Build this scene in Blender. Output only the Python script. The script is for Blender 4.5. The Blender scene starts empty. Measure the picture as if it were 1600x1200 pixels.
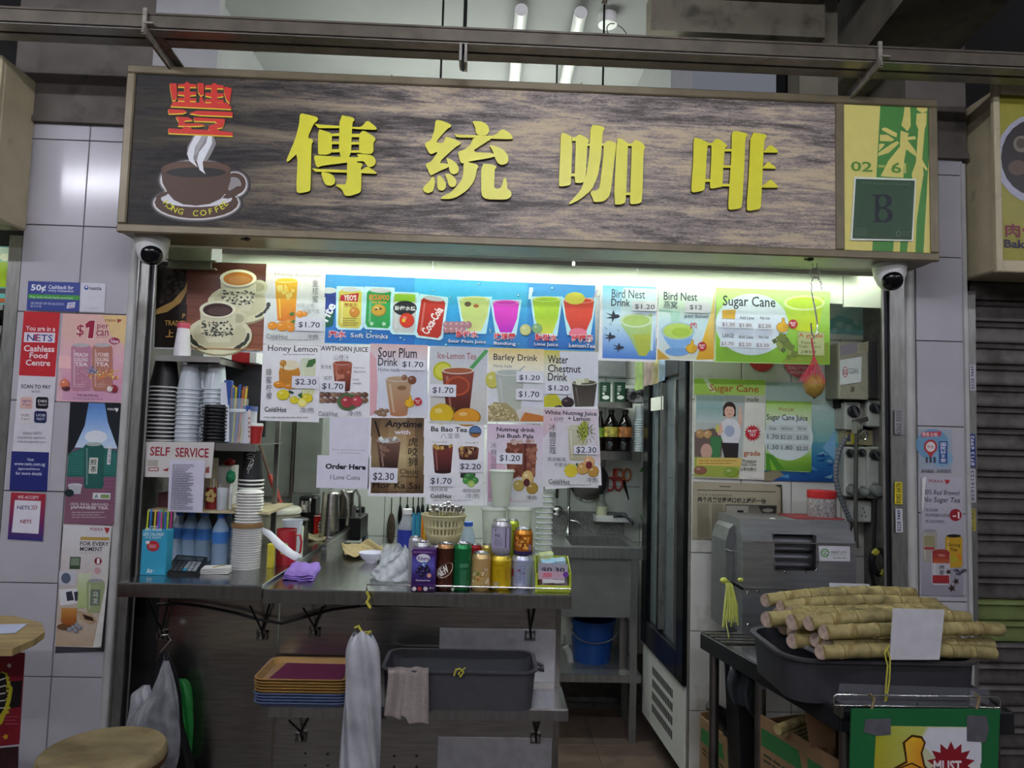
import bpy, bmesh, math, random
from mathutils import Vector, Matrix
from mathutils.geometry import tessellate_polygon
rnd = random.Random(7)
S = bpy.context.scene
COL = S.collection
PI = math.pi
# ------------------------------------------------------------------ camera
F, YAW, PITCH, ROLL = 1110.0,.0317,.0710,.0276
CAM = Vector((1.4014,-2.4303,1.431))
_sy, _cy, _sp, _cp = math.sin(YAW), math.cos(YAW), math.sin(PITCH), math.cos(PITCH)
FW = Vector((_sy*_cp, _cy*_cp, _sp)); R0 = Vector((_cy, -_sy, 0)); U0 = R0.cross(FW)
RT = R0*math.cos(ROLL) + U0*math.sin(ROLL); UP = U0*math.cos(ROLL) - R0*math.sin(ROLL)
cam = bpy.data.cameras.new('camera'); camo = bpy.data.objects.new('camera', cam); COL.objects.link(camo)
cam.sensor_width = 36; cam.lens = F/1600*36; cam.clip_start = .05
camo.matrix_world = Matrix(((RT.x, UP.x, -FW.x, CAM.x),(RT.y, UP.y, -FW.y, CAM.y),(RT.z, UP.z, -FW.z, CAM.z),(0,0,0,1)))
S.camera = camo
# ------------------------------------------------------------------ world, light, exposure
S.view_settings.view_transform = 'Standard'; S.view_settings.look = 'None'
S.view_settings.exposure = 0.75; S.view_settings.gamma = 1.0; S.view_settings.use_curve_mapping = False
W = bpy.data.worlds.new('world'); S.world = W; W.use_nodes = True
W.node_tree.nodes['Background'].inputs[0].default_value = (.80,.84,1.0,1)
W.node_tree.nodes['Background'].inputs[1].default_value = .10
HALL_TUBE, STALL_TUBE, ROOM_TUBE = 60.0,13.0,42.0
# ------------------------------------------------------------------ helpers
def ray(x, y): return FW + RT*((x-800)/F) - UP*((y-600)/F)
def at(x, y, Y):
    d = ray(x, y); return CAM + d*((Y-CAM.y)/d.y)
def atz(x, y, z):
    d = ray(x, y); return CAM + d*((z-CAM.z)/d.z)
def atx(x, y, X):
    d = ray(x, y); return CAM + d*((X-CAM.x)/d.x)
def lin(c):
    if isinstance(c, str):
        c = c.lstrip('#'); c = [int(c[i:i+2], 16)/255 for i in (0,2,4)]
    else: c = [v/255 for v in c]
    return tuple(v/12.92 if v <= .04045 else ((v+.055)/1.055)**2.4 for v in c)
MATS = {}
def mat(name, col, rough=.5, metal=0., var=.08, scale=30., bump=0., stretch=(1,1,1), emit=0., alpha=1., trans=0., ior=1.45, vcol=False, spec=.5, spots=None):
    if name in MATS: return MATS[name]
    m = bpy.data.materials.new(name); m.use_nodes = True; nt = m.node_tree; N = nt.nodes; L = nt.links
    b = N['Principled BSDF']; c = lin(col) if not vcol else (1,1,1)
    b.inputs['Roughness'].default_value = rough; b.inputs['Metallic'].default_value = metal
    b.inputs['IOR'].default_value = ior; b.inputs['Alpha'].default_value = alpha
    b.inputs['Transmission Weight'].default_value = trans; b.inputs['Specular IOR Level'].default_value = spec
    tc = N.new('ShaderNodeTexCoord'); mp = N.new('ShaderNodeMapping'); L.new(tc.outputs['Object'], mp.inputs[0])
    mp.inputs['Scale'].default_value = stretch
    nz = N.new('ShaderNodeTexNoise'); nz.inputs['Scale'].default_value = scale; nz.inputs['Detail'].default_value = 4
    L.new(mp.outputs[0], nz.inputs[0])
    if vcol:
        a = N.new('ShaderNodeAttribute'); a.attribute_name = 'Col'; base = a.outputs['Color']
    else:
        r = N.new('ShaderNodeRGB'); r.outputs[0].default_value = (*c, 1); base = r.outputs[0]
    mx = N.new('ShaderNodeMix'); mx.data_type = 'RGBA'; mx.blend_type = 'MULTIPLY'; mx.inputs[0].default_value = 1
    rp = N.new('ShaderNodeMapRange'); rp.inputs[1].default_value = .3; rp.inputs[2].default_value = .7
    rp.inputs[3].default_value = 1-var*1.6; rp.inputs[4].default_value = 1+var*.4
    L.new(nz.outputs[0], rp.inputs[0]); L.new(base, mx.inputs[6]); L.new(rp.outputs[0], mx.inputs[7])
    out = mx.outputs[2]
    if spots:                                   # dirt: (colour, noise scale, threshold, softness)
        n2 = N.new('ShaderNodeTexNoise'); n2.inputs['Scale'].default_value = spots[1]; n2.inputs['Detail'].default_value = 8
        L.new(tc.outputs['Object'], n2.inputs[0])
        r2 = N.new('ShaderNodeMapRange'); r2.inputs[1].default_value = spots[2]; r2.inputs[2].default_value = spots[2]+spots[3]
        r2.inputs[3].default_value = 0; r2.inputs[4].default_value = .85; L.new(n2.outputs[0], r2.inputs[0])
        m2 = N.new('ShaderNodeMix'); m2.data_type = 'RGBA'; L.new(r2.outputs[0], m2.inputs[0]); L.new(out, m2.inputs[6])
        m2.inputs[7].default_value = (*lin(spots[0]), 1); out = m2.outputs[2]
    L.new(out, b.inputs['Base Color'])
    if emit:
        b.inputs['Emission Color'].default_value = (*c, 1); b.inputs['Emission Strength'].default_value = emit
    if bump:
        bp = N.new('ShaderNodeBump'); bp.inputs['Strength'].default_value = bump; bp.inputs['Distance'].default_value = .01
        L.new(nz.outputs[0], bp.inputs['Height']); L.new(bp.outputs[0], b.inputs['Normal'])
    MATS[name] = m; return m
class MB:
    """collects shapes in world coordinates; build() links them as one mesh object"""
    def __init__(s): s.v = []; s.f = []; s.m = []; s.c = []; s.cur = (1,1,1); s.mi = 0
    def col(s, c): s.cur = lin(c); return s
    def slot(s, i): s.mi = i; return s
    def add(s, vs, fs):
        n = len(s.v); s.v += [tuple(v) for v in vs]; s.c += [s.cur]*len(vs)
        s.f += [tuple(i+n for i in f) for f in fs]; s.m += [s.mi]*len(fs); return s
    def box(s, x0, x1, y0, y1, z0, z1, b=0.):
        if x1 < x0: x0, x1 = x1, x0
        if z1 < z0: z0, z1 = z1, z0
        if y1 < y0: y0, y1 = y1, y0
        return s.obox(Vector(((x0+x1)/2,(y0+y1)/2,(z0+z1)/2)), Vector(((x1-x0)/2,0,0)), Vector((0,(y1-y0)/2,0)), Vector((0,0,(z1-z0)/2)), b)
    def obox(s, c, ax, ay, az, b=0.):
        c, ax, ay, az = map(Vector, (c, ax, ay, az))
        lx, ly, lz = ax.length, ay.length, az.length
        if b <= 0:
            vs = [c+ax*i+ay*j+az*k for i in (-1,1) for j in (-1,1) for k in (-1,1)]
            return s.add(vs, [(0,1,3,2),(4,6,7,5),(0,4,5,1),(2,3,7,6),(0,2,6,4),(1,5,7,3)])
        b = min(b, lx*.9, ly*.9, lz*.9); u = (1-b/lx, 1-b/ly, 1-b/lz)
        vs = []; ix = {}
        for i in (-1,1):
            for j in (-1,1):
                for k in (-1,1):
                    for a in range(3):
                        w = [i*u[0], j*u[1], k*u[2]]; w[a] = (i, j, k)[a]
                        ix[i, j, k, a] = len(vs); vs.append(c+ax*w[0]+ay*w[1]+az*w[2])
        fs = []
        for a in range(3):
            for d in (-1,1):
                q = []
                for p, r in ((-1,-1),(1,-1),(1,1),(-1,1)):
                    t = [0,0,0]; t[a] = d; t[(a+1) % 3] = p; t[(a+2) % 3] = r; q.append(ix[(*t, a)])
                fs.append(q if d > 0 else q[::-1])
        for a in range(3):
            for p in (-1,1):
                for r in (-1,1):
                    t0 = [0]*3; t1 = [0]*3; t0[a] = -1; t1[a] = 1
                    t0[(a+1) % 3] = t1[(a+1) % 3] = p; t0[(a+2) % 3] = t1[(a+2) % 3] = r
                    q = [ix[(*t0,(a+1) % 3)], ix[(*t1,(a+1) % 3)], ix[(*t1,(a+2) % 3)], ix[(*t0,(a+2) % 3)]]
                    fs.append(q[::-1] if p*r > 0 else q)
        for i in (-1,1):
            for j in (-1,1):
                for k in (-1,1):
                    q = [ix[i, j, k, 0], ix[i, j, k, 1], ix[i, j, k, 2]]
                    fs.append(q if i*j*k > 0 else q[::-1])
        return s.add(vs, fs)
    def lathe(s, prof, c, n=20, axis=(0,0,1), cols=None, cap=True):
        """prof: [(radius, height)...] along axis from c"""
        w = Vector(axis).normalized(); a = w.orthogonal().normalized(); b = w.cross(a); c = Vector(c)
        if abs(w.z) > .99: a, b = Vector((1,0,0)), Vector((0,1,0))*(1 if w.z > 0 else -1)
        vs = []; fs = []; cc = []
        for i, (r, h) in enumerate(prof):
            for k in range(n):
                t = 2*PI*k/n; vs.append(c+w*h+a*(r*math.cos(t))+b*(r*math.sin(t)))
                cc.append(lin(cols[i]) if cols else s.cur)
        for i in range(len(prof)-1):
            for k in range(n):
                k2 = (k+1) % n; fs.append((i*n+k, i*n+k2,(i+1)*n+k2,(i+1)*n+k))
        if cap:
            if prof[0][0] > 1e-5: fs.append(tuple(range(n))[::-1])
            if prof[-1][0] > 1e-5: fs.append(tuple((len(prof)-1)*n+k for k in range(n)))
        m = len(s.c); s.add(vs, fs); s.c[m:] = cc; return s
    def cyl(s, p0, p1, r0, r1=None, n=12):
        p0, p1 = Vector(p0), Vector(p1); return s.lathe([(r0,0),(r0 if r1 is None else r1,(p1-p0).length)], p0, n, p1-p0)
    def tube(s, pts, r, n=8, closed=False):
        pts = [Vector(p) for p in pts]; vs = []; fs = []; m = len(pts); pa = None
        for i, p in enumerate(pts):
            t = (pts[(i+1) % m]-pts[i-1]) if closed else (pts[min(i+1, m-1)]-pts[max(i-1,0)])
            t.normalize()
            a = (pa - t*pa.dot(t)) if pa else t.orthogonal()
            if a.length < 1e-6: a = t.orthogonal()
            a.normalize(); pa = a; b = t.cross(a)
            rr = r[i] if isinstance(r, (list, tuple)) else r
            vs += [p+a*(rr*math.cos(2*PI*k/n))+b*(rr*math.sin(2*PI*k/n)) for k in range(n)]
        for i in range(m if closed else m-1):
            j = (i+1) % m
            for k in range(n): fs.append((i*n+k, i*n+(k+1) % n, j*n+(k+1) % n, j*n+k))
        if not closed: fs += [tuple(range(n))[::-1], tuple((m-1)*n+k for k in range(n))]
        return s.add(vs, fs)
    def ell(s, c, rx, ry, rz, n=14, m=8, jit=0.):
        vs = []; fs = []; c = Vector(c)
        for i in range(m+1):
            t = PI*i/m
            for k in range(n):
                p = 2*PI*k/n; q = 1+(rnd.uniform(-jit, jit) if jit else 0)
                vs.append(c+Vector((rx*math.sin(t)*math.cos(p)*q, ry*math.sin(t)*math.sin(p)*q, -rz*math.cos(t)*q)))
        for i in range(m):
            for k in range(n): fs.append((i*n+k, i*n+(k+1) % n, (i+1)*n+(k+1) % n, (i+1)*n+k))
        return s.add(vs, fs)
    def prism(s, pts, d):
        """closed 3-D polygon pts pushed along vector d"""
        pts = [Vector(p) for p in pts]; n = len(pts); d = Vector(d)
        tri = tessellate_polygon([pts])
        fs = [tuple(t) for t in tri] + [tuple(i+n for i in t[::-1]) for t in tri]
        fs += [(i, (i+1) % n, n+(i+1) % n, n+i) for i in range(n)]
        return s.add(pts+[p+d for p in pts], fs)
    def grid(s, fn, nu, nv):
        vs = [fn(i/nu, j/nv) for j in range(nv+1) for i in range(nu+1)]; w = nu+1
        return s.add(vs, [(j*w+i, j*w+i+1,(j+1)*w+i+1,(j+1)*w+i) for j in range(nv) for i in range(nu)])
    def build(s, name, m, parent=None, smooth=None, origin=None, solid=0., vcol=False, sub=0):
        me = bpy.data.meshes.new(name)
        o = bpy.data.objects.new(name, me); COL.objects.link(o)
        off = Vector((0,0,0)); p = parent
        if origin is not None: o.location = origin; off += Vector(origin)
        if p is not None:
            o.parent = p; base = WORLD.get(p.name, Vector((0,0,0)))
            if origin is not None: o.location = Vector(origin)-base
            else: off = base
        WORLD[o.name] = Vector(off)
        me.from_pydata([(x-off.x, y-off.y, z-off.z) for x, y, z in s.v],[], s.f)
        for mm in (m if isinstance(m, (list, tuple)) else [m]): me.materials.append(mm)
        me.polygons.foreach_set('material_index', s.m)
        if vcol:
            ca = me.color_attributes.new('Col', 'FLOAT_COLOR', 'POINT')
            ca.data.foreach_set('color', [q for c in s.c for q in (*c, 1)])
        bm = bmesh.new(); bm.from_mesh(me)
        if not vcol or smooth: bmesh.ops.recalc_face_normals(bm, faces=bm.faces)
        bm.to_mesh(me); bm.free()
        if smooth:
            me.shade_smooth()
            if smooth < 90: me.set_sharp_from_angle(angle=math.radians(smooth))
        if solid:
            md = o.modifiers.new('solid', 'SOLIDIFY'); md.thickness = solid; md.offset = 0
        if sub:
            md = o.modifiers.new('sub', 'SUBSURF'); md.levels = md.render_levels = sub
        return o
WORLD = {}
LABELS = {}
def tag(o, label, cat, group=None, kind=None):
    o['label'] = label; o['category'] = cat
    if group: o['group'] = group
    if kind: o['kind'] = kind
    return o
def thing(name, label, cat, loc=(0,0,0), group=None):
    o = bpy.data.objects.new(name, None); COL.objects.link(o); o.location = loc; o.empty_display_size = .05
    WORLD[o.name] = Vector(loc); return tag(o, label, cat, group)
def struct(o, label=None):
    o['kind'] = 'structure'
    if label: o['label'] = label
    return o
def dup(root, loc, rz=0, label=None, group=None, scale=None):
    r = root.copy(); COL.objects.link(r); r.location = loc; r.rotation_euler[2] += rz; WORLD[r.name] = Vector(loc)
    if label: r['label'] = label
    if group: r['group'] = group
    if scale: r.scale = scale
    for ch in list(root.children):
        c = ch.copy(); COL.objects.link(c); c.parent = r
        for g in ch.children:
            d = g.copy(); COL.objects.link(d); d.parent = c
    return r
def seat(x0, x1, yt, yb, z):
    """a thing whose front foot is at pixel row yb on a surface of height z: (centre x, y, z, width, top z)"""
    p = atz((x0+x1)/2, yb, z); a = at(x0, yb, p.y).x; b = at(x1, yb, p.y).x
    return (a+b)/2, p.y, z, b-a, at((x0+x1)/2, yt, p.y).z
def pbox(x0, y0, x1, y1, Y):
    """pixel box on the plane Y: X0, X1, Z0, Z1"""
    a = at(x0,(y0+y1)/2, Y); b = at(x1,(y0+y1)/2, Y); xm = (x0+x1)/2
    return a.x, b.x, at(xm, y1, Y).z, at(xm, y0, Y).z
# ------------------------------------------------------------------ flat print: lettering and pictures as thin coloured shapes
_TX = {}
def glyphs(s, bold=0., res=3):
    k = (s, bold, res)
    if k not in _TX:
        cu = bpy.data.curves.new('t', 'FONT'); cu.body = s; cu.resolution_u = res; cu.offset = bold; cu.align_x = 'LEFT'
        ob = bpy.data.objects.new('t', cu); COL.objects.link(ob)
        bpy.context.view_layer.update(); dg = bpy.context.evaluated_depsgraph_get()
        me = ob.evaluated_get(dg).to_mesh()
        v = [(q.co.x, q.co.y) for q in me.vertices]; f = [tuple(p.vertices) for p in me.polygons]
        ob.evaluated_get(dg).to_mesh_clear(); bpy.data.objects.remove(ob); bpy.data.curves.remove(cu)
        xs = [q[0] for q in v]; ys = [q[1] for q in v]
        _TX[k] = (v, f, min(xs), max(xs), min(ys), max(ys))
    return _TX[k]
DZ = .00007
class Pr:
    """print on the plane Y (photo pixels locate it), or on any surface through p2p (pixel > plane) and p2w (plane > world)"""
    def __init__(s, Y=0., view=(0,0,1), p2p=None, p2w=None, k=1):
        s.Y = Y; s.vw = view; s.k = k; s.mb = MB()
        s._p = p2p or (lambda x, y: (lambda q: (q.x, q.z))(at(x, y, s.Y)))
        s._w = p2w or (lambda a, b, k: Vector((a, s.Y-k*DZ, b)))
    def view(s, ox, oy, sc): s.vw = (ox, oy, sc); return s
    def P(s, x, y): return s._p(s.vw[0]+x/s.vw[2], s.vw[1]+y/s.vw[2])
    def pl(s, pts, c):
        """polygon given in plane coordinates; c one colour or one per corner"""
        n = len(pts); w = [s._w(a, b, s.k) for a, b in pts]
        fs = [tuple(range(n))] if n < 5 else [tuple(t) for t in tessellate_polygon([[Vector((a, b, 0)) for a, b in pts]])]
        m = len(s.mb.c); s.mb.add(w, fs)
        s.mb.c[m:] = [lin(q) for q in c] if (isinstance(c, list)) else [lin(c)]*n
        s.k += 1; return s
    def poly(s, pts, c): return s.pl([s.P(*p) for p in pts], c)
    def rect(s, x0, y0, x1, y1, c):
        ym, xm = (y0+y1)/2,(x0+x1)/2; a0, a1, b0, b1 = s.P(x0, ym)[0], s.P(x1, ym)[0], s.P(xm, y0)[1], s.P(xm, y1)[1]
        return s.pl([(a0, b0),(a1, b0),(a1, b1),(a0, b1)], c)
    def vgrad(s, x0, y0, x1, y1, cs):
        for i in range(len(cs)-1):
            h = (y1-y0)/(len(cs)-1); s.rect(x0, y0+h*i, x1, y0+h*(i+1), [cs[i], cs[i], cs[i+1], cs[i+1]]); s.k -= .7
        s.k += 1; return s
    def ell(s, cx, cy, rx, ry, c, n=22, a0=0, a1=360):
        full = a1-a0 >= 360; m = n if full else n+1
        return s.poly([(cx+rx*math.cos(math.radians(a0+(a1-a0)*i/n)), cy+ry*math.sin(math.radians(a0+(a1-a0)*i/n))) for i in range(m)], c)
    def line(s, pts, w, c):
        for i in range(len(pts)-1):
            (x0, y0),(x1, y1) = pts[i], pts[i+1]; d = math.hypot(x1-x0, y1-y0) or 1
            u, v = -(y1-y0)/d*w/2,(x1-x0)/d*w/2
            s.poly([(x0+u, y0+v),(x1+u, y1+v),(x1-u, y1-v),(x0-u, y0-v)], c); s.k -= .7
        s.k += 1; return s
    def text(s, t, x0, y0, x1, y1, c, bold=0., res=2, ang=0., arc=0., skew=0.):
        """lettering whose inked box runs x0..x1, y0..y1 (top to bottom)"""
        v, f, vx0, vx1, vy0, vy1 = glyphs(t, bold, res)
        a0, b1 = s.P(x0, y1); a1, _ = s.P(x1, y1); _, b0 = s.P(x0, y0)
        sx = (a1-a0)/(vx1-vx0); sy = (b0-b1)/(vy1-vy0); ca, sa = math.cos(ang), math.sin(ang); w = []
        for x, y in v:
            X, Y2 = (x-vx0)*sx, (y-vy0)*sy
            X += skew*Y2
            if arc: Y2 += arc*((X/(a1-a0)*2-1)**2-1)*(b0-b1)
            w.append(s._w(a0+X*ca-Y2*sa, b1+X*sa+Y2*ca, s.k))
        m = len(s.mb.c); s.mb.add(w, f); s.mb.c[m:] = [lin(c)]*len(w); s.k += 1; return s
    def vtext(s, t, x0, y0, x1, y1, c, bold=0.):
        h = (y1-y0)/len(t)
        for i, ch in enumerate(t): s.text(ch, x0, y0+h*i+h*.06, x1, y0+h*(i+.94), c, bold)
        return s
    def star(s, cx, cy, r, c, n=16, q=.72, ry=None):
        ry = ry or r
        return s.poly([(cx+r*(1 if i % 2 else q)*math.cos(PI*i/n), cy+ry*(1 if i % 2 else q)*math.sin(PI*i/n)) for i in range(2*n)], c)
    def must(s, cx, cy, r, c='b5202b'):
        s.star(cx, cy, r, c); s.text('MUST', cx-r*.55, cy-r*.4, cx+r*.55, cy-r*.04, 'f6eeee', .02); s.text('TRY', cx-r*.4, cy+r*.06, cx+r*.4, cy+r*.42, 'f6eeee', .02); return s
    def thumb(s, cx, cy, r, c='e3b52a', o='8a5a12'):
        s.ell(cx, cy, r*1.06, r*.9, o); s.poly([(cx-r*.2, cy-r*.5),(cx-r*.05, cy-r*1.7),(cx+r*.35, cy-r*1.6),(cx+r*.5, cy-r*.3)], o)
        s.ell(cx, cy, r*.98, r*.82, c); s.poly([(cx-r*.12, cy-r*.5),(cx+r*.02, cy-r*1.6),(cx+r*.28, cy-r*1.5),(cx+r*.42, cy-r*.3)], c)
        for i in range(3): s.line([(cx+r*.1, cy-r*.3+i*r*.36),(cx+r*.9, cy-r*.34+i*r*.36)], r*.07, o)
        return s
    def cup(s, x0, y0, x1, y1, top, bot, taper=.14, rim='d9dbd6', ice=None, lid=True):
        w = x1-x0; e = w*.09
        s.poly([(x0, y0),(x1, y0),(x1-w*taper, y1),(x0+w*taper, y1)],[top, top, bot, bot])
        s.ell((x0+x1)/2, y1, w*(.5-taper), e*.7, bot)
        s.ell((x0+x1)/2, y0, w/2, e*1.25, rim); s.ell((x0+x1)/2, y0, w/2*.9, e*.95, ice or top)
        s.poly([(x0+w*.12, y0+e*2),(x0+w*.2, y0+e*2),(x0+w*(taper+.16), y1-e),(x0+w*(taper+.1), y1-e)], _mixc(top, 'ffffff', .22))
        return s
    def cubes(s, x0, y0, x1, y1, n, cs, r):
        q = random.Random(n)
        for i in range(n):
            x, y = q.uniform(x0, x1), q.uniform(y0, y1); a = q.uniform(0,3); rr = r*q.uniform(.6,1.2)
            s.poly([(x+rr*math.cos(a+k*PI/2), y+rr*math.sin(a+k*PI/2)) for k in range(4)], q.choice(cs)); s.k -= .7
        s.k += 1; return s
    def can(s, x0, y0, x1, y1, body, top='c9ccd2', bottom=None, tilt=0.):
        w = x1-x0; e = w*.1; cx, cy = (x0+x1)/2,(y0+y1)/2; ca, sa = math.cos(tilt), math.sin(tilt)
        R = lambda p: [(cx+(a-cx)*ca-(b-cy)*sa, cy+(a-cx)*sa+(b-cy)*ca) for a, b in p]
        s.poly(R([(x0+w*.1, y0+e),(x1-w*.1, y0+e),(x1, y0+w*.22),(x1, y1-w*.15),(x1-w*.1, y1),(x0+w*.1, y1),(x0, y1-w*.15),(x0, y0+w*.22)]), body)
        s.poly(R([(cx+w*.42*math.cos(PI*i/8), y0+e+e*math.sin(PI*i/8)) for i in range(16)]), top)
        s.poly(R([(x0+w*.12, y0+w*.3),(x0+w*.2, y0+w*.3),(x0+w*.2, y1-w*.2),(x0+w*.12, y1-w*.2)]), _mixc(body, 'ffffff', .3))
        return s
    def fruit(s, cx, cy, r, c, hi=None, ry=None):
        ry = ry or r; s.ell(cx, cy, r, ry, _mixc(c, '402008', .3)); s.ell(cx-r*.06, cy-ry*.06, r*.93, ry*.93, c); s.ell(cx-r*.3, cy-ry*.35, r*.3, ry*.22, hi or _mixc(c, 'ffffff', .4)); return s
    def lines(s, x0, y0, x1, y1, n, c, th=.35, seed=1, ragged=.4):
        """rows of print too small to read"""
        q = random.Random(seed); h = (y1-y0)/n
        for i in range(n):
            x = x0; e = x1-(x1-x0)*ragged*q.random()
            while x < e:
                w = (x1-x0)*q.uniform(.04,.14); s.rect(x, y0+h*(i+.5-th/2), min(x+w, e), y0+h*(i+.5+th/2), c); s.k -= .7; x += w*1.18
        s.k += 1; return s
    def build(s, name='print', parent=None, gloss=.3):
        m = mat('print_%d' % round(gloss*100), 'ffffff', gloss, vcol=True, var=.04, scale=60, spec=.35)
        return s.mb.build(name, m, parent, vcol=True)
def _mixc(a, b, t):
    a, b = a.lstrip('#'), b.lstrip('#')
    return ''.join('%02x' % round(int(a[i:i+2], 16)*(1-t)+int(b[i:i+2], 16)*t) for i in (0,2,4))
def board(name, label, cat, px, Y, draw=None, col='e9e9ee', t=.002, view=(0,0,1), group=None, gloss=.3, edge=None):
    """a flat sheet or board: px = corner pixels TL, TR, BR, BL; its print and price tags are its parts"""
    w = [at(view[0]+x/view[2], view[1]+y/view[2], Y) for x, y in px]
    loc = (w[2]+w[3])/2
    o = thing(name, label, cat, loc, group)
    MB().prism(w, (0, t, 0)).build('sheet', mat('paper_'+col, col, .45, var=.04), o)
    p = Pr(Y, view)
    if draw: draw(p)
    if p.mb.v: p.build('print', o, gloss)
    return o
def ptag(o, txt, x0, y0, x1, y1, Y, view=(0,0,1), tb=None, col='dfe0ea', ang=0., ink='23283a'):
    """a printed price slip stuck onto a board"""
    p = Pr(Y-.006, view); (a0, b0),(a1, b1) = p.P(x0, y0), p.P(x1, y1)
    w = [Vector((a, Y-.006, b)) for a, b in ((a0, b0),(a1, b0),(a1, b1),(a0, b1))]
    p.mb.col(col).prism(w, (0,.0009,0))
    m = (x1-x0)*.07,(y1-y0)*.2
    tx = tb or (x0+m[0], y0+m[1], x1-m[0], y1-m[1])
    p.text(txt, *tx, ink, .008)
    return p.mb.build('price_tag', mat('print_45', 'ffffff', .45, vcol=True, var=.04, scale=60, spec=.35), o, vcol=True)
# ------------------------------------------------------------------ materials
M_tile = mat('white_tile', 'b3b1b7', .16, var=.05, scale=6, bump=.01, spec=.5, spots=('8a857c', 5,.66,.16))
M_tile_in = mat('inner_tile', 'd3d6cf', .2, var=.05, scale=6, spots=('9a958a', 4,.66,.18))
M_tile_side = mat('partition_tile', 'cfd0c8', .22, var=.06, scale=5, spots=('948c78', 6,.62,.16))
M_grout = mat('grout', '6d6a66', .9, var=.2)
M_conc = mat('painted_concrete', '5f5852', .75, var=.22, scale=7, bump=.1, spots=('39342f', 9,.58,.15))
M_plaster = mat('ceiling_paint', '858585', .8, var=.06, scale=3, spots=('8e8c88', 3,.64,.2))
M_beam = mat('beam_paint', '6e685a', .8, var=.2, scale=6, bump=.08, spots=('3c382f', 10,.56,.15))
M_steel = mat('brushed_steel', 'b4b2ae', .27,1., var=.16, scale=9, stretch=(1,1,14), bump=.015, spots=('7a736a', 5,.62,.22))
M_steelh = mat('brushed_steel_top', 'b8b8b8', .2,1., var=.14, scale=9, stretch=(8,1,1), bump=.01)
M_steeld = mat('dull_steel', '8d8a86', .38,1., var=.2, scale=12)
M_chrome = mat('chrome', 'd8d8d8', .12,1., var=.05)
M_alu = mat('aluminium', '9c9c98', .42,.85, var=.16, scale=14, stretch=(6,6,1), spots=('6b6862', 7,.6,.15))
M_black = mat('black_plastic', '15161a', .4, var=.1)
M_blackm = mat('black_metal', '121316', .32,.3, var=.1)
M_white = mat('white_plastic', 'dcdcda', .35, var=.05)
M_cream = mat('cream_paint', 'b9ae8e', .45, var=.1, scale=10, spots=('7c745e', 8,.63,.12))
M_lintel = mat('white_board', 'e4e8de', .5, var=.05, scale=4)
M_gal = mat('galvanised_steel', '77726a', .5,.7, var=.25, scale=22, bump=.06, spots=('3b342c', 12,.52,.14))
M_floor = mat('floor_tile', '6e5d52', .45, var=.16, scale=9, bump=.02, spots=('463a33', 6,.55,.2))
M_hall = mat('hall_floor', '5c554f', .5, var=.2, scale=5)
M_dark = mat('dark_void', '0c0c0d', .9)
def emit_mat(name, col, st):
    m = mat(name, col, .5); b = m.node_tree.nodes['Principled BSDF']
    b.inputs['Emission Color'].default_value = (*lin(col), 1); b.inputs['Emission Strength'].default_value = st; return m
def tiles(parent, xs, zs, Y, m, skip=None, gap=.0016, t=.006, ax='x', name='tile'):
    """tiles proud of the grout between the joint lines xs and zs; alike tiles share a mesh"""
    cache = {}
    for i in range(len(xs)-1):
        for j in range(len(zs)-1):
            x0, x1, z0, z1 = xs[i]+gap, xs[i+1]-gap, zs[j]+gap, zs[j+1]-gap
            if skip and skip((x0+x1)/2,(z0+z1)/2): continue
            k = (round(x1-x0,4), round(z1-z0,4)); c = Vector(((x0+x1)/2, Y, (z0+z1)/2) if ax == 'x' else (Y, (x0+x1)/2,(z0+z1)/2) if ax == 'y' else ((x0+x1)/2,(z0+z1)/2, Y))
            if k in cache:
                o = cache[k].copy(); COL.objects.link(o); o.parent = parent
            else:
                mb = MB(); h = (k[0]/2, k[1]/2)
                if ax == 'x': mb.obox(c, (h[0], 0,0),(0, t/2,0),(0,0, h[1]), .0012)
                elif ax == 'y': mb.obox(c, (t/2,0,0),(0, h[0], 0),(0,0, h[1]), .0012)
                else: mb.obox(c, (h[0], 0,0),(0, h[1], 0),(0,0, t/2), .0012)
                o = cache[k] = mb.build(name, m, parent, origin=c)
            o.location = c-WORLD.get(parent.name, Vector((0,0,0)))
            o.rotation_euler = (rnd.uniform(-.0015,.0015), rnd.uniform(-.001,.001), rnd.uniform(-.0015,.0015)) if ax != 'z' else (rnd.uniform(-.001,.001), rnd.uniform(-.001,.001), 0)
ROWS = [2.4-.3*k for k in range(9)][::-1]            # pillar tile joints, 0 .. 2.4
# ------------------------------------------------------------------ pillars at either side of the stall front
wl = struct(MB().box(-.2,.17,.006,.45,0,2.46).build('wall_left', M_grout), 'white tiled pillar carrying drink posters beside the neighbouring stall')
tiles(wl, [-.2,0,.168], ROWS+[2.458], .003, M_tile)
MB().box(-.26,.20,-.012,.45,2.462,3.3).box(-.26,.20,-.02,.01,2.455,2.475).build('pillar_head', M_conc, wl)
MB().lathe([(.018,0),(.018,2.44)], (.176,.012,0), 12).build('corner_trim', mat('trim_paint', 'b4b5b2', .4, var=.1, scale=12), wl, smooth=40)
wr = struct(MB().box(2.895,3.075,.006,.45,0,2.46).build('wall_right', M_grout), 'white tiled pillar beside the closed roller shutter')
tiles(wr, [2.8955,3.073], ROWS+[2.458], .003, M_tile)
MB().box(2.86,3.08,-.012,.45,2.462,3.3).box(2.85,3.085,-.02,.01,2.455,2.475).build('pillar_head', M_conc, wr)
MB().lathe([(.02,0),(.02,2.44)], (2.875,.012,0), 12).build('corner_trim', MATS['trim_paint'], wr, smooth=40)
MB().box(3.062,3.075,-.01,.006,0,2.44).build('corner_trim', MATS['trim_paint'], wr)
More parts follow.
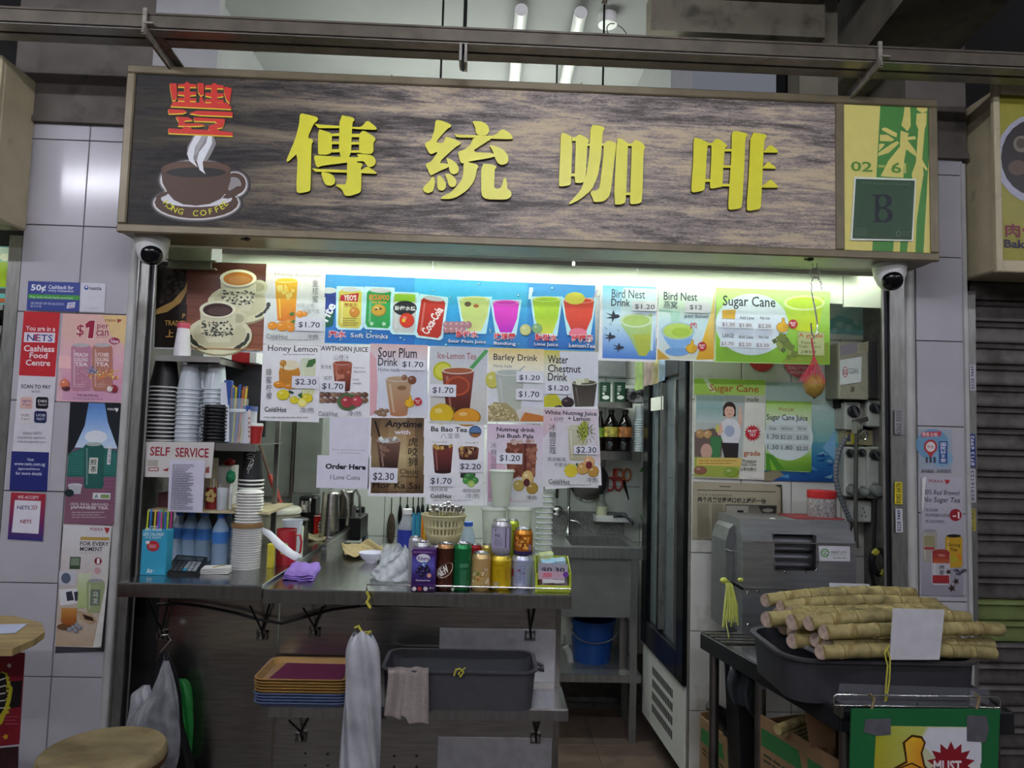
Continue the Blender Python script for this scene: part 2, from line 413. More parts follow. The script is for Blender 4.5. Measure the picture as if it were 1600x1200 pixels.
# shutter guide rails of the opening
g = struct(MB().box(.198,.236,-.004,.008,0,2.03).box(.198,.203,-.012,.0,0,2.03).box(.231,.236,-.012,.0,0,2.03).build('trim_1', M_alu), 'dull aluminium shutter guide beside the tiled pillar with drink posters')
struct(MB().box(2.795,2.852,-.004,.008,0,2.03).box(2.795,2.800,-.012,.0,0,2.03).build('trim_2', M_alu), 'aluminium shutter guide beside the electrical switches')
MB().box(.236,.248,.002,.008,.0,2.03).build('track', M_black, g)
MB().box(.248,.253,.0,.006,.0,2.02).build('edge', M_alu, g)
g2 = struct(MB().box(2.779,2.796,.0,.007,0,2.03).build('trim_3', M_black), 'black track groove of the shutter beside the switches')
MB().box(2.773,2.779,-.002,.006,0,2.03).build('edge', M_alu, g2)
# lintel above the opening
lt = struct(MB().box(.2,2.87,.0,.03,2.045,2.12).box(.2,2.87,-.165,0,2.046,2.05).build('lintel', mat('soffit_paint', 'e0e2d6', .5, var=.08, scale=5)), 'pale soffit over the stall opening')
# ------------------------------------------------------------------ inside of the stall
fl = struct(MB().box(-3.2,6,-6.5,1.7,-.06,-.006).build('floor', M_grout))
tiles(fl, [.6+.447*k for k in range(0,6)],[-.37+.447*k for k in range(0,5)], -.003, M_floor, ax='z')
MB().box(-3.2,6,-6.5,-.375,-.006,-.001).build('hall_paving', M_hall, fl)
bw = struct(MB().box(.2,3.1,1.506,1.6,0,3.05).build('wall_back', M_grout), 'white tiled rear wall of the stall')
tiles(bw, [.25+.2*k for k in range(13)],[.26+.3*k for k in range(8)], 1.503, M_tile_in)
lw = struct(MB().box(.19,.25,.45,1.6,0,3.05).build('wall_inner', mat('inner_wall_paint', 'b9bab4', .5, var=.08)), 'painted inner side wall of the stall')
pw = struct(MB().box(2.205,3.06,.366,.40,0,2.5).build('wall_partition', M_grout), 'white tiled partition behind the cane juicer')
tiles(pw, [2.207,2.405,2.605,2.805,3.05],[.09+.3*k for k in range(9)], .363, M_tile_side)
ce = struct(MB().box(-.3,2.12,.0,1.6,3.0,3.1).build('ceiling', M_plaster), 'light grey ceiling above the stall')
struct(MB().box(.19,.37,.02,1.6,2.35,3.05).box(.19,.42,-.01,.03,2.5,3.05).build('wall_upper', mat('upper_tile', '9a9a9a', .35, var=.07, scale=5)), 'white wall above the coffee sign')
struct(MB().box(2.02,2.10,.02,1.6,2.4,3.02).build('wall_upper_partition', M_plaster), 'grey upper wall end above the sign')
# overhead concrete of the market hall
struct(MB().box(1.93,2.52,-.8,.02,2.98,3.3).box(1.93,2.55,-.05,.03,2.86,3.0).build('beam_concrete', M_beam), 'dark olive concrete beam above the sign')
struct(MB().obox((2.82,-.28,2.97),(.06,.55,0),(-.16,.02,.0),(0,0,.16)).build('beam_slanting', M_beam), 'slanting concrete brace under the hall roof')
struct(MB().box(2.48,2.62,.0,.1,2.45,3.3).build('column_inner', M_beam), 'narrow concrete post above the sign')
struct(MB().box(-5,-.25,.45,.55,2.0,4.2).box(2.62,8,.45,.55,2.5,4.2).box(-5,-.3,.30,.36,0,4).box(3.9,6.5,.30,.36,0,4).build('wall_hall', mat('hall_dark_wall', '181716', .8, var=.2, scale=3)), 'dark upper wall of the market hall')
struct(MB().box(-5,8,-7,-.9,3.5,3.6).build('ceiling_hall', mat('hall_ceiling', '8a8882', .8, var=.1, scale=2)))
struct(MB().box(-5,8,-6.9,-6.8,0,3.5).box(-4.2,-4.1,-6.9,.5,0,3.5).box(6.4,6.5,-6.9,.5,0,3.5).build('wall_far', mat('hall_wall', '98928a', .7, var=.15, scale=2)))
# ------------------------------------------------------------------ lamps
def tube_lamp(label, a, b, z, st, col='f2f6ff', r=.014, group=None, hood=None, housing=True, hang=0):
    a = Vector((*a, z)); b = Vector((*b, z)); o = thing('fluorescent_lamp', label, 'lamp', (a+b)/2, group)
    d = (b-a).normalized()
    MB().cyl(a, b, r, n=12).build('tube', emit_mat('tube_%.1f' % st, col, st), o, smooth=40)
    mb = MB()
    mb.cyl(a-d*.012, a+d*.004, r*1.15, n=12).cyl(b-d*.004, b+d*.012, r*1.15, n=12); mb.build('end_cap', M_white, o)
    if housing:
        s = Vector((-d.y, d.x, 0))*.03; m = (a+b)/2
        MB().obox(m+Vector((0,0, r+.028)),(b-a)/2, s, (0,0,.022), .004).build('housing', M_white, o)
    if hang:
        for f in (.15,.85): q = a.lerp(b, f); MB().cyl(q, (q.x, q.y, hang), .003, n=6).build('hanger', M_steeld, o)
    if hood: MB().box(*hood).build('hood', M_white, o)
    return o
for i, (x, yy) in enumerate(((-1.42,-2),(.95,-2),(4.2,-2),(-1.2,-4.4),(1.2,-4.4),(3.6,-4.4))):
    tube_lamp('bare hall tube lamp hung over the walkway, %s' % ('facing the drink-poster pillar', 'facing the coffee sign', 'facing the roller shutter', 'far row beyond the poster pillar', 'far row beyond the sign', 'far row beyond the shutter')[i], (x, yy),(x+1.2, yy), 2.93, HALL_TUBE*(.5 if i == 2 else 1), 'f2f3ff', .022, hang=3.5)
tube_lamp('bright tube lamp tucked behind the sign above the menu posters', (.50,.055),(1.66,.055), 2.115, STALL_TUBE, 'f4ffec', .012, hood=(.46,1.68,.030,.034,2.03,2.12))
tube_lamp('bright tube lamp tucked behind the sign above the sugar cane posters', (1.70,.055),(2.83,.055), 2.115, STALL_TUBE, 'f4ffec', .012, hood=(1.69,2.86,.030,.034,2.03,2.12))
tube_lamp('tube lamp under the stall ceiling above the kitchen', (.75,.62),(1.95,.62), 2.30, ROOM_TUBE, 'f6fff6', .018, housing=False, hang=3.0)
tube_lamp('tube lamp over the sink in the stall', (.9,1.2),(2.0,1.2), 2.25, ROOM_TUBE, 'f6fff6', .018, housing=False, hang=3.0)
tube_lamp('tube lamp under the cream sign of the neighbouring stall', (-1.4,-.03),(-.35,-.03), 2.03, STALL_TUBE*.6, 'f4ffec', .012, housing=False)
# ------------------------------------------------------------------ the coffee sign
SY = -.18
sign = thing('shop_sign', 'long wood-print shop sign with four yellow characters and a coffee cup logo', 'sign', (1.53,-.09,2.04))
M_frame = mat('sign_frame_paint', '736952', .4,.2, var=.12, scale=14, spots=('5f563f', 12,.6,.12))
SX0, SX1, SZ0, SZ1 = .205,2.868,2.037,2.587
MB().box(SX0, SX1,-.166,-.012, SZ0+.006, SZ1-.004).build('casing', M_frame, sign)
bwid = .028
for x0, x1, z0, z1 in ((SX0, SX1, SZ1-bwid, SZ1),(SX0, SX1, SZ0, SZ0+bwid),(SX0, SX0+bwid, SZ0+bwid, SZ1-bwid),(SX1-bwid, SX1, SZ0+bwid, SZ1-bwid)):
    MB().box(x0, x1, SY, -.16, z0, z1,.004).build('frame', M_frame, sign)
dv0, dv1 = at(1307,280, SY).x, at(1320,280, SY).x
MB().box(dv0, dv1, SY, -.165, SZ0+bwid, SZ1-bwid, .003).build('divider', M_frame, sign)
def wood_mat():
    m = bpy.data.materials.new('sign_wood_print'); m.use_nodes = True; N = m.node_tree.nodes; L = m.node_tree.links; b = N['Principled BSDF']
    tc = N.new('ShaderNodeTexCoord')
    def noise(sc, st, det, dist=0., loc=(0,0,0)):
        mp = N.new('ShaderNodeMapping'); mp.inputs['Scale'].default_value = st; mp.inputs['Location'].default_value = loc
        L.new(tc.outputs['Object'], mp.inputs[0])
        n = N.new('ShaderNodeTexNoise'); n.inputs['Scale'].default_value = sc; n.inputs['Detail'].default_value = det; n.inputs['Roughness'].default_value = .68
        n.inputs['Distortion'].default_value = dist; L.new(mp.outputs[0], n.inputs[0]); return n.outputs[0]
    a = noise(1.,(1.1,1,10), 9,.9); c = noise(1.,(10,1,85), 9,.4,(3,0,1)); d = noise(1.,(90,1,330), 3,0,(1,0,5))
    def math_(op, x, y):
        n = N.new('ShaderNodeMath'); n.operation = op
        for i, v in enumerate((x, y)):
            if isinstance(v, (int, float)): n.inputs[i].default_value = v
            else: L.new(v, n.inputs[i])
        return n.outputs[0]
    k = math_('ADD', math_('MULTIPLY', a, .52), math_('ADD', math_('MULTIPLY', c, .34), math_('MULTIPLY', d, .18)))
    r = N.new('ShaderNodeValToRGB'); L.new(k, r.inputs[0]); e = r.color_ramp.elements
    e[0].position = .38; e[0].color = (*lin('3b3533'), 1); e[1].position = .68; e[1].color = (*lin('c9b797'), 1)
    for p, q in ((.46, '5f5853'),(.495, '857b76'),(.53, '9b8f87'),(.545, 'b5a48a'),(.60, 'c2b193')): n = e.new(p); n.color = (*lin(q), 1)
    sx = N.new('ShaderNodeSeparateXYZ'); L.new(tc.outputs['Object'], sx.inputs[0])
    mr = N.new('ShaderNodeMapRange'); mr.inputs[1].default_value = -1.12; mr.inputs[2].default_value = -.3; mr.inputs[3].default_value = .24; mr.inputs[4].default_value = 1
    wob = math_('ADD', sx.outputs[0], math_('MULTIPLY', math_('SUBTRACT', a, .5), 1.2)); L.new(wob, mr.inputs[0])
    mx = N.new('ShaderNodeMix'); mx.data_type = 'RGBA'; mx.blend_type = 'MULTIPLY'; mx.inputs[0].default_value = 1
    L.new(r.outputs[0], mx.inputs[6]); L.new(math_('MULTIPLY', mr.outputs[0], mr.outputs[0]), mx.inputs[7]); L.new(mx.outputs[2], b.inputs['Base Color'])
    b.inputs['Roughness'].default_value = .55; b.inputs['Specular IOR Level'].default_value = .3; return m
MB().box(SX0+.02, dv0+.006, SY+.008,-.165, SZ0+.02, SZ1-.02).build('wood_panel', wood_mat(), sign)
# four yellow cut-out characters: outlines in the pixels of four close views
CH = [(440,160,7.5,[
 [(215,125),(320,145),(415,170),(428,195),(420,215),(375,250),(305,415),(360,430),(372,460),(350,490),(340,1020),(320,1045),(205,1065),(170,1040),(190,590),(85,690),(62,695),(60,665),(160,430),(205,260)],
 [(680,145),(835,175),(858,205),(828,240),(812,650),(670,650)],[(385,250),(455,260),(675,275),(675,302),(430,302)],[(822,285),(935,290),(1005,205),(1110,290),(1118,325),(822,310)],
 [(430,310),(510,335),(590,363),(590,588),(530,615),(440,612),(425,590)],[(585,365),(675,362),(675,395),(585,397)],[(585,460),(675,458),(675,490),(585,492)],[(585,550),(675,548),(675,585),(585,588)],
 [(910,370),(960,325),(1090,405),(1102,440),(1075,475),(1080,570),(1055,605),(960,605),(908,590)],[(815,370),(915,370),(915,410),(815,408)],[(815,465),(915,465),(915,495),(815,495)],[(815,562),(915,562),(915,592),(815,592)],
 [(378,630),(420,622),(670,640),(880,645),(905,640),(875,605),(1040,615),(1085,640),(1108,690),(1095,735),(1050,760),(1010,755),(965,690),(860,695),(470,745),(425,765),(400,740)],
 [(355,775),(450,783),(775,793),(775,825),(400,815)],[(925,800),(990,760),(1020,755),(1118,825),(1110,840),(925,830)],
 [(770,650),(880,660),(880,705),(945,715),(950,745),(930,770),(938,800),(935,1035),(910,1065),(800,1100),(740,1095),(710,1020),(632,975),(660,960),(765,965)],
 [(460,815),(560,830),(610,860),(632,910),(625,955),(580,980),(520,970),(490,920)]]),
 (650,175,8,[
 [(245,95),(330,110),(430,150),(445,180),(385,215),(245,378),(320,388),(355,370),(365,305),(460,330),(555,375),(562,400),(490,440),(280,635),(400,645),(410,690),(300,735),(225,775),(190,795),(165,760),(120,665),(135,640),(185,625),(280,490),(190,530),(160,510),(110,415),(120,385),(190,350),(230,230)],
 [(375,570),(460,600),(520,660),(540,720),(520,765),(465,782),(425,755),(400,650)],[(205,798),(230,830),(238,900),(215,990),(150,1018),(100,995),(85,955),(110,920),(170,870)],
 [(268,782),(330,820),(375,890),(375,950),(335,985),(285,975),(265,940)],[(358,770),(430,775),(490,830),(510,880),(490,930),(450,942),(410,920),(395,860)],
 [(700,115),(800,115),(870,140),(910,190),(915,240),(890,290),(790,292),(750,270),(740,190)],
 [(480,270),(540,285),(780,290),(985,298),(1075,208),(1170,260),(1215,320),(1200,342),(930,335),(720,322),(505,320)],
 [(718,318),(932,328),(930,350),(890,370),(690,500),(985,515),(985,565),(690,615),(640,628),(575,645),(550,620),(525,510),(545,490),(620,465),(680,410)],
 [(910,410),(1000,430),(1090,470),(1150,540),(1158,610),(1130,650),(1070,665),(1020,640),(985,570),(960,490)],
 [(595,622),(640,624),(760,655),(785,685),(760,720),(750,790),(720,880),(640,980),(520,1060),(430,1090),(305,1088),(320,1060),(430,1010),(540,900),(590,800)],
 [(815,645),(960,655),(1005,680),(1005,700),(985,720),(975,940),(1000,962),(1050,955),(1075,920),(1095,830),(1118,822),(1135,860),(1140,960),(1190,995),(1195,1050),(1150,1090),(1100,1098),(870,1092),(815,1040)]]),
 (865,185,8.273,[
 [(95,185),(160,195),(245,245),(225,840),(205,865),(100,882),(65,870),(85,450)],[(238,245),(300,240),(300,292),(238,292)],[(218,712),(280,712),(280,750),(218,750)],
 [(285,245),(325,205),(390,225),(462,285),(438,330),(415,740),(395,825),(340,838),(268,830),(285,400)],[(430,325),(660,325),(660,355),(430,355)],
 [(478,82),(610,95),(668,125),(635,175),(615,480),(575,740),(490,930),(340,1050),(215,1110),(192,1108),(240,1050),(350,930),(420,740),(460,480)],
 [(650,325),(705,285),(780,305),(815,330),(790,500),(745,900),(720,1010),(650,1075),(520,1085),(505,1030),(475,975),(490,935),(545,940),(595,900),(640,500)],
 [(815,262),(875,262),(970,325),(960,355),(935,1080),(880,1115),(775,1115)],[(950,325),(1020,325),(1020,358),(950,358)],[(930,958),(995,958),(995,992),(930,992)],
 [(1010,325),(1055,280),(1130,305),(1187,365),(1162,420),(1145,1075),(1095,1105),(1000,1112),(985,1085),(1005,500)]]),
 (1070,195,8.277,[
 [(115,165),(170,170),(320,235),(290,280),(262,820),(230,855),(110,878),(80,855),(110,450)],[(280,235),(360,235),(360,268),(280,268)],[(258,702),(340,702),(340,738),(258,738)],
 [(345,240),(410,175),(470,200),(555,270),(520,300),(500,500),(485,790),(470,805),(350,828),(322,815),(345,400)],[(505,315),(610,315),(610,345),(505,345)],[(495,525),(605,525),(605,558),(495,558)],[(478,765),(595,765),(595,798),(478,798)],
 [(608,85),(680,82),(800,110),(815,135),(782,180),(770,500),(740,1055),(710,1085),(590,1103),(558,1085),(580,700),(605,350)],[(850,95),(1050,125),(1062,150),(1028,190),(1015,400),(985,1060),(960,1095),(830,1115),(795,1095),(830,600)],
 [(1010,350),(1020,350),(1105,252),(1190,320),(1212,355),(1200,362),(1010,360)],[(1000,558),(1078,478),(1170,545),(1175,570),(1000,566)],[(990,800),(1060,745),(1105,702),(1195,785),(1208,815),(990,815)]])]
M_yel = mat('sign_yellow', 'e0dc34', .35, var=.03); M_yels = mat('sign_yellow_shade', '4a4614', .6)  # dark olive on the letter sides paints in their shadow edges
def smooth2(p):
    q = []
    for i in range(len(p)):
        a, b = p[i], p[(i+1) % len(p)]
        q += [(a[0]*.82+b[0]*.18, a[1]*.82+b[1]*.18),(a[0]*.18+b[0]*.82, a[1]*.18+b[1]*.82)]
    return q
def cutout(name, strokes, view, y0, dep, mats, parent, sm=True):
    mb = MB()
    for i, st in enumerate(strokes):
        st = smooth2(st) if sm and len(st) > 5 else st
        w = [at(view[0]+x/view[2], view[1]+y/view[2], y0-dep) for x, y in st]; w = [Vector((p.x, y0-dep-i*.00012, p.z)) for p in w]; n = len(w)
        mb.slot(0).add(w, [tuple(t) for t in tessellate_polygon([w])])
        mb.slot(1).add(w+[p+Vector((0, dep, 0)) for p in w],[(j, (j+1) % n, n+(j+1) % n, n+j) for j in range(n)])
    return mb.build(name, mats, parent)
for ox, oy, sc, st in CH: cutout('character', st, (ox, oy, sc), SY+.008,.011,[M_yel, M_yels], sign)
# cup logo: red character, steam, brown cup and saucer with the name
V = (230,115,5.106)
p = Pr(SY+.0078, V)
for e, c in ((34, '211e1d'),(26, '3a3736'),(18, '6a6665'),(10, 'aaa6a4'),(5, 'd9d6d4')):
    p.ell(395,1035,338+e, 126+e, c, 40); p.ell(395,850,284+e, 150+e, c, 40); p.ell(395,900,250+e, 160+e, c, 40); p.ell(700,885,92+e, 92+e, c, 30)
for e, c in ((14, '3a3736'),(7, '8a8786')):
    p.poly([(375-e, 500),(525+e, 500),(545+e, 560),(500+e, 650),(460+e, 720),(470,800),(400,740),(330-e, 650),(330-e, 590)], c)
br, bd = '4c3426', '17110f'
p.ell(395,1030,335,128, br); p.ell(395,1000,285,66, 'd6d5da')
p.poly([(70,985),(110,950),(160,945),(160,970),(110,990),(88,1020)], br)
p.ell(700,880,90,88, br); p.ell(690,885,62,58, '8f8b8a')
p.poly([(112,760)]+[(118+i*2,820+i*18) for i in range(4)]+[(170,960),(215,1010),(290,1045),(395,1055),(500,1042),(590,1000),(640,940),(668,850),(668,760)], br)
p.poly([(640,950),(720,900),(770,900),(720,975),(650,1000),(600,995)], br)
p.ell(392,760,278,62, '573d2d'); p.ell(392,790,240,40, bd)
p.poly([(440,495),(385,590),(370,680),(405,750),(340,700),(320,640),(345,570),(385,495)], 'dfe2e6'); p.poly([(485,495),(445,560),(385,660),(380,640),(400,570),(440,495)], 'a7a5a7')
p.poly([(520,495),(520,560),(480,640),(445,710),(450,765),(468,805),(420,770),(398,700),(415,630),(470,560),(488,495)], 'e2e5e9')
red, yl = 'cf2f23', 'e8c832'
RS = [[(183,82),(238,82),(242,190),(225,218),(205,216),(190,140)],[(405,78),(455,82),(456,165),(432,182),(410,150)],[(620,105),(678,122),(660,238),(635,212),(615,150)],
      [(250,88),(300,84),(320,66),(345,84),(396,90),(396,112),(250,108)],[(250,146),(395,150),(395,172),(330,180),(250,170)],[(300,84),(345,84),(345,240),(300,235)],[(250,196),(395,200),(395,222),(250,220)],
      [(466,96),(515,94),(538,74),(560,92),(612,100),(612,122),(466,118)],[(468,156),(612,162),(612,184),(540,194),(468,180)],[(515,92),(562,92),(562,250),(515,245)],[(468,206),(612,212),(612,236),(468,230)],
      [(210,226),(420,236),(425,185),(440,190),(465,240),(640,236),(672,268),(674,286),(190,264)],
      [(170,286),(290,292),(322,306),(290,320),(175,322)],[(338,318),(400,300),(684,310),(684,344),(420,334)],
      [(232,346),(330,352),(372,374),(300,380),(305,400),(420,402),(470,412),(420,420),(330,422),(250,420),(255,385)],[(375,352),(625,366),(622,385),(606,432),(560,440),(540,452),(490,452),(495,420),(560,400),(545,386),(380,380)],
      [(172,440),(280,446),(300,426),(345,430),(360,448),(500,455),(560,440),(580,460),(686,474),(686,500),(175,478)]]
for d, c in ((10, yl),(0, red)):
    for st in RS: p.poly([(x-d*.2, y+d) for x, y in st], c); p.k -= .7
    p.k += 2
def arctext(p, txt, cx, cy, rx, ry, a0, a1, h, c, bold=.01):
    """letters along the lower arc of an ellipse (view pixels, degrees from +x turning down)"""
    n = len(txt)
    for i, ch in enumerate(txt):
        if ch == ' ': continue
        a = math.radians(a0+(a1-a0)*i/(n-1)); x, y = cx+rx*math.cos(a), cy+ry*math.sin(a); t = math.atan2(ry*math.cos(a), -rx*math.sin(a))
        g = glyphs(ch, bold, 2); w = (g[3]-g[2])/.73*h
        a_, b_ = p.P(x, y); s_ = (p.P(x+h, y)[0]-a_)/.73; th = math.atan2(-(rx*-math.sin(a)*0+ry*math.cos(a)), rx*math.sin(a)) if 0 else 0
        tx, ty = rx*math.sin(a), -ry*math.cos(a); L_ = math.hypot(tx, ty); tx, ty = tx/L_, ty/L_
        vs = []
        for u, v in g[0]:
            u = (u-(g[2]+g[3])/2); X = u*tx*s_+v*ty*s_; Z = -u*ty*s_+v*tx*s_
            vs.append(p._w(a_+X, b_+Z, p.k))
        m = len(p.mb.c); p.mb.add(vs, g[1]); p.mb.c[m:] = [lin(c)]*len(vs)
    p.k += 1
arctext(p, 'HONG COFFEE', 392,1003,270,136,160,22,50, 'd9d73a')
p.build('cup_logo', sign, .45)
# unit number panel
V6 = (1300,150,4.618)
x0, x1 = dv1-.002, SX1-.02
up = MB().box(x0, x1, SY+.008,-.165, SZ0+.02, SZ1-.02).build('unit_panel', mat('panel_yellow', 'd9cf74', .45, var=.04), sign)
p = Pr(SY+.0078, V6); gr, ye = '4d8a42', 'd9cf74'
p.poly([(350,40),(720,50),(660,1130),(290,1120)], gr)
p.poly([(528,45),(563,48),(568,215),(545,255),(500,212),(515,150)], ye); p.poly([(495,250),(555,270),(545,295),(600,290),(605,312),(545,318),(605,400),(610,440),(535,385),(520,470),(515,590),(350,580),(405,470),(490,365)], ye)
p.poly([(362,232),(390,228),(470,270),(465,298),(430,285),(360,245)], ye); p.poly([(345,280),(400,280),(450,315),(430,328),(345,325)], ye); p.poly([(340,345),(380,345),(375,360),(335,400)], ye); p.poly([(470,325),(485,340),(410,410),(330,435),(335,410),(430,345)], ye)
p.poly([(610,52),(690,58),(685,110),(650,125),(612,100)], ye); p.poly([(610,128),(683,122),(680,205),(668,240),(650,460),(690,530),(680,540),(655,510),(660,560),(640,690),(610,900),(600,1130),(540,1128),(585,700),(575,560),(605,480),(622,240),(605,200)], ye)
p.poly([(445,1045),(492,1045),(488,1125),(440,1125)], ye)
p.rect(333,499,382,516, 'a9b45a')
for t, q in (('02', (135,470,290,543)),('61', (425,478,553,556))): p.text(t, *q, 'd3cf7c', .06); p.text(t, *q, '5f8f38', .02)
p.build('unit_print', sign, .45)
pq = Pr(SY+.003, V6); w = [at(V6[0]+x/V6[2], V6[1]+y/V6[2], SY+.003) for x, y in ((162,583),(608,598),(585,1048),(135,1040))]
pq.mb.col('dfe3d8').prism(w, (0,.004,0)); pq.poly([(172,597),(598,610),(575,1038),(147,1028)], '37523b')
def serifB(p, x0, y0, x1, y1, c, ho):
    w, h = x1-x0, y1-y0
    p.poly([(x0, y0),(x0+.72*w, y0+.01*h),(x0+.9*w, y0+.1*h),(x0+.94*w, y0+.24*h),(x0+.86*w, y0+.4*h),(x0+.66*w, y0+.47*h),(x0+.9*w, y0+.56*h),(x1, y0+.74*h),(x0+.92*w, y0+.92*h),(x0+.7*w, y1),(x0, y1),(x0, y0+.975*h),(x0+.14*w, y0+.95*h),(x0+.16*w, y0+.05*h),(x0, y0+.025*h)], c)
    p.ell(x0+.50*w, y0+.25*h, .19*w, .19*h, ho); p.rect(x0+.40*w, y0+.06*h, x0+.5*w, y0+.44*h, ho); p.ell(x0+.52*w, y0+.73*h, .22*w, .21*h, ho); p.rect(x0+.40*w, y0+.52*h, x0+.52*w, y0+.94*h, ho)
serifB(pq, 288,710,442,912, '20262f', '37523b')
pq.text('FOOD HYGIENE', 215,618,400,636, '56705a', .01); pq.text('EXCELLENCE', 410,624,560,640, '56705a', .01); pq.lines(165,950,260,1010,5, '5d7561'); pq.ell(478,995,20,20, '6d846f'); pq.ell(478,995,15,15, '37523b'); pq.lines(505,975,565,1015,3, '5d7561')
pq.build('grade_plaque', sign, .4)
# ------------------------------------------------------------------ steel channel above the sign, its rods and brackets
BY = -.345
M_strut = mat('strut_metal', '5e574c', .5,.3, var=.2, scale=16, spots=('4a4238', 10,.55,.16)); M_strutb = mat('strut_lip', '93908a', .32,.45, var=.18, scale=20, spots=('5a544a', 10,.58,.16))
zt = at(725,43, BY).z; zb = at(725,64, BY).z
rail = thing('channel_rail', 'long slotted steel channel hung in front of the sign top', 'channel', (1.4, BY, zb))
xa, xb = -1.3,4.2
MB().box(xa, xb, BY, BY+.008, zb, zt).box(xa, xb, BY-.004, BY+.01, zt-.006, zt).build('face', M_strut, rail)
MB().box(xa, xb, BY+.008, BY+.052, zb-.004, zb+.004).box(xa, xb, BY+.046, BY+.052, zb, zt-.01).build('lip', M_strutb, rail)
MB().box(xa, xb, BY+.064, BY+.108, zb-.004, zb+.004).box(xa, xb, BY+.064, BY+.070, zb, zt-.01).box(xa, xb, BY+.104, BY+.11, zb, zt).build('lip', M_strutb, rail)
MB().box(xa, xb, BY, BY+.11, zt-.004, zt).build('web', M_strut, rail)
def bracket(x, label):
    o = thing('hanger_bracket', label, 'bracket', (x, -.12, SZ1))
    MB().obox((x, -.235, SZ1+.012),(.004,0,0),(0,.125,-.012),(0,.004,.018)).obox((x+.014,-.235, SZ1+.026),(.014,0,0),(0,.125,-.012),(0,.0006,.003)).build('arm', mat('bracket_grey', '8b867c', .6,.2, var=.3, scale=40), o)
    MB().box(x-.006, x+.006, BY-.012, BY-.005, zb-.03, zt+.01).build('clamp', MATS['bracket_grey'], o)
    for y in (-.09,-.13): MB().cyl((x-.006, y, SZ1+.02),(x+.012, y, SZ1+.02), .007, n=6).build('bolt', M_strut, o)
bracket(at(262,80,-.2).x, 'short steel bracket joining the channel to the sign above the cup logo')
bracket(at(1335,125,-.2).x, 'short bolted bracket joining the channel to the sign above its number panel')
def rod(x, y, label, r=.005, z0=None, clamp=True, z1=3.0):
    o = thing('hanger_rod', label, 'rod', (x, y, z0)); MB().cyl((x, y, z0),(x, y, z1), r, n=8).build('rod', M_blackm, o)
    MB().cyl((x, y, z1-.012),(x, y, z1), r*2.6, n=10).build('anchor', M_strut, o)
    if clamp:
        MB().box(x-.012, x-.004, y-.05, y+.012, z0-.005, z0+.075).box(x+.004, x+.012, y-.05, y+.012, z0-.01, z0+.06).build('clamp', M_strutb, o)
        MB().cyl((x, y-.012, z0-.02),(x, y-.012, z0+.03), .004, n=6).build('bolt', M_blackm, o)
q = at(724,98, BY+.04); rod(q.x, BY+.056, 'threaded rod with a clamp carrying the channel at mid sign', .006, q.z-.005, True, 3.2)
q = at(689,110,.02); rod(q.x, .02, 'thin rod hanging from the ceiling near the channel clamp', .004,2.55, False)
q = at(942,130,.02); rod(q.x, .02, 'thin rod under the ceiling box with a black wire loop', .004,2.55, False)
q = at(872,40,.3); rod(q.x, .3, 'short rod by the far white ceiling pipe', .004,2.75, False)
M_pipe = mat('white_pipe', 'd2d2d0', .3, var=.05)
for x, d, lab in ((1.476,-.02, 'white ceiling pipe running inward above the second character'),(1.690,.0, 'white ceiling pipe beside the rod with a hose clip')):
    o = thing('ceiling_pipe', lab, 'pipe', (x, .7,2.94)); MB().cyl((x, .02,2.955),(x+d, 1.5,2.955), .024, n=14).build('pipe', M_pipe, o, smooth=40)
    MB().lathe([(.027,0),(.027,.012)], (x, .20,2.955), 14,(0,1,0)).build('clip', M_blackm, o, smooth=40)
o = thing('junction_box', 'round grey ceiling junction box with a black wire loop', 'junction box', (1.80,.1,2.96))
MB().lathe([(.035,0),(.035,.04)], (1.80,.1,2.96), 16).build('box', M_white, o, smooth=40)
MB().tube([(1.80+.05*math.sin(t)*.8+.035,.08,2.915+.035*math.cos(t)-.02*math.sin(t)) for t in [k*.4 for k in range(16)]], .002,6).build('wire', M_black, o)
# ------------------------------------------------------------------ dome cameras and bits under the sign
def dome(px, py, r, label, yaw):
    q = at(px, py, -.09); c = Vector((q.x, -.09, SZ0+.006)); o = thing('dome_camera', label, 'camera', c)
    MB().lathe([(r*1.0,0),(r*1.02,-.012),(r*.97,-.018)], c, 24).build('base', M_white, o, smooth=40)
    MB().lathe([(r*.97,-.018),(r*.92,-.04),(r*.7,-.068),(r*.45,-.084),(.0,-.09)], c, 24).build('shell', M_white, o, smooth=60)
    d = Vector((math.sin(yaw), -math.cos(yaw), -.55)).normalized(); e = c+Vector((0,0,-.045))
    MB().lathe([(r*.62,0),(r*.58,.012),(r*.3,.02),(0,.022)], e+d*r*.62,20, d).build('lens', mat('dome_glass', '0d0f12', .12), o, smooth=60)
dome(237,388,.054, 'white dome camera under the sign end with the cup logo', .5)
dome(1390,424,.054, 'white dome camera under the sign end with the number panel', -.25)
q = at(1273,405,-.1)
o = thing('ring_hook', 'thin wire ring with a steel S-hook hung under the sign', 'hook', (q.x, -.1, SZ0))
rz = at(1272,427,-.1).z; rr = .017
MB().tube([(q.x+rr*math.sin(t), -.1, rz+rr*math.cos(t)) for t in [k*PI/10 for k in range(20)]], .0016,6, True).tube([(q.x-.006,-.1, rz+rr*.9),(q.x-.008,-.1, SZ0)], .0014,6).tube([(q.x+.006,-.1, rz+rr*.9),(q.x+.009,-.1, SZ0)], .0014,6).build('ring', M_steeld, o)
HX = [(1284,453),(1283,442),(1278,434),(1271,433),(1268,440),(1268,455),(1273,480),(1277,505),(1277,520),(1272,528),(1268,520),(1267,505)]
MB().tube([at(x, y, -.1) for x, y in HX], .0028,8).build('s_hook', M_chrome, o, smooth=60)
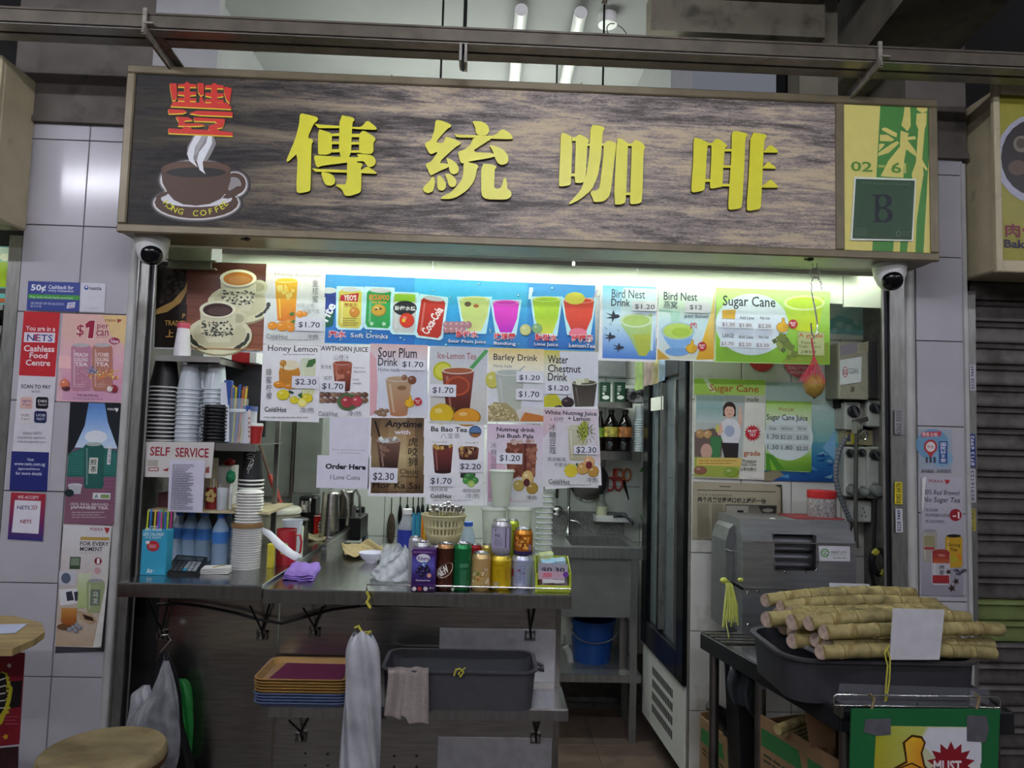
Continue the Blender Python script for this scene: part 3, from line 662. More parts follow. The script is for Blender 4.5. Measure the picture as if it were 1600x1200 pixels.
for px, py, lab in ((386,374, 'small dark clip under the sign near the cup logo'),(1266,407, 'small dark clip under the sign by the wire ring')):
    q = at(px, py, -.15); o = thing('cable_clip', lab, 'clip', (q.x, -.15, SZ0)); MB().ell((q.x, -.15, SZ0-.002), .012,.012,.006,10,6).box(q.x-.02, q.x-.005,-.153,-.147, SZ0-.004, SZ0).build('clip', M_black, o)
# ------------------------------------------------------------------ neighbouring signs
o = thing('neighbour_sign', 'cream metal sign box of the neighbouring stall beyond the poster pillar', 'sign', (-.5,-.09,2.0))
nx = at(50,250,0).x
MB().box(-1.6, nx, -.165,0,2.075,2.60,.006).build('casing', M_cream, o)
MB().box(-1.6, nx-.001,-.18,-.16,2.055,2.60,.004).build('frame', M_cream, o)
MB().box(-1.6, nx-.06,-.182,-.178,2.10,2.56).build('face', mat('faded_face', 'b3ac93', .4, var=.05), o)
o = thing('neighbour_sign', 'cream framed sign with a black bowl on yellow beside the roller shutter', 'sign', (3.6,-.09,2.0))
MB().box(3.10,4.6,-.165,.05,2.03,2.66,.006).build('casing', M_cream, o)
fx = at(1566,300,-.18).x
MB().box(3.06, fx, -.18,-.16,2.01,2.655,.003).box(fx, 4.6,-.18,-.16,2.615,2.655,.003).box(fx, 4.6,-.18,-.16,2.01,2.05,.003).build('frame', M_cream, o)
MB().box(fx-.005,4.6,-.172,-.16,2.04,2.62).build('face', mat('face_yellow_dimmed', '8f8a24', .4, var=.05), o)  # yellow dimmed in the colour to stand for the light missing here
p = Pr(-.173); p.ell(1618,248,62,70, 'a8a8b8'); p.ell(1618,246,54,60, '2b2626'); p.ell(1596,225,13,13, '7a7064'); p.ell(1595,224,7,8, '4a4038'); p.ell(1590,262,15,12, '5a4a40')
p.text('肉骨', 1571,349,1622,370, '7a2440', .02); p.text('Bak Kut', 1569,374,1640,387, '2a2140', .03)
p.build('sign_print', o, .4)
# ------------------------------------------------------------------ white header board and hanging menu posters
HY = .12
hb = thing('header_board', 'white boards above the hanging drink posters', 'board', (1.5, HY, 1.97))
for a, b in ((345,676),(677,995),(996,1318),(1319,1391)):
    z1 = 2.13; x0, x1 = at(a, 425, HY).x, at(b, 435, HY).x; zb_ = at((a+b)/2,424+(a-345)*.034, HY).z
    MB().box(x0, x1-.0015, HY+.004, HY+.012, zb_-.055, z1).build('board', M_lintel, hb)
MB().box(.25,.40,.09,.1,1.99,2.13).box(.25,.42,.075,.1,2.012,2.016).box(.25,.42,.08,.1,1.985,1.989).build('shutter_box', mat('box_paint', '8e927e', .5, var=.1), hb)
MB().box(.46,2.76,.100,.104,2.047,2.12).build('shade', M_lintel, hb)  # opaque strip added to keep tube light off the board tops
K = '2b2d33'; G = '6f7178'
def d_kopi(p):
    p.view(220,400,4.8)
    p.poly([(125,40),(360,48),(345,690),(100,685)], '241d1c')
    q = random.Random(4)
    for i in range(70):
        x, y = q.uniform(140,350), q.uniform(70,380)
        if y+x*.62 > 500: continue
        r = q.uniform(14,24); p.ell(x, y, r, r*.72, q.choice(['3a302d', '2c2523', '4a3f3a', '191413']), 8); p.k -= .7
    p.k += 2
    p.poly([(118,400),(240,340),(330,240),(356,170),(356,250),(300,350),(200,420),(112,440)], 'b79257')
    p.text('P', 312,432,335,466, 'c59a52', .02); p.text('TRADITI', 180,482,335,520, 'c59a52', .02); p.text('上', 188,552,246,608, 'd0a258', .02)
    p.vgrad(345,50,940,700,['4e2f27', '6a4036', '7a4a3c', '86503c', '96583c'])
    for i in range(9): p.line([(345,110+i*68),(940,120+i*68)], 3, '4f3028')
    def cupset(cx, cy, s, tea):
        p.ell(cx+10*s, cy+105*s, 245*s, 150*s, '9a9470'); p.ell(cx+10*s, cy+95*s, 245*s, 145*s, 'e2dfbd'); p.ell(cx+10*s, cy+85*s, 200*s, 110*s, 'cfcba6')
        q = random.Random(int(cx))
        for t in range(0,360,6):
            if t % 120 < 60: p.ell(cx+10*s+215*s*math.cos(math.radians(t)), cy+92*s+122*s*math.sin(math.radians(t)), q.uniform(10,24)*s, q.uniform(8,16)*s, '3c4036', 7); p.k -= .7
        p.k += 1
        p.ell(cx+150*s, cy-30*s, 70*s, 55*s, 'd9d6b4'); p.ell(cx+148*s, cy-30*s, 48*s, 34*s, 'b5b08e')
        p.poly([(cx-135*s, cy-95*s),(cx+135*s, cy-95*s),(cx+128*s, cy+60*s),(cx+80*s, cy+150*s),(cx-70*s, cy+150*s),(cx-128*s, cy+60*s)], 'dcd9b8')
        for i in range(90):
            a, b = q.uniform(-120,120), q.uniform(-5,100); p.ell(cx+a*s, cy+b*s+10*s-abs(a)*.15*s, q.uniform(5,14)*s, q.uniform(4,9)*s, q.choice(['33382f', '474b40', '5a5d4e']), 6); p.k -= .7
        p.k += 1
        for a in (22,70): p.ell(cx+a*s, cy+45*s, 26*s, 28*s, 'e6e3c6', 9); p.ell(cx+a*s, cy+48*s, 10*s, 9*s, '4a4c40', 7)
        p.ell(cx, cy-95*s, 138*s, 66*s, 'efecd0'); p.ell(cx, cy-92*s, 112*s, 50*s, tea); p.ell(cx+10*s, cy-84*s, 85*s, 32*s, _mixc(tea, 'ffffff', .12))
    cupset(735,265,1., 'c27a25'); cupset(585,500,1., '3a1d1a')
    p.line([(360,690),(900,705)], 8, 'b98a5c')
b = board('hanging_poster', 'dark brown coffee poster with two patterned cups above the cup shelf', 'poster', [(246,409),(415,415),(412,552),(240,544)], HY, d_kopi)
def d_kumquat(p):
    p.view(400,420,5)
    p.vgrad(75,28,540,585,['e8d9dc', 'e4e7e6', 'd9e2e0', 'dfe3e4'])
    p.text('Honey Kumquat', 145,26,510,62, 'b9aeb0', .004)
    p.cup(150,90,325,400, 'eebd1c', 'e07a14', .1, 'f3e9b0', 'f0c63a'); p.cubes(170,120,300,250,9,['f4d04a', 'e8a81a', 'f6dc70'], 30)
    for x, y, r in ((130,445,38),(205,450,46),(265,425,40),(345,355,32),(380,352,24),(272,465,34)): p.fruit(x, y, r, 'eb951f', ry=r*.85)
    p.poly([(260,355),(285,335),(305,350),(280,370)], '3f7a34'); p.poly([(268,415),(300,398),(312,410),(290,425)], '3f7a34')
    p.vtext('金桔蜜', 440,80,485,268, G, .0); p.text('化痰止咳,', 318,268,462,305, 'a7abad'); p.text('可理气食', 365,312,498,348, 'a7abad')
    p.text('Cold/Hot', 82,508,250,545, G); p.text('冷热', 398,512,485,552, G); p.lines(125,548,480,562,1, 'b9a9ad')
o = board('hanging_poster', 'honey kumquat drink poster with a tall orange glass', 'poster', [(416,425),(508,429),(504,540),(411,537)], HY-.003, d_kumquat)
ptag(o, '$1.70', 310,380,520,490, HY-.003,(400,420,5),(330,412,498,462))
# long blue drinks banner
def d_banner(p):
    p.view(400,420,5)
    cs = ['5aa2e0', '3fb4e6', '2aa4e2', '2f8fdc', '2f78c8']
    W0 = 535; W1 = 2648
    for i in range(12):
        a, b_ = W0+(W1-W0)*i/12, W0+(W1-W0)*(i+1)/12; s = (a-W0)*.042/1
        p.vgrad(a, 45+(a-W0)*.043, b_, 575+(a-W0)*.03,[_mixc(c, '48c8f0' if 3 < i < 9 else '2f6fc8', .25) for c in cs]); p.k -= .7
    p.k += 1; q = random.Random(5)
    for i in range(70):
        x = q.uniform(560,2600); y = q.uniform(70,560)+(x-W0)*.036; r = q.uniform(4,13)
        p.ell(x, y, r*1.2, r, '2c6c9c', 8); p.ell(x-1, y-2, r*.8, r*.6, 'a8e6f6', 8); p.k -= 2
    p.k += 3
    def halo(pts, c='c9f3fb', e=16):
        cx = sum(a for a, _ in pts)/len(pts); cy = sum(b for _, b in pts)/len(pts)
        p.poly([(a+(e if a > cx else -e), b+(e if b > cy else -e)) for a, b in pts], c)
    def can(x0, y0, x1, y1, body, tilt=0.):
        w = x1-x0; cx, cy = (x0+x1)/2,(y0+y1)/2
        pts = [(x0, y0+10),(x1, y0+10),(x1+6, y0+50),(x1, y1-20),(x1-20, y1),(x0+20, y1),(x0, y1-20),(x0-6, y0+50)]
        R = lambda q_: [(cx+(a-cx)*math.cos(tilt)-(b-cy)*math.sin(tilt), cy+(a-cx)*math.sin(tilt)+(b-cy)*math.cos(tilt)) for a, b in q_]
        halo(R(pts)); p.can(x0, y0, x1, y1, body, tilt=tilt)
    p.poly([(535,180),(630,185),(628,260),(600,440),(570,455),(530,455)], '1c3f94'); p.poly([(535,370),(612,330),(600,440),(570,455),(530,455)], '14624c')
    p.ell(570,170,62,24, 'd5dade'); p.text('rite', 562,350,562+150,420, 'eef3f6', .03, ang=1.15)
    can(645,145,825,462, 'd9cf5c', .03); p.poly([(665,205),(805,190),(795,260),(655,250)], 'c9252c'); p.text("YEO'S", 685,202,785,248, 'f7efe2', .04); p.text('菊花茶', 690,268,795,300, 'a34a1c', .02); p.fruit(770,340,40, 'd08a2a'); p.lines(680,380,800,450,4, '8a7a2c')
    can(862,150,1060,462, '2fa052', .05); p.text('KICKAPOO', 885,200,1040,245, 'e8902a', .04); p.text('Joy Juice', 905,248,1020,275, 'f0c24a', .02); p.fruit(960,325,58, 'c8a23a', ry=48); p.ell(940,318,10,8, '5a3a1a'); p.ell(975,314,10,8, '5a3a1a'); p.star(905,430,20, 'bfe6c6', 5,.5); p.star(1000,432,20, 'bfe6c6', 5,.5)
    can(1070,190,1250,500, 'c9cfcb', .04); p.vgrad(1082,200,1245,260,['9ccf3a', '8cc832']); p.ell(1165,310,92,58, '202526'); p.text('酸梅水桂', 1085,290,1248,325, 'e9ece6', .02); p.fruit(1180,405,58, 'd63a20'); p.star(1155,405,20, 'e8c83a', 6,.5)
    can(1275,215,1465,535, 'b8301f', .14); p.text('Coca-Cola', 1345,455,1345+235,522, 'f3ece6', .03, ang=1.05); p.k += 1
    p.text('汽水', 562,480,710,540, 'f6f6fa', .07); p.text('汽水', 565,484,707,536, 'd83040', .02); p.text('Soft Drinks', 738,500,1035,540, '1d2f78', .045); p.text('Soft Drinks', 740,502,1033,538, 'eaf4fb', .015)
    def glass(x0, y0, x1, y1, top, bot, tall=False):
        w = x1-x0
        halo([(x0, y0),(x1, y0),(x1-w*.2, y1),(x0+w*.2, y1)], 'bff0fa', 20)
        p.poly([(x0, y0),(x1, y0),(x1-w*.08, y0+(y1-y0)*.55),(x1-w*.28, y1),(x0+w*.28, y1),(x0+w*.08, y0+(y1-y0)*.55)],[top, top, top, bot, bot, top])
        p.ell((x0+x1)/2, y0, w/2, w*.1, _mixc(top, 'ffffff', .5)); p.ell((x0+x1)/2, y0+3, w*.42, w*.07, top)
    glass(1590,240,1825,490, 'bfd27a', 'd3d88a'); p.ell(1655,278,26,20, '5a4a2a'); p.ell(1720,292,22,14, 'a05a2a')
    for i in range(9): p.fruit(1490+(i % 5)*42,440+(i//5)*40,28, 'b0808a', 'd8b8b8')
    glass(1850,265,2055,500, 'd82ec0', 'c020c8')
    p.poly([(2135,150),(2165,150),(2150,240),(2125,240)], 'd5eef6'); glass(2160,240,2375,510, 'a8d020', 'd8e04a')
    p.fruit(1945+160,480,45, 'c6cc84'); p.fruit(2195,470,40, '84b074')
    glass(2400,250,2640,500, 'd8452a', 'd03a30'); p.ell(2490,235,78,48, 'd8d04a'); p.poly([(2622,240),(2660,165),(2668,170),(2632,248)], 'b8a8d0'); p.ell(2512,505,70,40, 'e87a94')
    for zh, en, x0, x1, y in (('酸梅水', 'Sour Plum Juice', 1500,1800,480),('玫瑰露', 'Bandung', 1855,2030,498),('酸柑水', 'Lime Juice', 2170,2360,505),('柠檬茶', 'LemonTea', 2440,2650,512)):
        m = (x0+x1)/2; w = 88
        p.text(zh, m-w, y, m+w, y+60, 'f8f2f2', .07); p.text(zh, m-w+3, y+3, m+w-3, y+57, 'd8303c', .02)
        p.text(en, x0, y+70, x1, y+106, '23306e', .05); p.text(en, x0+2, y+72, x1-2, y+104, 'eaf3fa', .012)
board('drinks_banner', 'long bright blue banner of soft drink cans and juice glasses', 'banner', [(506,429),(929,447),(928,549),(503,536)], HY, d_banner, col='3f9fe0')
def d_hlemon(p):
    p.view(400,420,5)
    p.text('Honey Lemon', 92,594,478,655, K, .008); p.lines(210,660,475,680,1, '9a9ca0')
    p.cup(345,710,470,980, 'cfd8c0', 'd9dcae', .1, 'dfe6da'); p.poly([(390,770),(410,715),(465,700),(468,730),(440,765)], '3f6b38')
    p.ell(262,820,84,96, 'c98a2a'); p.ell(262,752,78,40, 'e4dcc0'); p.rect(182,800,342,905, 'bb7420'); p.fruit(212,738,26, 'c58a2e'); p.line([(215,760),(212,840)], 9, 'b5792a')
    for i in range(7): p.line([(190,808+i*15),(335,808+i*15)], 4, 'd9a53e')
    p.fruit(185,905,48, 'd98a24', ry=28); p.fruit(270,920,55, 'cf8424', ry=22)
    for x, y, r in ((215,985,52),(300,1025,36),(400,1010,46)): p.fruit(x, y, r, 'dccf2e', ry=r*.8)
    p.ell(362,1045,36,34, 'e8d848'); p.ell(362,1045,28,26, 'f2ea98'); p.poly([(255,945),(300,965),(290,980),(262,970)], '2f4a2c'); p.poly([(325,985),(360,965),(365,1010),(345,1005)], '3c6a34')
    p.vtext('蜂蜜柠檬', 78,775,125,1022, G); p.text('Cold/Hot', 68,1078,240,1116, K, .014); p.text('冷/热', 345,1082,455,1125, G); p.lines(65,1150,430,1170,1, 'a5a6ae')
o = board('hanging_poster', 'honey lemon poster with a honey jar and cut lemons', 'poster', [(411,538),(501,541),(498,660),(406,657)], HY-.004, d_hlemon)
ptag(o, '$2.30', 282,835,488,938, HY-.004,(400,420,5),(305,858,470,910))
def d_haw(p):
    p.view(400,420,5)
    p.text('HAWTHORN JUICE', 478,600,874,650, K, .015); p.text('山楂汁', 608,668,725,716, G)
    p.text('胃消食', 508,750,590,782, G); p.text('减肥', 525,836,595,870, G); p.text('Improve', 762,762,848,782, G); p.text('digestion', 762,792,855,816, G); p.text('Lose', 758,852,805,872, G); p.text('weight', 758,884,825,908, G)
    p.cup(600,735,752,950, 'a85a44', '5a2420', .12, 'c8bcb4', '9a4636'); p.cubes(620,750,735,850,8,['c07a64', '8a3a2c', 'b06450'], 22)
    for i in range(16): p.fruit(515+(i % 8)*48,985+(i//8)*42,28,['7a5a4a', '5f4236', '9a7a62'][i % 3], ry=22)
    p.ell(720,1040,84,66, '4f6a44'); p.fruit(712,1040,46, 'a83a48', 'd89aa0'); p.fruit(790,1036,42, 'b0404c', 'dca0a6')
    p.text('Cold/Hot', 488,1112,640,1150, G, .006); p.text('冷/热', 715,1110,828,1150, G)
o = board('hanging_poster', 'hawthorn juice poster with a brown cup over dark dried fruit', 'poster', [(500,536),(578,541),(576,653),(498,653)], HY-.001, d_haw)
ptag(o, '$1.70', 503,875,693,968, HY-.001,(400,420,5),(515,892,680,945))
def d_plum(p):
    p.view(500,420,5)
    p.vgrad(390,590,842,1158,['d9b8b8', 'd8dbe8', 'd2d8e6', 'd9dae4']); p.poly([(390,640),(440,700),(450,900),(440,1130),(390,1150)], 'dcaab4')
    p.text('Sour Plum', 452,612,756,690, K, .012); p.text('Drink', 452,692,606,756, K, .012); p.text('Home made', 455,770,620,800, G, .004)
    p.cup(512,860,720,1140, 'b59a7c', 'b07a5a', .18, 'cfc8c0', 'b89e80'); p.ell(640,930,36,18, '8a6448'); p.fruit(720,870,34, '7a4a34'); p.fruit(660,850,22, '8a6448')
    for x, y in ((445,1120),(480,1105),(520,1110),(470,1135),(500,1140)): p.fruit(x, y, 22, '8a6a50', ry=16)
    p.thumb(700,1050,38); p.must(765,1038,38)
o = board('hanging_poster', 'pale blue sour plum drink poster with a plum on the cup rim', 'poster', [(578,538),(668,541),(666,652),(576,652)], HY-.004, d_plum)
ptag(o, '$1.70', 630,708,820,795, HY-.004,(500,420,5),(642,722,806,772))
def d_ice(p):
    p.view(600,420,5)
    p.vgrad(360,608,808,1195,['bfc3cc', 'c6cad2', 'd0cfcc', 'c4c6c2'])
    p.text('Ice-Lemon Tea', 418,650,720,700, '9a4a4a', .004)
    p.ell(460,800,78,76, 'b8bc28'); p.ell(462,800,62,60, 'd3d44e')
    p.poly([(655,785),(790,630),(820,640),(695,785)], '4f9a5a')
    p.cup(452,795,704,1150, '8a4030', '3f1a1c', .16, 'd9d6d0', 'a05c3c'); p.ell(575,915,96,78, 'b05030'); p.ell(578,915,78,62, '8a3a28')
    p.fruit(455,1140,98, 'd9b82a', ry=88); p.ell(545,1095,12,14, '5a4a1a'); p.fruit(650,1160,108, 'd8972a', ry=72); p.rect(360,1190,808,1215, 'c4c6c2')
o = board('hanging_poster', 'ice lemon tea poster with a green straw and whole lemons', 'poster', [(671,541),(763,545),(760,661),(668,659)], HY-.003, d_ice)
ptag(o, '$1.70', 360,900,562,1002, HY-.003,(600,420,5),(378,922,542,976))
def d_barley(p):
    p.view(600,420,5)
    p.vgrad(815,622,1250,1190,['d8c078', 'e6e2cc', 'd3d8da', 'dde0ea', 'd9d2c0'])
    p.text('Barley Drink', 855,662,1200,728, K, .01); p.text('Home made', 855,742,1000,770, G)
    p.fruit(850,870,58, 'c6c25a', ry=66); p.cup(868,810,1100,1090, 'aab3ae', 'b8bfb2', .14, 'cfd6d2', 'b0b8b2'); p.line([(1035,815),(1100,760)], 12, 'a9b4ae')
    p.poly([(815,1080),(860,1040),(960,1050),(1030,1110),(1060,1190),(812,1190)], 'a89a70'); q = random.Random(3)
    for i in range(130):
        x, y = q.uniform(818,1040), q.uniform(1058,1185)
        if x > 900+(y-1050)*1.2: continue
        p.ell(x, y, 9,7, q.choice(['cbbd8e', '8d8058', 'd9cfa6']), 6); p.k -= .7
    p.k += 1; p.poly([(1060,1190),(1100,1120),(1245,1150),(1245,1192)], 'c4793a')
o = board('hanging_poster', 'barley drink poster carrying two stacked price slips', 'poster', [(763,544),(850,548),(848,662),(760,659)], HY-.004, d_barley)
ptag(o, '$1.20', 805+230,585+218-4,1005+240,585+308, HY-.004,(600,420,5),(1055,828,1218,872)); ptag(o, '$1.70', 1032,935,1235,1030, HY-.004,(600,420,5),(1050,955,1212,1006))
def d_chest(p):
    p.view(790,420,5)
    p.vgrad(290,642,720,1085,['c3ba3c', 'd9dbd0', 'd6dae2', 'd6d9d6']); p.poly([(420,645),(720,650),(720,1085),(540,1085),(540,900),(440,800)], 'd3d7e2')
    for t, a in (('Water', (328,674,488,738)),('Chestnut', (330,746,586,806)),('Drink', (330,812,482,874))): p.text(t, *a, K, .014)
    p.cup(518,888,715,1085, '3a342c', '55504a', .13, 'c4c8b8', '5c5a44'); p.cubes(550,872,690,905,7,['b9c09a', '8f9672', 'd3d8c0'], 26)
    p.poly([(300,1000),(380,960),(440,1040),(440,1080),(300,1080)], 'c9c838'); p.fruit(485,1045,50, '33292c', '6a5a5c', ry=42); p.poly([(470,1010),(480,985),(492,1010)], '33292c'); p.fruit(415,1080,30, '33292c', ry=14)
o = board('hanging_poster', 'water chestnut drink poster with dark chestnuts', 'poster', [(849,547),(935,550),(934,640),(847,637)], HY-.003, d_chest)
ptag(o, '$1.20', 312,890,508,982, HY-.003,(790,420,5),(330,908,492,955))
def d_wnut(p):
    p.view(840,640,4.615)
    p.vgrad(40,-8,440,560,['d9c9d4', 'd9d5de', 'd8dade', 'dcdce0']); p.poly([(40,-5),(200,0),(120,130),(40,200)], 'd8c0cc'); p.poly([(430,200),(450,330),(455,420),(380,300)], 'd8ccd4')
    p.text('White Nutmeg Juice', 50,4,425,44, K, .022); p.text('+ 柠檬', 88,52,186,86, G, .004); p.text('+ Lemon', 218,46,378,80, K, .02)
    p.cup(215,122,362,360, 'c7c7ae', 'b4ae94', .1, 'd3d6cc'); p.poly([(290,130),(330,80),(360,90),(362,190),(320,235)], 'a8b04a')
    q = random.Random(8)
    for i in range(14): a = 6.28*i/14; p.line([(348+40*math.cos(a), 168+46*math.sin(a)),(348+72*math.cos(a+.1), 168+84*math.sin(a+.1))], 4, '5a6a2c'); p.k -= .7
    p.k += 1; p.text('NEW', 300,140,410,212, '55642a', 0, ang=.3)
    p.vtext('冰糖豆蔻', 82,98,132,322, '55555c'); p.text('清凉解渴,', 68,342,208,372, '77777e'); p.text('开胃消食', 118,382,245,412, '77777e')
    p.star(240,440,52, 'd8c83a', 9,.85); p.fruit(325,425,44, 'cba25a'); p.fruit(400,445,42, 'b98f42'); p.fruit(372,380,40, 'e0b47e', ry=46); p.ell(370,400,24,28, '7a2f36'); p.poly([(270,395),(290,380),(290,420)], '4f6a2f')
    p.text('Cold/Hot', 78,500,232,534, '4a4a50', .008); p.text('冷热', 352,488,432,522, '66666c'); p.lines(110,535,400,548,1, 'a5a6ae')
o = board('hanging_poster', 'white nutmeg juice poster with lemon, lowest of its column', 'poster', [(848,637),(934,635),(940,758),(852,765)], HY-.006, d_wnut)
ptag(o, '$2.30', 262,258,432,325, HY-.006,(840,640,4.615),(278,266,424,316))
# sheets with no picture
def d_pay(p):
    p.view(490,640,8)
    p.text('Share your personal code', 232,488,640,512, '77778a'); p.text('to receive payments', 292,528,580,550, '77778a')
board('payment_sheet', 'white payment sheet hung above the order here notice', 'notice', [(515,651),(577,653),(577,722),(514,720)], HY-.001, d_pay, col='d8d7e6')
def d_order(p):
    p.view(490,640,8)
    p.text('Order Here', 146,672,652,742, '1b1d2a', .045); p.text('I Love Coins', 208,812,578,872, '3a3c48', .002)
board('order_notice', 'white order here notice hanging over the steel pots', 'notice', [(496,711),(577,713),(576,764),(494,762)], HY-.005, d_order, col='d8d7e6')
def d_any(p):
    p.view(490,640,8)
    cs = ['6a5440', '9a7c58', 'b8a47a', '8f7652', '5a4430']
    for i in range(6):
        f = [.72,.95,1.15,1.2,1.0,.66][i]; p.vgrad(718+i*110,104,718+(i+1)*110,1046,[_mixc(c, 'e6dcb0' if f > 1 else '30241a', abs(f-1)) for c in cs]); p.k -= .7
    p.k += 1
    p.text('Anytime', 882,128,1345,240, '17161c', .03, skew=.2); p.text('with', 1010,252,1210,306, 'e2dcea', .03)
    p.line([(768,140),(830,345)], 22, '221a1a'); p.cup(790,385,1090,740, '7a5a4e', '2c1c1c', .14, 'b9b0a8', '9a8a84'); p.cubes(830,352,1020,395,8,['c9d3da', 'a9b6c0', 'e2e8ea'], 30); p.cubes(850,470,1040,640,7,['8a6a5a', '5a3e36'], 45)
    p.vtext('虎咬狮', 1182,338,1300,715, '14130f', .004); p.text('Classic', 1078,738,1322,800, '2a2318', .004); p.text('mocha', 1092,806,1312,850, '2a2318', .004); p.text('Hor Ka Sai', 740,898,1330,978, '1a140f', .006); p.lines(740,1015,1320,1035,1, '4a3420')
o = board('hanging_poster', 'tan bordered mocha poster with a straw in a brown iced cup', 'poster', [(578,650),(668,654),(664,777),(574,775)], HY-.005, d_any)
ptag(o, '$2.30', 700,722,1045,918, HY-.005,(490,640,8),(740,785,1005,890))
def d_bao(p):
    p.view(660,640,7.5)
    p.text('Ba Bao Tea', 100,196,525,255, K, .025); p.text('八宝茶', 212,272,440,335, G)
    p.ell(618,258,74,70, '35507a'); p.ell(618,262,66,60, '5a7aa8'); p.poly([(560,285),(600,270),(680,285),(650,322),(590,322)], 'a86a3a'); p.rect(560,270,680,282, '1f2a2f')
    p.text('Original 原味', 110,368,290,390, G); p.text('Lime 桔子', 505,374,660,398, G)
    p.cup(120,440,358,735, '7a3a34', '33191e', .1, '6a4a34', '4a2a26'); p.cubes(135,420,340,450,8,['c9a45a', '2a221e', 'b08a4a'], 28)
    p.cup(420,455,662,575, '7a4636', '4a2a28', .06, '8a6a44', '6a4434'); p.cubes(435,430,645,540,14,['c9a45a', '2a221e', '9a6a4a', 'd0b080'], 26)
    p.rect(445,745,620,800, '2c3430'); p.fruit(555,785,66, '3f8044', ry=42); p.fruit(510,830,40, '4f9a4c'); p.fruit(620,830,38, '4a9048'); p.ell(570,865,46,44, '6fae48'); p.ell(572,868,36,34, 'b8d074')
    p.text('清热解毒', 92,910,298,955, '85868e'); p.text('滋阴润肺', 470,925,676,968, '85868e'); p.text('Cold/Hot', 92,984,342,1036, K, .014); p.text('冷/热', 508,982,668,1040, G); p.lines(130,1050,615,1070,1, 'a5a6ae')
o = board('hanging_poster', 'eight-treasure tea poster with two dark cups and limes', 'poster', [(667,661),(757,663),(756,790),(664,788)], HY-.004, d_bao)
ptag(o, '$2.20', 425,610,705,738, HY-.004,(660,640,7.5),(440,630,684,708)); ptag(o, '$1.70', 78,770,365,905, HY-.004,(660,640,7.5),(95,796,340,880))
def d_nut(p):
    p.view(660,640,7.5)
    p.vgrad(760,175,1415,1140,['d9c2d8', 'dad3de', 'd6d6dc', 'd2d4d6']); p.poly([(768,480),(1000,700),(1050,1080),(765,1080)], 'd6b0c6')
    p.text('Nutmeg drink', 868,204,1320,268, K, .024); p.text('Jus Buah Pala', 866,278,1302,342, K, .024)
    p.vtext('冰糖豆蔻', 800,378,868,705, '7a6a78'); p.poly([(990,390),(1340,400),(1320,790),(990,790)], '7a4638')
    p.cubes(1000,420,1150,780,26,['8f5a48', '6a382c', 'a06a56'], 40); p.rect(1190,400,1218,790, '5a2c26'); p.cubes(1225,420,1320,760,18,['8f5a48', 'a06a56'], 34)
    p.cubes(1000,365,1330,395,9,['c9b4aa', 'a98a80'], 30); p.fruit(1130,890,66, 'b9a45a'); p.fruit(1285,920,70, 'a98a3e'); p.fruit(1235,800,70, 'd3b878', ry=86); p.ell(1222,855,38,46, '5a2a30')
    p.text('C', 780,975,802,1035, G); p.text('冷热', 1215,1005,1345,1055, G); p.lines(1060,1065,1310,1080,1, 'c9909e')
o = board('hanging_poster', 'nutmeg drink poster with red-brown glasses and cut nutmeg fruit', 'poster', [(761,662),(850,666),(848,792),(757,790)], HY-.003, d_nut)
ptag(o, '$1.20', 870,505,1170,642, HY-.003,(660,640,7.5),(902,528,1142,610))
def swallow(p, x, y, s):
    p.poly([(x-1.9*s, y-.8*s),(x-.6*s, y-.35*s),(x-.2*s, y-1.3*s),(x+.1*s, y-.4*s),(x+.8*s, y-.35*s),(x+1.1*s, y+.1*s),(x+.6*s, y+.35*s),(x-.1*s, y+.5*s),(x-.6*s, y+1.4*s),(x-.5*s, y+.5*s),(x-1.8*s, y+.3*s),(x-.5*s, y+.05*s)], '2b3440')
def d_bird(p):
    p.view(930,420,5.455)
    p.vgrad(62,148,515,768,['7fc4f0', 'b8dcf2', 'c4e2f0', '8fb8e8', '4a80d4']); p.poly([(240,160),(515,170),(490,700),(330,640),(210,420)], 'cfe6ee')
    p.text('Bird Nest', 140,172,424,246, '4f5a68', .006); p.text('Drink', 136,252,296,316, '2f3742', .012)
    p.poly([(215,470),(485,380),(470,690),(430,745),(370,740),(300,600)],['a8cc96', 'b4d48c', 'a9bc4a', 'a8bc50', 'a4b860', '9ec08a']); p.ell(350,440,140,62, 'c9dfc0'); p.ell(350,440,115,46, 'aecb74'); p.poly([(320,560),(470,560),(440,735),(380,735)], 'b3bd4e')
    swallow(p, 165,405,42); swallow(p, 135,580,36); swallow(p, 210,672,34)
    for x, y in ((130,470),(92,505),(195,525)): p.line([(x-10, y-6),(x, y),(x+8, y+12)], 4, '3a4450')
o = board('hanging_poster', 'blue bird nest drink poster with black swallows', 'poster', [(939,446),(1028,449),(1024,566),(935,563)], HY, d_bird)
ptag(o, '$1.20', 318,270,517,362, HY, (930,420,5.455),(336,300,508,346), ink='4a5564')
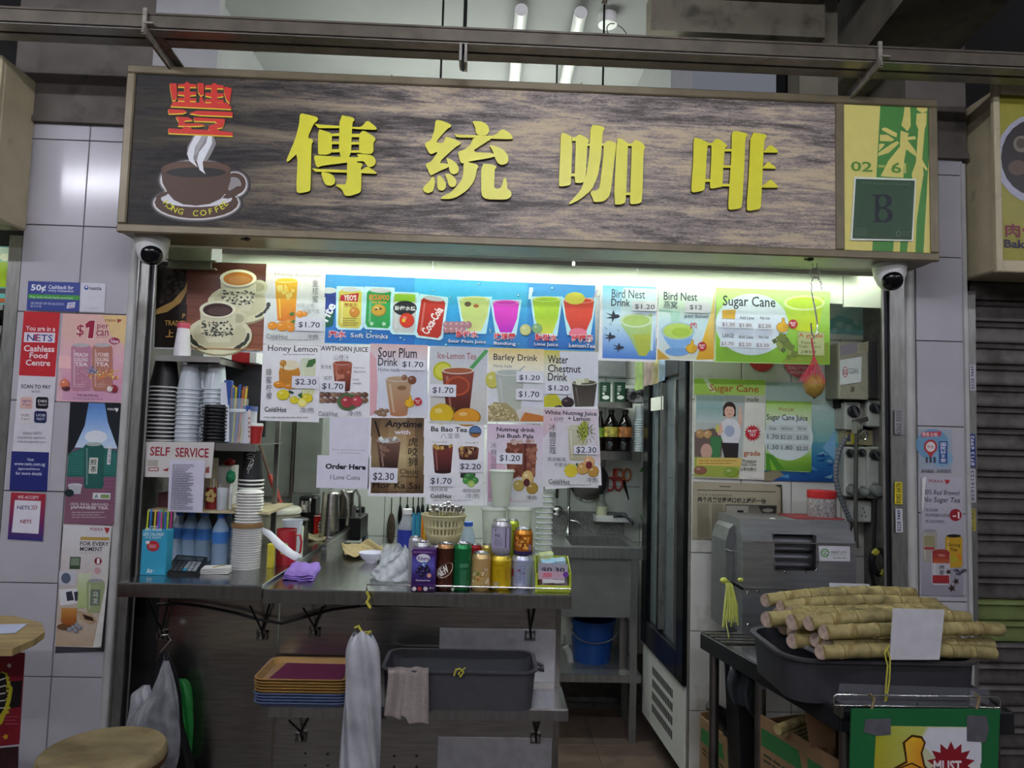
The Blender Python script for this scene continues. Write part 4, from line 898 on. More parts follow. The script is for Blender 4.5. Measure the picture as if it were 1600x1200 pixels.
def d_bowl(p):
    p.view(930,420,5.455)
    p.vgrad(540,160,1015,775,['dfeaea', 'd6ead8', 'c3e0ea', 'cfe2ec', 'd8dcc8']); p.poly([(1020,175),(1012,770),(860,775),(930,560),(985,380)],['e0cf7a', 'd09a20', 'd8a628', 'e0b83a', 'dfd080']); p.poly([(530,680),(640,770),(530,775)], 'c9a040')
    p.text('Bird Nest', 584,196,870,266, '3f4a54', .008); p.text('燕窝', 582,272,698,340, '5a7078', .008); p.text('per bowl', 762,386,962,424, '4a5a60', .006)
    p.poly([(640,360),(725,365),(715,470),(650,470)], 'a9d4c4'); p.line([(545,350),(725,372)], 12, '9accbc')
    p.ell(700,705,105,38, '6f9fd8'); p.poly([(565,520),(850,540),(800,640),(740,680),(640,670),(590,600)], '7fb0e6'); p.ell(705,530,145,78, 'a9c8d8'); p.ell(705,530,128,66, 'b8d66a'); p.ell(730,540,80,40, 'a8c84a')
    p.text('炖', 805,455,868,515, 'c83a34', .01); p.thumb(820,680,46); p.must(910,662,46)
o = board('hanging_poster', 'yellow edged bird nest poster with a blue bowl', 'poster', [(1030,449),(1119,453),(1114,565),(1025,562)], HY-.002, d_bowl)
ptag(o, '$12', 765,278,975,378, HY-.002,(930,420,5.455),(804,306,912,350), ink='4a5564')
def d_cane(p):
    p.view(1100,420,3.333)
    p.vgrad(62,108,655,490,['c4e89a', 'b8e07a', '9cd04a', '84bc34', '7ab02c']); p.ell(250,290,190,160, 'd6e8ee', 40); p.ell(235,280,165,130, 'dbe8f4', 40); p.poly([(420,470),(650,380),(650,490),(400,490)], '7f9a2c')
    p.text('Sugar Cane', 98,138,372,208, '3f4a50', .012)
    p.poly([(420,165),(625,150),(600,290),(560,330),(470,320),(430,250)],['c0e45a', 'b8e04a', 'c8dc20', 'd0dc20', 'c8dc28', 'b8dc40']); p.ell(522,178,108,40, 'dff0a8'); p.ell(522,178,92,30, 'c4e24a')
    p.cubes(365,350,470,470,16,['6a7a34', '4f5f2a', '8a9a4a', '5a6a30'], 26); p.poly([(95,215),(165,212),(160,262),(95,258)], 'd0a83a')
    for t, b_ in (('Add Lime', (185,246,260,262)),('No Ice', (292,248,342,263)),('LARGE', (97,336,155,358)),('Add Lime', (180,345,255,362)),('No Ice', (286,347,336,362))): p.text(t, *b_, '4a5560', .01)
    p.thumb(408,305,30); p.must(463,288,28); p.rect(488,330,625,450, 'b4bc84'); p.text('A grade', 492,335,616,362, 'b8502c', .008); p.text('Premium', 506,376,580,392, '4a5030'); p.text('Sugar Cane', 494,396,606,413, '4a5030'); p.text('上等甘蔗', 500,424,582,440, '3a4028', .01)
o = board('hanging_poster', 'wide green sugar cane price poster behind the hanging hook', 'poster', [(1121,452),(1298,458),(1290,570),(1116,566)], HY-.003, d_cane, col='b8d890')
for t, x0, y0 in (('$1.30', 90,272),('$1.80', 178,276),('$2.20', 278,280),('$1.70', 84,372),('$2.20', 176,376),('$3.30', 268,380)):
    ptag(o, t, x0, y0, x0+78, y0+36, HY-.003,(1100,420,3.333),(x0+5, y0+8, x0+70, y0+29), ink='5a6a7c')
# posters hanging end-on behind the bird nest ones
for k, (x, y0, y1, c, lab) in enumerate(((998,560,611, '8fae4a', 'narrow green poster hanging end-on under the bird nest drink poster'),(1012,560,604, 'c9a9a0', 'narrow pinkish poster hanging end-on between two others'),(1022,562,602, 'd8cf8a', 'narrow yellow poster hanging end-on behind the others'),(1032,562,598, 'a9c9e8', 'narrow blue poster hanging end-on under the yellow edged one'))):
    o = thing('side_poster', lab, 'poster', at(x, y1,.2)); a = at(x-5, y0,.24); b_ = at(x-6, y1,.24); c0 = at(x+7, y0,.17); c1 = at(x+6, y1-4,.17)
    MB().prism([a, c0, c1, b_], (.002,.001,0)).build('sheet', mat('side_'+c, c, .4, var=.3, scale=25), o)
# ------------------------------------------------------------------ posters on the two pillars
PY = -.0035
def d_cash(p):
    p.view(0,400,4)
    p.rect(176,242,498,270, '4a9a48'); p.text('50¢', 192,176,286,224, 'e9ecf4', .03); p.text('Cashback for', 302,180,460,205, 'e2e6f2', .02); p.text('every transaction', 302,208,460,226, 'e2e6f2', .012)
    p.text('Pay with local bank account', 190,248,455,265, 'd6ecd0'); p.text('使用即享现金回扣', 190,286,400,302, 'c2c8e2'); p.text('每次交易', 190,306,258,320, 'c2c8e2')
    p.poly([(424,292),(472,288),(466,324),(416,328)], 'd8dcea'); p.text('NETS', 428,296,464,308, '3a4aa0', .02); p.text('click', 426,311,462,322, 'b83040', .02)
board('pillar_poster', 'small blue cashback sticker, topmost on the poster pillar', 'sticker', [(44,439),(125.5,441.5),(123.5,487),(41.5,484.5)], PY, d_cash, col='2e3f8c', t=.0008)
def d_nestia(p):
    p.view(0,400,4); p.ell(540,198,14,14, '2f4a9a'); p.ell(540,194,7,7, 'dfe0ea'); p.text('nestia', 560,190,634,212, '2a2f4a', .02); p.text('Scan to download', 540,318,612,324, '8a8a96'); p.text('the app', 555,328,595,334, '8a8a96')
board('pillar_poster', 'small white app sticker beside the blue cashback one', 'sticker', [(126,441.5),(165,443),(163,488),(124,487)], PY, d_nestia, col='cfcfd8', t=.0008)
def d_nets(p):
    p.view(0,400,4)
    p.poly([(150,345),(376,355),(344,755),(118,746)], 'bd3038'); p.text('You are in a', 160,435,345,466, 'ecdfe0', .015)
    p.poly([(152,476),(346,480),(342,542),(148,538)], 'dcd8e0'); p.text('NETS', 168,488,328,530, '2f3f8c', .01); p.text('E', 215,488,245,530, 'c03040', .0)
    for t, b in (('Cashless', (148,556,340,596)),('Food', (184,602,296,638)),('Centre', (160,646,314,684))): p.text(t, *b, 'ecdfe0', .025)
    p.text('SCAN TO PAY', 132,802,318,826, '2a2c38', .02); p.text('with', 196,836,250,854, '5a5c68')
    for x, y, c, a, b, i in ((128,880, 'd8b0a8', 'NETS', 'Pay', '4a4a8c'),(226,880, '22242c', 'DBS', 'PayLah!', 'e6e0e2'),(120,968, 'd9d4d8', 'OCBC', 'Digital', '5a4a50'),(216,968, '222a54', 'UOB', 'MIGHTY', 'dfe0ea')):
        p.poly([(x+10, y),(x+70, y+2),(x+78, y+12),(x+76, y+66),(x+66, y+76),(x+6, y+74),(x-2, y+64),(x, y+10)], c); p.text(a, x+12, y+18, x+68, y+34, i, .01); p.text(b, x+14, y+42, x+66, y+58, i)
    for t, b in (('Other NETS', (144,1096,262,1114)),('payment options', (112,1124,286,1144)),('are accepted too', (112,1150,286,1168))): p.text(t, *b, '7a7c88')
    p.view(0,700,2.4); p.poly([(45,12),(185,16),(178,162),(36,158)], '2b3272')
    for t, b in (('Visit', (102,38,128,48)),('www.nets.com.sg', (54,54,170,68)),('/gocashless', (68,72,150,84)),('for more details', (60,88,158,100))): p.text(t, *b, 'd6d8e6', .01)
board('pillar_poster', 'tall red, white and blue cashless payment strip', 'sticker', [(38,486),(94,489),(75,767.5),(14,765)], PY, d_nets, col='d3d1d8', t=.0008)
def d_accept(p):
    p.view(0,700,2.4); p.poly([(42,166),(172,172),(160,350),(28,342)],['a8303a', 'a8303a', '2b3272', '2b3272']); p.text('WE ACCEPT', 66,178,146,190, 'e6dfe2', .015)
    p.poly([(56,195),(154,199),(144,322),(44,316)], 'dddce4'); p.text('NETS', 64,216,112,230, '3a3a7a', .02)
    for i in range(3): p.line([(118+i*8,214),(124+i*8,223),(117+i*8,232)], 2.5, '8a3040')
    p.text('NETS', 76,268,118,282, '8a3040', .02)
board('pillar_poster', 'small red and blue rounded payment sticker on the pillar', 'sticker', [(18,769),(71.5,771.5),(66,846),(11.5,843)], PY, d_accept, col='d3d1d8', t=.0008)
def tea_can(p, x0, y0, x1, y1, c, t1, ink='f0e6ea'):
    p.can(x0, y0, x1, y1, c, 'b9b4b8'); m = (x0+x1)/2; w = x1-x0; h = y1-y0
    for i, t in enumerate(t1): p.text(t, m-w*.32, y0+h*(.2+i*.1), m+w*.32, y0+h*(.28+i*.1), ink, .02)
    q = random.Random(int(x0))
    for i in range(16): p.ell(q.uniform(x0+w*.12, x1-w*.12), q.uniform(y0+h*.5, y1-h*.1), 4,4, _mixc(c, 'ffffff', .4), 6); p.k -= .7
    p.k += 1; p.lines(x0+w*.25, y1-h*.16, x1-w*.25, y1-h*.06,2, _mixc(c, 'ffffff', .4))
def d_can1(p):
    p.view(0,400,4)
    p.vgrad(392,365,790,905,['e2b8b0', 'dfb8ae', 'e4b4c0', 'd9a0b6', 'd0a0bc']); p.poly([(640,370),(790,372),(780,560),(700,500)], 'e0c48c'); p.poly([(370,620),(560,640),(560,710),(365,700)], 'efc0c0')
    p.text('POKKA', 656,394,724,410, '9a3a34', .015); p.poly([(732,394),(760,396),(756,410),(744,412),(740,420),(736,418)], '9a3a34')
    for c, d, bo in (('f0e6de', 0,.04),('9c2740', 0,.005)): p.text('$', 478,428,522,506, c, bo); p.poly([(534-bo*90,426),(562,404-bo*90),(594+bo*90,404-bo*90),(582+bo*90,514+bo*90),(550-bo*90,514+bo*90),(560-bo*90,444),(538-bo*90,450)], c); p.text('per', 608,428,680,462, c, bo+.01); p.text('can', 602,464,678,498, c, bo+.01)
    p.text('while stocks last', 604,502,676,510, '9c4750'); p.ell(716,532,34,22, '9c2f54'); p.text('New', 692,518,742,546, 'f0dfe4', .02)
    tea_can(p, 445,545,572,842, 'b98298', ('PEACH', 'OOLONG', 'TEA')); tea_can(p, 578,545,705,842, 'b57a6c', ('LYCHEE', 'OOLONG', 'TEA'))
    q = random.Random(2)
    for i in range(60): p.ell(q.uniform(555,750), 735+q.uniform(-22,34), q.uniform(3,8), q.uniform(3,8), q.choice(['e8c86a', 'e6a24a', 'efd98a', 'd87a3a']), 6); p.k -= .7
    p.k += 1
    for i in range(20): p.ell(q.uniform(555,610), q.uniform(690,735), 6,6, q.choice(['5a6a9a', '8a9ac0']), 6); p.k -= .7
    p.k += 1; p.fruit(410,800,28, 'd87a5a', ry=32); p.fruit(418,828,26, '5a2a30', ry=12); p.fruit(718,830,24, '8f3038'); p.fruit(692,832,18, 'e6dcd8')
    p.text('THE TEA FOR ALL', 486,862,624,876, '5a2a44', .015); p.text('who want a fruity pick-me-up', 462,884,648,898, '6a3a54')
board('pillar_poster', 'pink canned tea poster offering one dollar per can', 'poster', [(97.5,490),(198,493),(191,629.5),(88,627)], PY, d_can1, col='d9b0b8', t=.0012)
def d_jap(p):
    p.view(0,400,4)
    p.vgrad(440,920,762,1200,['5a86c8', '7aa4dc', 'a8c4e8', 'c4d6ea']); p.ell(600,1130,70,40, 'dfe6ee'); p.poly([(440,915),(555,918),(530,1060),(470,1190),(425,1250),(430,1100)], '22262c'); p.poly([(655,920),(765,922),(755,1260),(715,1150),(675,1040)], '252a30')
    p.text('POKKA', 672,950,716,964, 'e4e4ea', .015); p.poly([(716,950),(740,952),(738,966),(728,976)], 'e4e4ea')
    p.view(0,700,2.4)
    p.poly([(257,22),(330,-10),(440,10),(436,110),(252,110)], '2f6a62')
    for i in range(9): p.line([(258,25+i*9),(320,15+i*10)], 2.5, '3f867a'); p.line([(385,30+i*8),(436,24+i*9)], 2.5, '3f867a')
    p.poly([(252,108),(436,108),(428,288),(240,284)], '80586c')
    for i in range(7): p.line([(250,122+i*14),(434,124+i*14)], 1.6, '6a4458')
    p.can(316,-22,390,152, '2c5f57', 'a8b4b4'); p.rect(336,36,368,96, 'd3d6cc'); p.vtext('煎茶', 340,40,364,92, '2a3a34', .01); p.rect(405,-5,418,62, 'dfe0e4'); p.vtext('日本茶', 407,0,416,58, '3a3a44')
    p.ell(284,140,28,8, 'c9ccd0'); p.poly([(258,138),(310,138),(304,172),(264,172)], 'b4b8be'); p.ell(262,168,18,14, '26343a'); p.rect(350,168,416,192, 'dcdce2'); p.text('A', 356,172,370,188, '2f6a62', .02); p.rect(380,174,412,188, '7a9a5a')
    p.text('100% REAL BREWED', 266,204,410,214, 'dfd6dc', .004); p.text('JAPANESE TEA', 266,216,408,230, 'e9e2e8', .02); p.lines(272,236,400,264,3, 'cbb9c4', .3)
board('pillar_poster', 'dark Japanese tea poster with a green can under blue sky', 'poster', [(112,628.5),(190.5,631),(181.5,818.5),(99.5,815.5)], PY, d_jap, col='6a5868', t=.0012)
def d_moment(p):
    p.view(0,700,2.4)
    p.poly([(238,288),(416,296),(404,440),(380,745),(208,742)],['d6d6da', 'd6d6da', 'cfd0cc', 'b8a48c', 'b49c80'])
    p.text('POKKA', 338,298,386,310, '8a2a34', .015); p.poly([(390,298),(412,300),(408,312),(400,322)], 'a8343c'); p.rect(302,334,410,346, 'b89a50')
    p.text('FOR EVERY', 300,350,408,366, '2a2a32', .015); p.text('MOMENT', 300,370,384,386, '2a2a32', .015); p.text('NEVER TOO MUCH', 300,391,384,395, '8a8a90')
    p.ell(368,424,14,14, '7a2830'); p.text('1', 363,414,373,434, 'efe6e6', .03); p.star(366,460,14, 'c9a0a0', 8,.8)
    p.rect(262,408,302,454, '3f4f3a'); p.rect(266,412,298,440, '7a8a74'); p.poly([(222,460),(288,462),(280,515),(220,512)], 'c3c6ce'); p.ell(248,488,18,20, '5a6478'); p.poly([(222,530),(312,524),(314,578),(226,592)], 'dcdcdf')
    for x in (262,292): p.poly([(x-14,540),(x+8,536),(x+16,570),(x-10,574)], '3a3e4a')
    p.vgrad(292,470,340,600,['cdd6b8', 'b4c48c', 'a8b880']); p.can(326,490,394,618, '9aa47a', '9a9ea4'); p.rect(340,530,376,590, '6a7a68'); p.vtext('乌龙', 348,536,368,584, 'dfe0d6')
    p.ell(258,670,44,14, '6a4a34'); p.poly([(232,600),(290,600),(288,650),(272,664),(244,664),(230,650)],['c08a4a', 'c08a4a', '9a5a28', '8a4a20', '8a4a20', '9a5a28']); p.poly([(288,608),(350,622),(364,650),(340,662),(300,640)], 'b49a7a'); p.poly([(310,622),(348,634),(354,650),(320,642)], '3a2622')
    for x, y in ((276,672),(290,664),(262,680),(300,672),(286,684)): p.fruit(x, y, 9, '8a8e9a')
o = board('pillar_poster', 'peeling beige tea poster, lowest on the pillar', 'poster', [(99,818),(175,822),(158,1012),(86,1010)], PY, d_moment, col='c9c4bc', t=.001)
MB().prism([at(98,821, PY+.001), at(176,824, PY+.001), at(163,1018, PY+.001), at(86,1020, PY+.001)], (0,.0012,0)).build('backing', mat('dark_card', '34363c', .7), o)
MB().prism([at(168,900, PY), at(172,870, PY), at(158,1010, PY-.02), at(145,1012, PY-.022)], (0,.001,0)).build('curled_edge', mat('paper_edge', 'd0cfc8', .6), o)
# pillar beside the shutter
def d_hawk(p):
    p.view(1290,430,2.306)
    p.rect(335,555,455,700, '9aa6b4'); p.ell(385,610,60,56, '6f98b8', 14); p.ell(420,660,40,30, '7fa4c0', 12); p.poly([(345,566),(416,562),(416,580),(345,584)], 'b84a54'); p.text('我爱食阁', 348,566,412,580, 'ecdcdc', .01)
    p.ell(378,618,24,26, 'b23f3f'); p.ell(378,618,17,18, 'dcd8d8'); p.text('熟食', 366,612,390,624, 'a83a3a'); p.poly([(366,640),(390,640),(378,660)], 'b23f3f')
    for x in (364,378,392): p.rect(x-4,655, x+4,676, '4a4a58')
    p.rect(408,598,438,678, '33508c'); p.vtext('国民好食堂', 413,602,433,674, 'e4e6ee', .01); p.text('美食精选', 345,698,388,710, '5a5a66'); p.text('好食推荐', 400,698,452,710, '5a5a66')
board('pillar_poster', 'small pale blue food hall sticker on the shutter-side pillar', 'sticker', [(1435,670),(1488,671),(1489,738),(1436,737)], PY, d_hawk, col='a9aab2', t=.0008)
def d_tea0(p):
    p.view(1290,430,2.306)
    p.vgrad(345,728,495,1155,['b4b2bc', 'b0aeb8', 'a8a6b0', '9c9aa4', '8c8a94'])
    p.text('POKKA', 372,736,424,747, '9a3a44', .015); p.poly([(428,736),(448,738),(444,748),(434,754)], 'a83a44')
    p.text('100% Real Brewed', 346,772,480,790, '2a2a34', .0, skew=.2); p.text('No Sugar Tea', 350,798,482,822, '2a2a34', .006, skew=.2)
    for y, t in ((845, '0% SUGAR'),(864, '0% PRESERVATIVES'),(886, '0% COLOURING')): p.text(t, 360, y-5,360+len(t)*5.6, y+6, '4a4a56', .01)
    p.ell(468,864,22,22, '9a2a34'); p.text('-1', 458,852,482,876, 'e6d8d8', .03)
    p.view(1380,780,7.5)
    p.can(460,350,630,740, '9c988c', '8a8a90'); p.rect(480,560,600,590, '9a3a40'); p.rect(480,430,600,550, '8f8a66')
    p.can(725,410,925,800, 'b8922c', '2a2426'); p.text('Oolong', 750,515,900,560, '2a2010', .01); p.text('Tea', 785,570,865,606, '2a2010', .01); p.ell(880,680,40,40, 'c87a2c'); p.ell(830,700,50,36, 'a8a02c')
    p.can(562,585,780,1010, 'b4b2ba', '8a4038'); p.vgrad(572,612,775,750,['8f3030', '9a3a30', 'b0623a']); p.vgrad(575,890,770,985,['9a3034', '8a2a30']); p.vtext('烤茶', 650,765,715,890, '2a2a30', .004); p.text('POKKA', 640,640,720,670, 'd8b0a0')
    for x, y, r in ((760,850,42),(850,960,44),(800,1040,50)): p.star(x, y, r, '3a2a26', 5,.4)
    for x, y in ((850,830),(910,850),(940,830),(880,870)): p.fruit(x, y, 34, '4a4a52', ry=16)
o = board('pillar_poster', 'tall grey sugar-free canned tea poster in a plastic sleeve', 'poster', [(1440,746),(1503,751),(1509,931),(1437,928)], PY, d_tea0, col='a5a4ac', t=.0012)
MB().prism([at(1440,748, PY-.002), at(1446,745, PY-.002), at(1442,790, PY-.004), at(1440,800, PY-.004)], (0,-.004,0)).build('sleeve_edge', M_white, o)
def strip(name, label, px, Y, col, txt=None, ink='2a3a6a', extra=None, tcol=None):
    def d(p):
        if txt:
            x0 = (px[0][0]+px[3][0])/2; x1 = (px[1][0]+px[2][0])/2; y0, y1 = px[0][1], px[2][1]
            a0, b0 = p.P(x0, y1); a1, b1 = p.P(x1, y0); g = glyphs(txt, .01,2); L_ = (b1-b0)*.9; w_ = (a1-a0)*.55; vs = []
            for u, v in g[0]: vs.append(p._w(a0+(a1-a0)*.75-(v-g[4])/(g[5]-g[4])*w_, b0+(b1-b0)*.05+(u-g[2])/(g[3]-g[2])*L_, p.k))
            m = len(p.mb.c); p.mb.add(vs, g[1]); p.mb.c[m:] = [lin(ink)]*len(vs); p.k += 1
    return board(name, label, 'sticker', px, Y, d, col=col, t=.0006)
strip('phone_sticker', 'yellow phone number sticker on the shutter guide beside the switches', [(1398,753),(1410,753),(1410,788),(1398,788)], -.013, 'c8b82c', '8282 6676', '3a3420')
strip('phone_sticker', 'white locksmith phone sticker under the yellow one on the guide', [(1399,795),(1410,795),(1411,832),(1400,832)], -.013, 'c9c9d0', '8228 9449', '26325c')
strip('phone_sticker', 'torn grey sticker higher on the shutter guide by the switches', [(1398,640),(1411,640),(1411,680),(1398,678)], -.013, '8c8a8c', '6262 5555', '4a4a50')
GX = [(1512,457),(1524,457),(1527,930),(1514,930)]
sg = struct(MB().prism([at(x, y, .004) for x, y in [(1512,455),(1524,455),(1531,1199),(1521,1199)]], (0,.05,0)).build('trim_4', M_alu), 'grey guide strip between the tiled pillar and the roller shutter')
for y0, y1, c, t, lab in ((570,610, 'b9bac2', '8228 9449', 'white phone sticker, upper on the shutter-edge strip'),(678,730, '2f3f7a', '8713 6992', 'blue phone sticker on the shutter-edge strip'),(733,785, 'bdbcc2', '85916123', 'white phone sticker below the blue one on the strip'),(795,830, 'a8a03a', '9111 6262', 'yellowish worn sticker, lowest on the strip')):
    strip('phone_sticker', lab, [(1515, y0),(1524, y0),(1525, y1),(1516, y1)], .002, c, t, 'e6e6ee' if c == '2f3f7a' else '4a3a5c')
MB().box(*[at(1464,610,-.004).x, at(1472,610,-.004).x], -.0006,.0, at(1468,616,0).z, at(1468,604,0).z)
# roller shutter of the next stall: slats one by one
sh = struct(thing('door_1', 'grey perforated roller shutter of the closed neighbouring stall', 'shutter', (3.6,.06,0)))
del sh['category']
M_sl = mat('shutter_slat', '605c59', .5,.5, var=.2, scale=30, spots=('38342f', 9,.55,.15)); M_slg = mat('shutter_slat_green', '6c7a45', .5,.2, var=.15, scale=20)
ys = [438+33.2*i for i in range(25)]
for i, y in enumerate(ys[:-1]):
    zt_, zb_ = at(1560, y, .06).z, at(1560, y+33.2,.06).z; h = zt_-zb_; x0 = at(1518,700,.06).x
    prof = [(0,0),(.012,-.1*h),(.016,-.22*h),(.006,-.30*h),(.004,-.62*h),(.012,-.80*h),(.010,-.94*h),(-.004,-1.0*h)]
    mb = MB(); n = len(prof)
    vs = [Vector((x, .06-d, zt_+z)) for x in (x0,4.6) for d, z in prof]
    mb.add(vs, [(k, k+1, n+k+1, n+k) for k in range(n-1)])
    mb.build('slat', M_slg if i in (15,16) else M_sl, sh, smooth=50)
MB().box(at(1516,700,.06).x, 4.6,.065,.08,0,2.4).build('back', M_dark, sh)
MB().box(at(1516,440,.06).x, 4.6,-.0,.08, at(1560,438,.06).z, 2.05).build('shutter_housing', M_blackm, sh)
# ------------------------------------------------------------------ counters, panels, shelves
CZL, CZR = .955,.943
xl0 = at(185,910,-.22).x; xj = at(410,917,-.22).x; xr1 = at(893,928,-.21).x
o = thing('worktop_unit', 'raised stainless counter top holding the calculator and water bottles', 'counter', (.5,.1, CZL))
MB().box(xl0, xj-.001,-.22,.95, CZL-.006, CZL, .002).box(xl0, xj-.001,-.222,-.214, CZL-.042, CZL-.004).box(xj-.006, xj-.001,-.22,.95, CZL-.042, CZL-.004).build('worktop', M_steelh, o)
o = thing('worktop_unit', 'lower stainless counter top lined with drink cans and a wire rail', 'counter', (1.2,.1, CZR))
MB().box(xj, xr1,-.21,.72, CZR-.006, CZR, .002).box(xj, xr1,-.212,-.204, CZR-.042, CZR-.004).box(xr1-.006, xr1,-.21,.72, CZR-.042, CZR-.004).build('worktop', M_steelh, o)
q0 = at(573,913,-.2).x; q1 = at(891,917,-.2).x; rz = at(700,916,-.2).z
MB().tube([(q0,-.2, CZR),(q0,-.2, rz),(q1,-.2, rz),(q1,-.2, CZR)], .0022,6).build('wire_rail', M_chrome, o)
for px in (735,831): x = at(px, 920,-.2).x; MB().cyl((x, -.2, CZR),(x, -.2, rz), .0018, n=6).build('rail_post', M_chrome, o)
fp = thing('counter_panel_sheet', 'brushed steel panel under the counter behind the hanging bags', 'panel', (.53,.01,0))
pA0 = at(246,1000,0).x; pA1 = at(433,1000,0).x; pB1 = at(868,1000,0).x
MB().box(pA0, pA1,0,.02,0, CZL-.044).build('panel', M_steel, fp)
fp = thing('counter_panel_sheet', 'brushed steel panel under the counter behind the tray shelf', 'panel', (1.2,.01,0))
MB().box(pA1+.006, pB1,0,.02,0, CZR-.044).build('panel', M_steel, fp)
a, b, c, d = pbox(686,983,868,1064,-.002); MB().box(a, b, -.003,0, c, d).build('patch', mat('pale_sheet', 'c9c9cf', .4,.6, var=.12), fp)
a, b, c, d = pbox(684,1153,862,1199,-.002); MB().box(a, b, -.003,0, c-.1, d).build('patch', MATS['pale_sheet'], fp)
for px, py in ((477,1177),(512,1178),(477,1196),(512,1196),(616,1181),(651,1181),(616,1198),(651,1198),(740,985)):
    q = at(px, py, -.001); MB().cyl((q.x, -.002, q.z),(q.x, .001, q.z), .004, n=8).build('screw', M_black, fp)
MB().box(at(868,1000,0).x, at(876,1000,0).x, -.004,.3,0, CZR-.044).build('end_panel', M_steeld, fp)
MB().box(.2, pA1,.05,.06,0, CZL-.05).build('gap_shade', M_dark, thing('shade_sheet', 'black sheet standing in for the shade behind the steel panel by the pillar', 'panel', (.3,.05,0)))  # near-black sheet painted as the shade in the open gap
o = thing('low_shelf', 'low stainless shelf under the counter carrying trays and a grey tub', 'shelf', (1.2,-.1,.6))
s0, s1 = at(420,1104,-.2).x, at(888,1112,-.2).x; LZ = .598
MB().box(s0, s1,-.2,0, LZ-.006, LZ, .002).box(s0, s1,-.202,-.194, LZ-.036, LZ-.004).build('board', M_steelh, o)
for px in (435,838):
    x = at(px, 1130,-.05).x; MB().box(x-.01, x+.01,-.12,0, LZ-.05, LZ-.036).build('bracket', M_steeld, o)
def wire_prop(px, py0, py1, label, w=14):
    x = at(px, py0,-.02).x; z0 = at(px, py0,-.02).z; z1 = at(px, py1,-.02).z; o = thing('folding_bracket', label, 'bracket', (x, -.01, z1))
    k = w/520
    MB().tube([(x-k, -.06, z0),(x, -.012, z1+.03),(x+k*.2,-.01, z1)], .0035,6).tube([(x+k, -.03, z0),(x, -.012, z1+.03)], .0035,6).build('rod', M_blackm, o)
    MB().box(x-.017, x+.017,-.012,-.002, z1-.004, z1+.002).box(x-.017, x+.017,-.012,-.002, z1+.02, z1+.026).box(x-.017, x-.012,-.012,-.002, z1, z1+.026).box(x+.012, x+.017,-.012,-.002, z1, z1+.026).build('catch', M_steeld, o)
wire_prop(254,934,1000, 'folding wire bracket above the hanging carrier bags'); wire_prop(410,942,1000, 'folding wire bracket at the joint of the counters')
wire_prop(492,946,995, 'folding wire bracket above the tray stack'); wire_prop(830,948,1000, 'folding wire bracket above the grey tub handle', 6)
wire_prop(470,1118,1160, 'lower folding bracket below the tray stack'); wire_prop(838,1122,1162, 'lower folding bracket below the tub end', 6)
o = thing('power_cable', 'black cable sagging under the counter edge', 'cable', at(440,975,-.03))
MB().tube([at(x, y, -.03) for x, y in ((246,944),(280,943),(320,948),(365,957),(400,967),(440,974),(480,963),(520,952),(570,946),(620,945),(670,947),(720,946),(760,944))], .005,8).build('cable', M_black, o, smooth=60)
# trays
M_tan = mat('tray_tan', 'a8834a', .4, var=.08); M_blu = mat('tray_blue', '66759c', .4, var=.08)
def rrect(x0, x1, y0, y1, r, n=5):
    p = []
    for cx, cy, a0 in ((x1-r, y1-r, 0),(x0+r, y1-r, 90),(x0+r, y0+r, 180),(x1-r, y0+r, 270)):
        for i in range(n+1): a = math.radians(a0+90*i/n); p.append((cx+r*math.cos(a), cy+r*math.sin(a)))
    return p
def basin(mb, x0, x1, y0, y1, z0, z1, r, flare, rim=.006, t=.004, n=5):
    """open rounded tray or tub: outer wall, rolled rim, inner wall and floor"""
    L = [(rrect(x0+flare, x1-flare, y0+flare, y1-flare, r*.8, n), z0),(rrect(x0+rim, x1-rim, y0+rim, y1-rim, r, n), z1-rim),(rrect(x0, x1, y0, y1, r+rim, n), z1-rim*.6),(rrect(x0, x1, y0, y1, r+rim, n), z1),
         (rrect(x0+rim+t, x1-rim-t, y0+rim+t, y1-rim-t, r, n), z1),(rrect(x0+flare+t, x1-flare-t, y0+flare+t, y1-flare-t, r*.8, n), z0+t)]
    m = len(L[0][0]); vs = [(x, y, z) for p, z in L for x, y in p]; fs = []
    for j in range(len(L)-1):
        for i in range(m): fs.append((j*m+i, j*m+(i+1) % m, (j+1)*m+(i+1) % m, (j+1)*m+i))
    fs += [tuple(range(m))[::-1], tuple((len(L)-1)*m+i for i in range(m))]
    return mb.add(vs, fs)
tx0, tx1 = at(395,1075,-.22).x, at(547,1075,-.22).x
names = ['blue plastic tray %s in the stack under the counter' % s for s in ('lowest', 'second from the bottom', 'third from the bottom', 'fourth from the bottom')] + ['tan plastic tray %s in the stack under the counter' % s for s in ('lowest of the tan ones', 'second lowest of the tan ones', 'middle one of the tan ones', 'just below the top tray')] + ['topmost tan plastic tray holding a magenta mat']
proto = {}
TZ = LZ
for i, nm in enumerate(names):
    kind = 'b' if i < 4 else 't'; z = TZ+i*.0085
    if kind not in proto:
        proto[kind] = o = thing('serving_tray', nm, 'tray', (tx0,-.235, z), 'stacked serving trays')
        basin(MB(), tx0, tx1,-.235,-.015, z, z+.018,.03,.016,.003,.002).build('tray', M_blu if i < 4 else M_tan, o, smooth=40)
    else:
        o = dup(proto[kind], (tx0+rnd.uniform(-.002,.002), -.235+rnd.uniform(-.002,.002), z), rnd.uniform(-.006,.006), nm)
o = thing('placemat', 'magenta mat lying in the topmost tan tray', 'mat', ((tx0+tx1)/2,-.12, TZ+.072)); zz = TZ+8*.0085+.0035
MB().prism([(tx0+.035,-.205, zz),(tx1-.03,-.207, zz),(tx1-.04,-.045, zz),(tx0+.05,-.04, zz)], (0,0,.0015)).build('mat', mat('magenta_cloth', '6b2148', .9, var=.1), o)
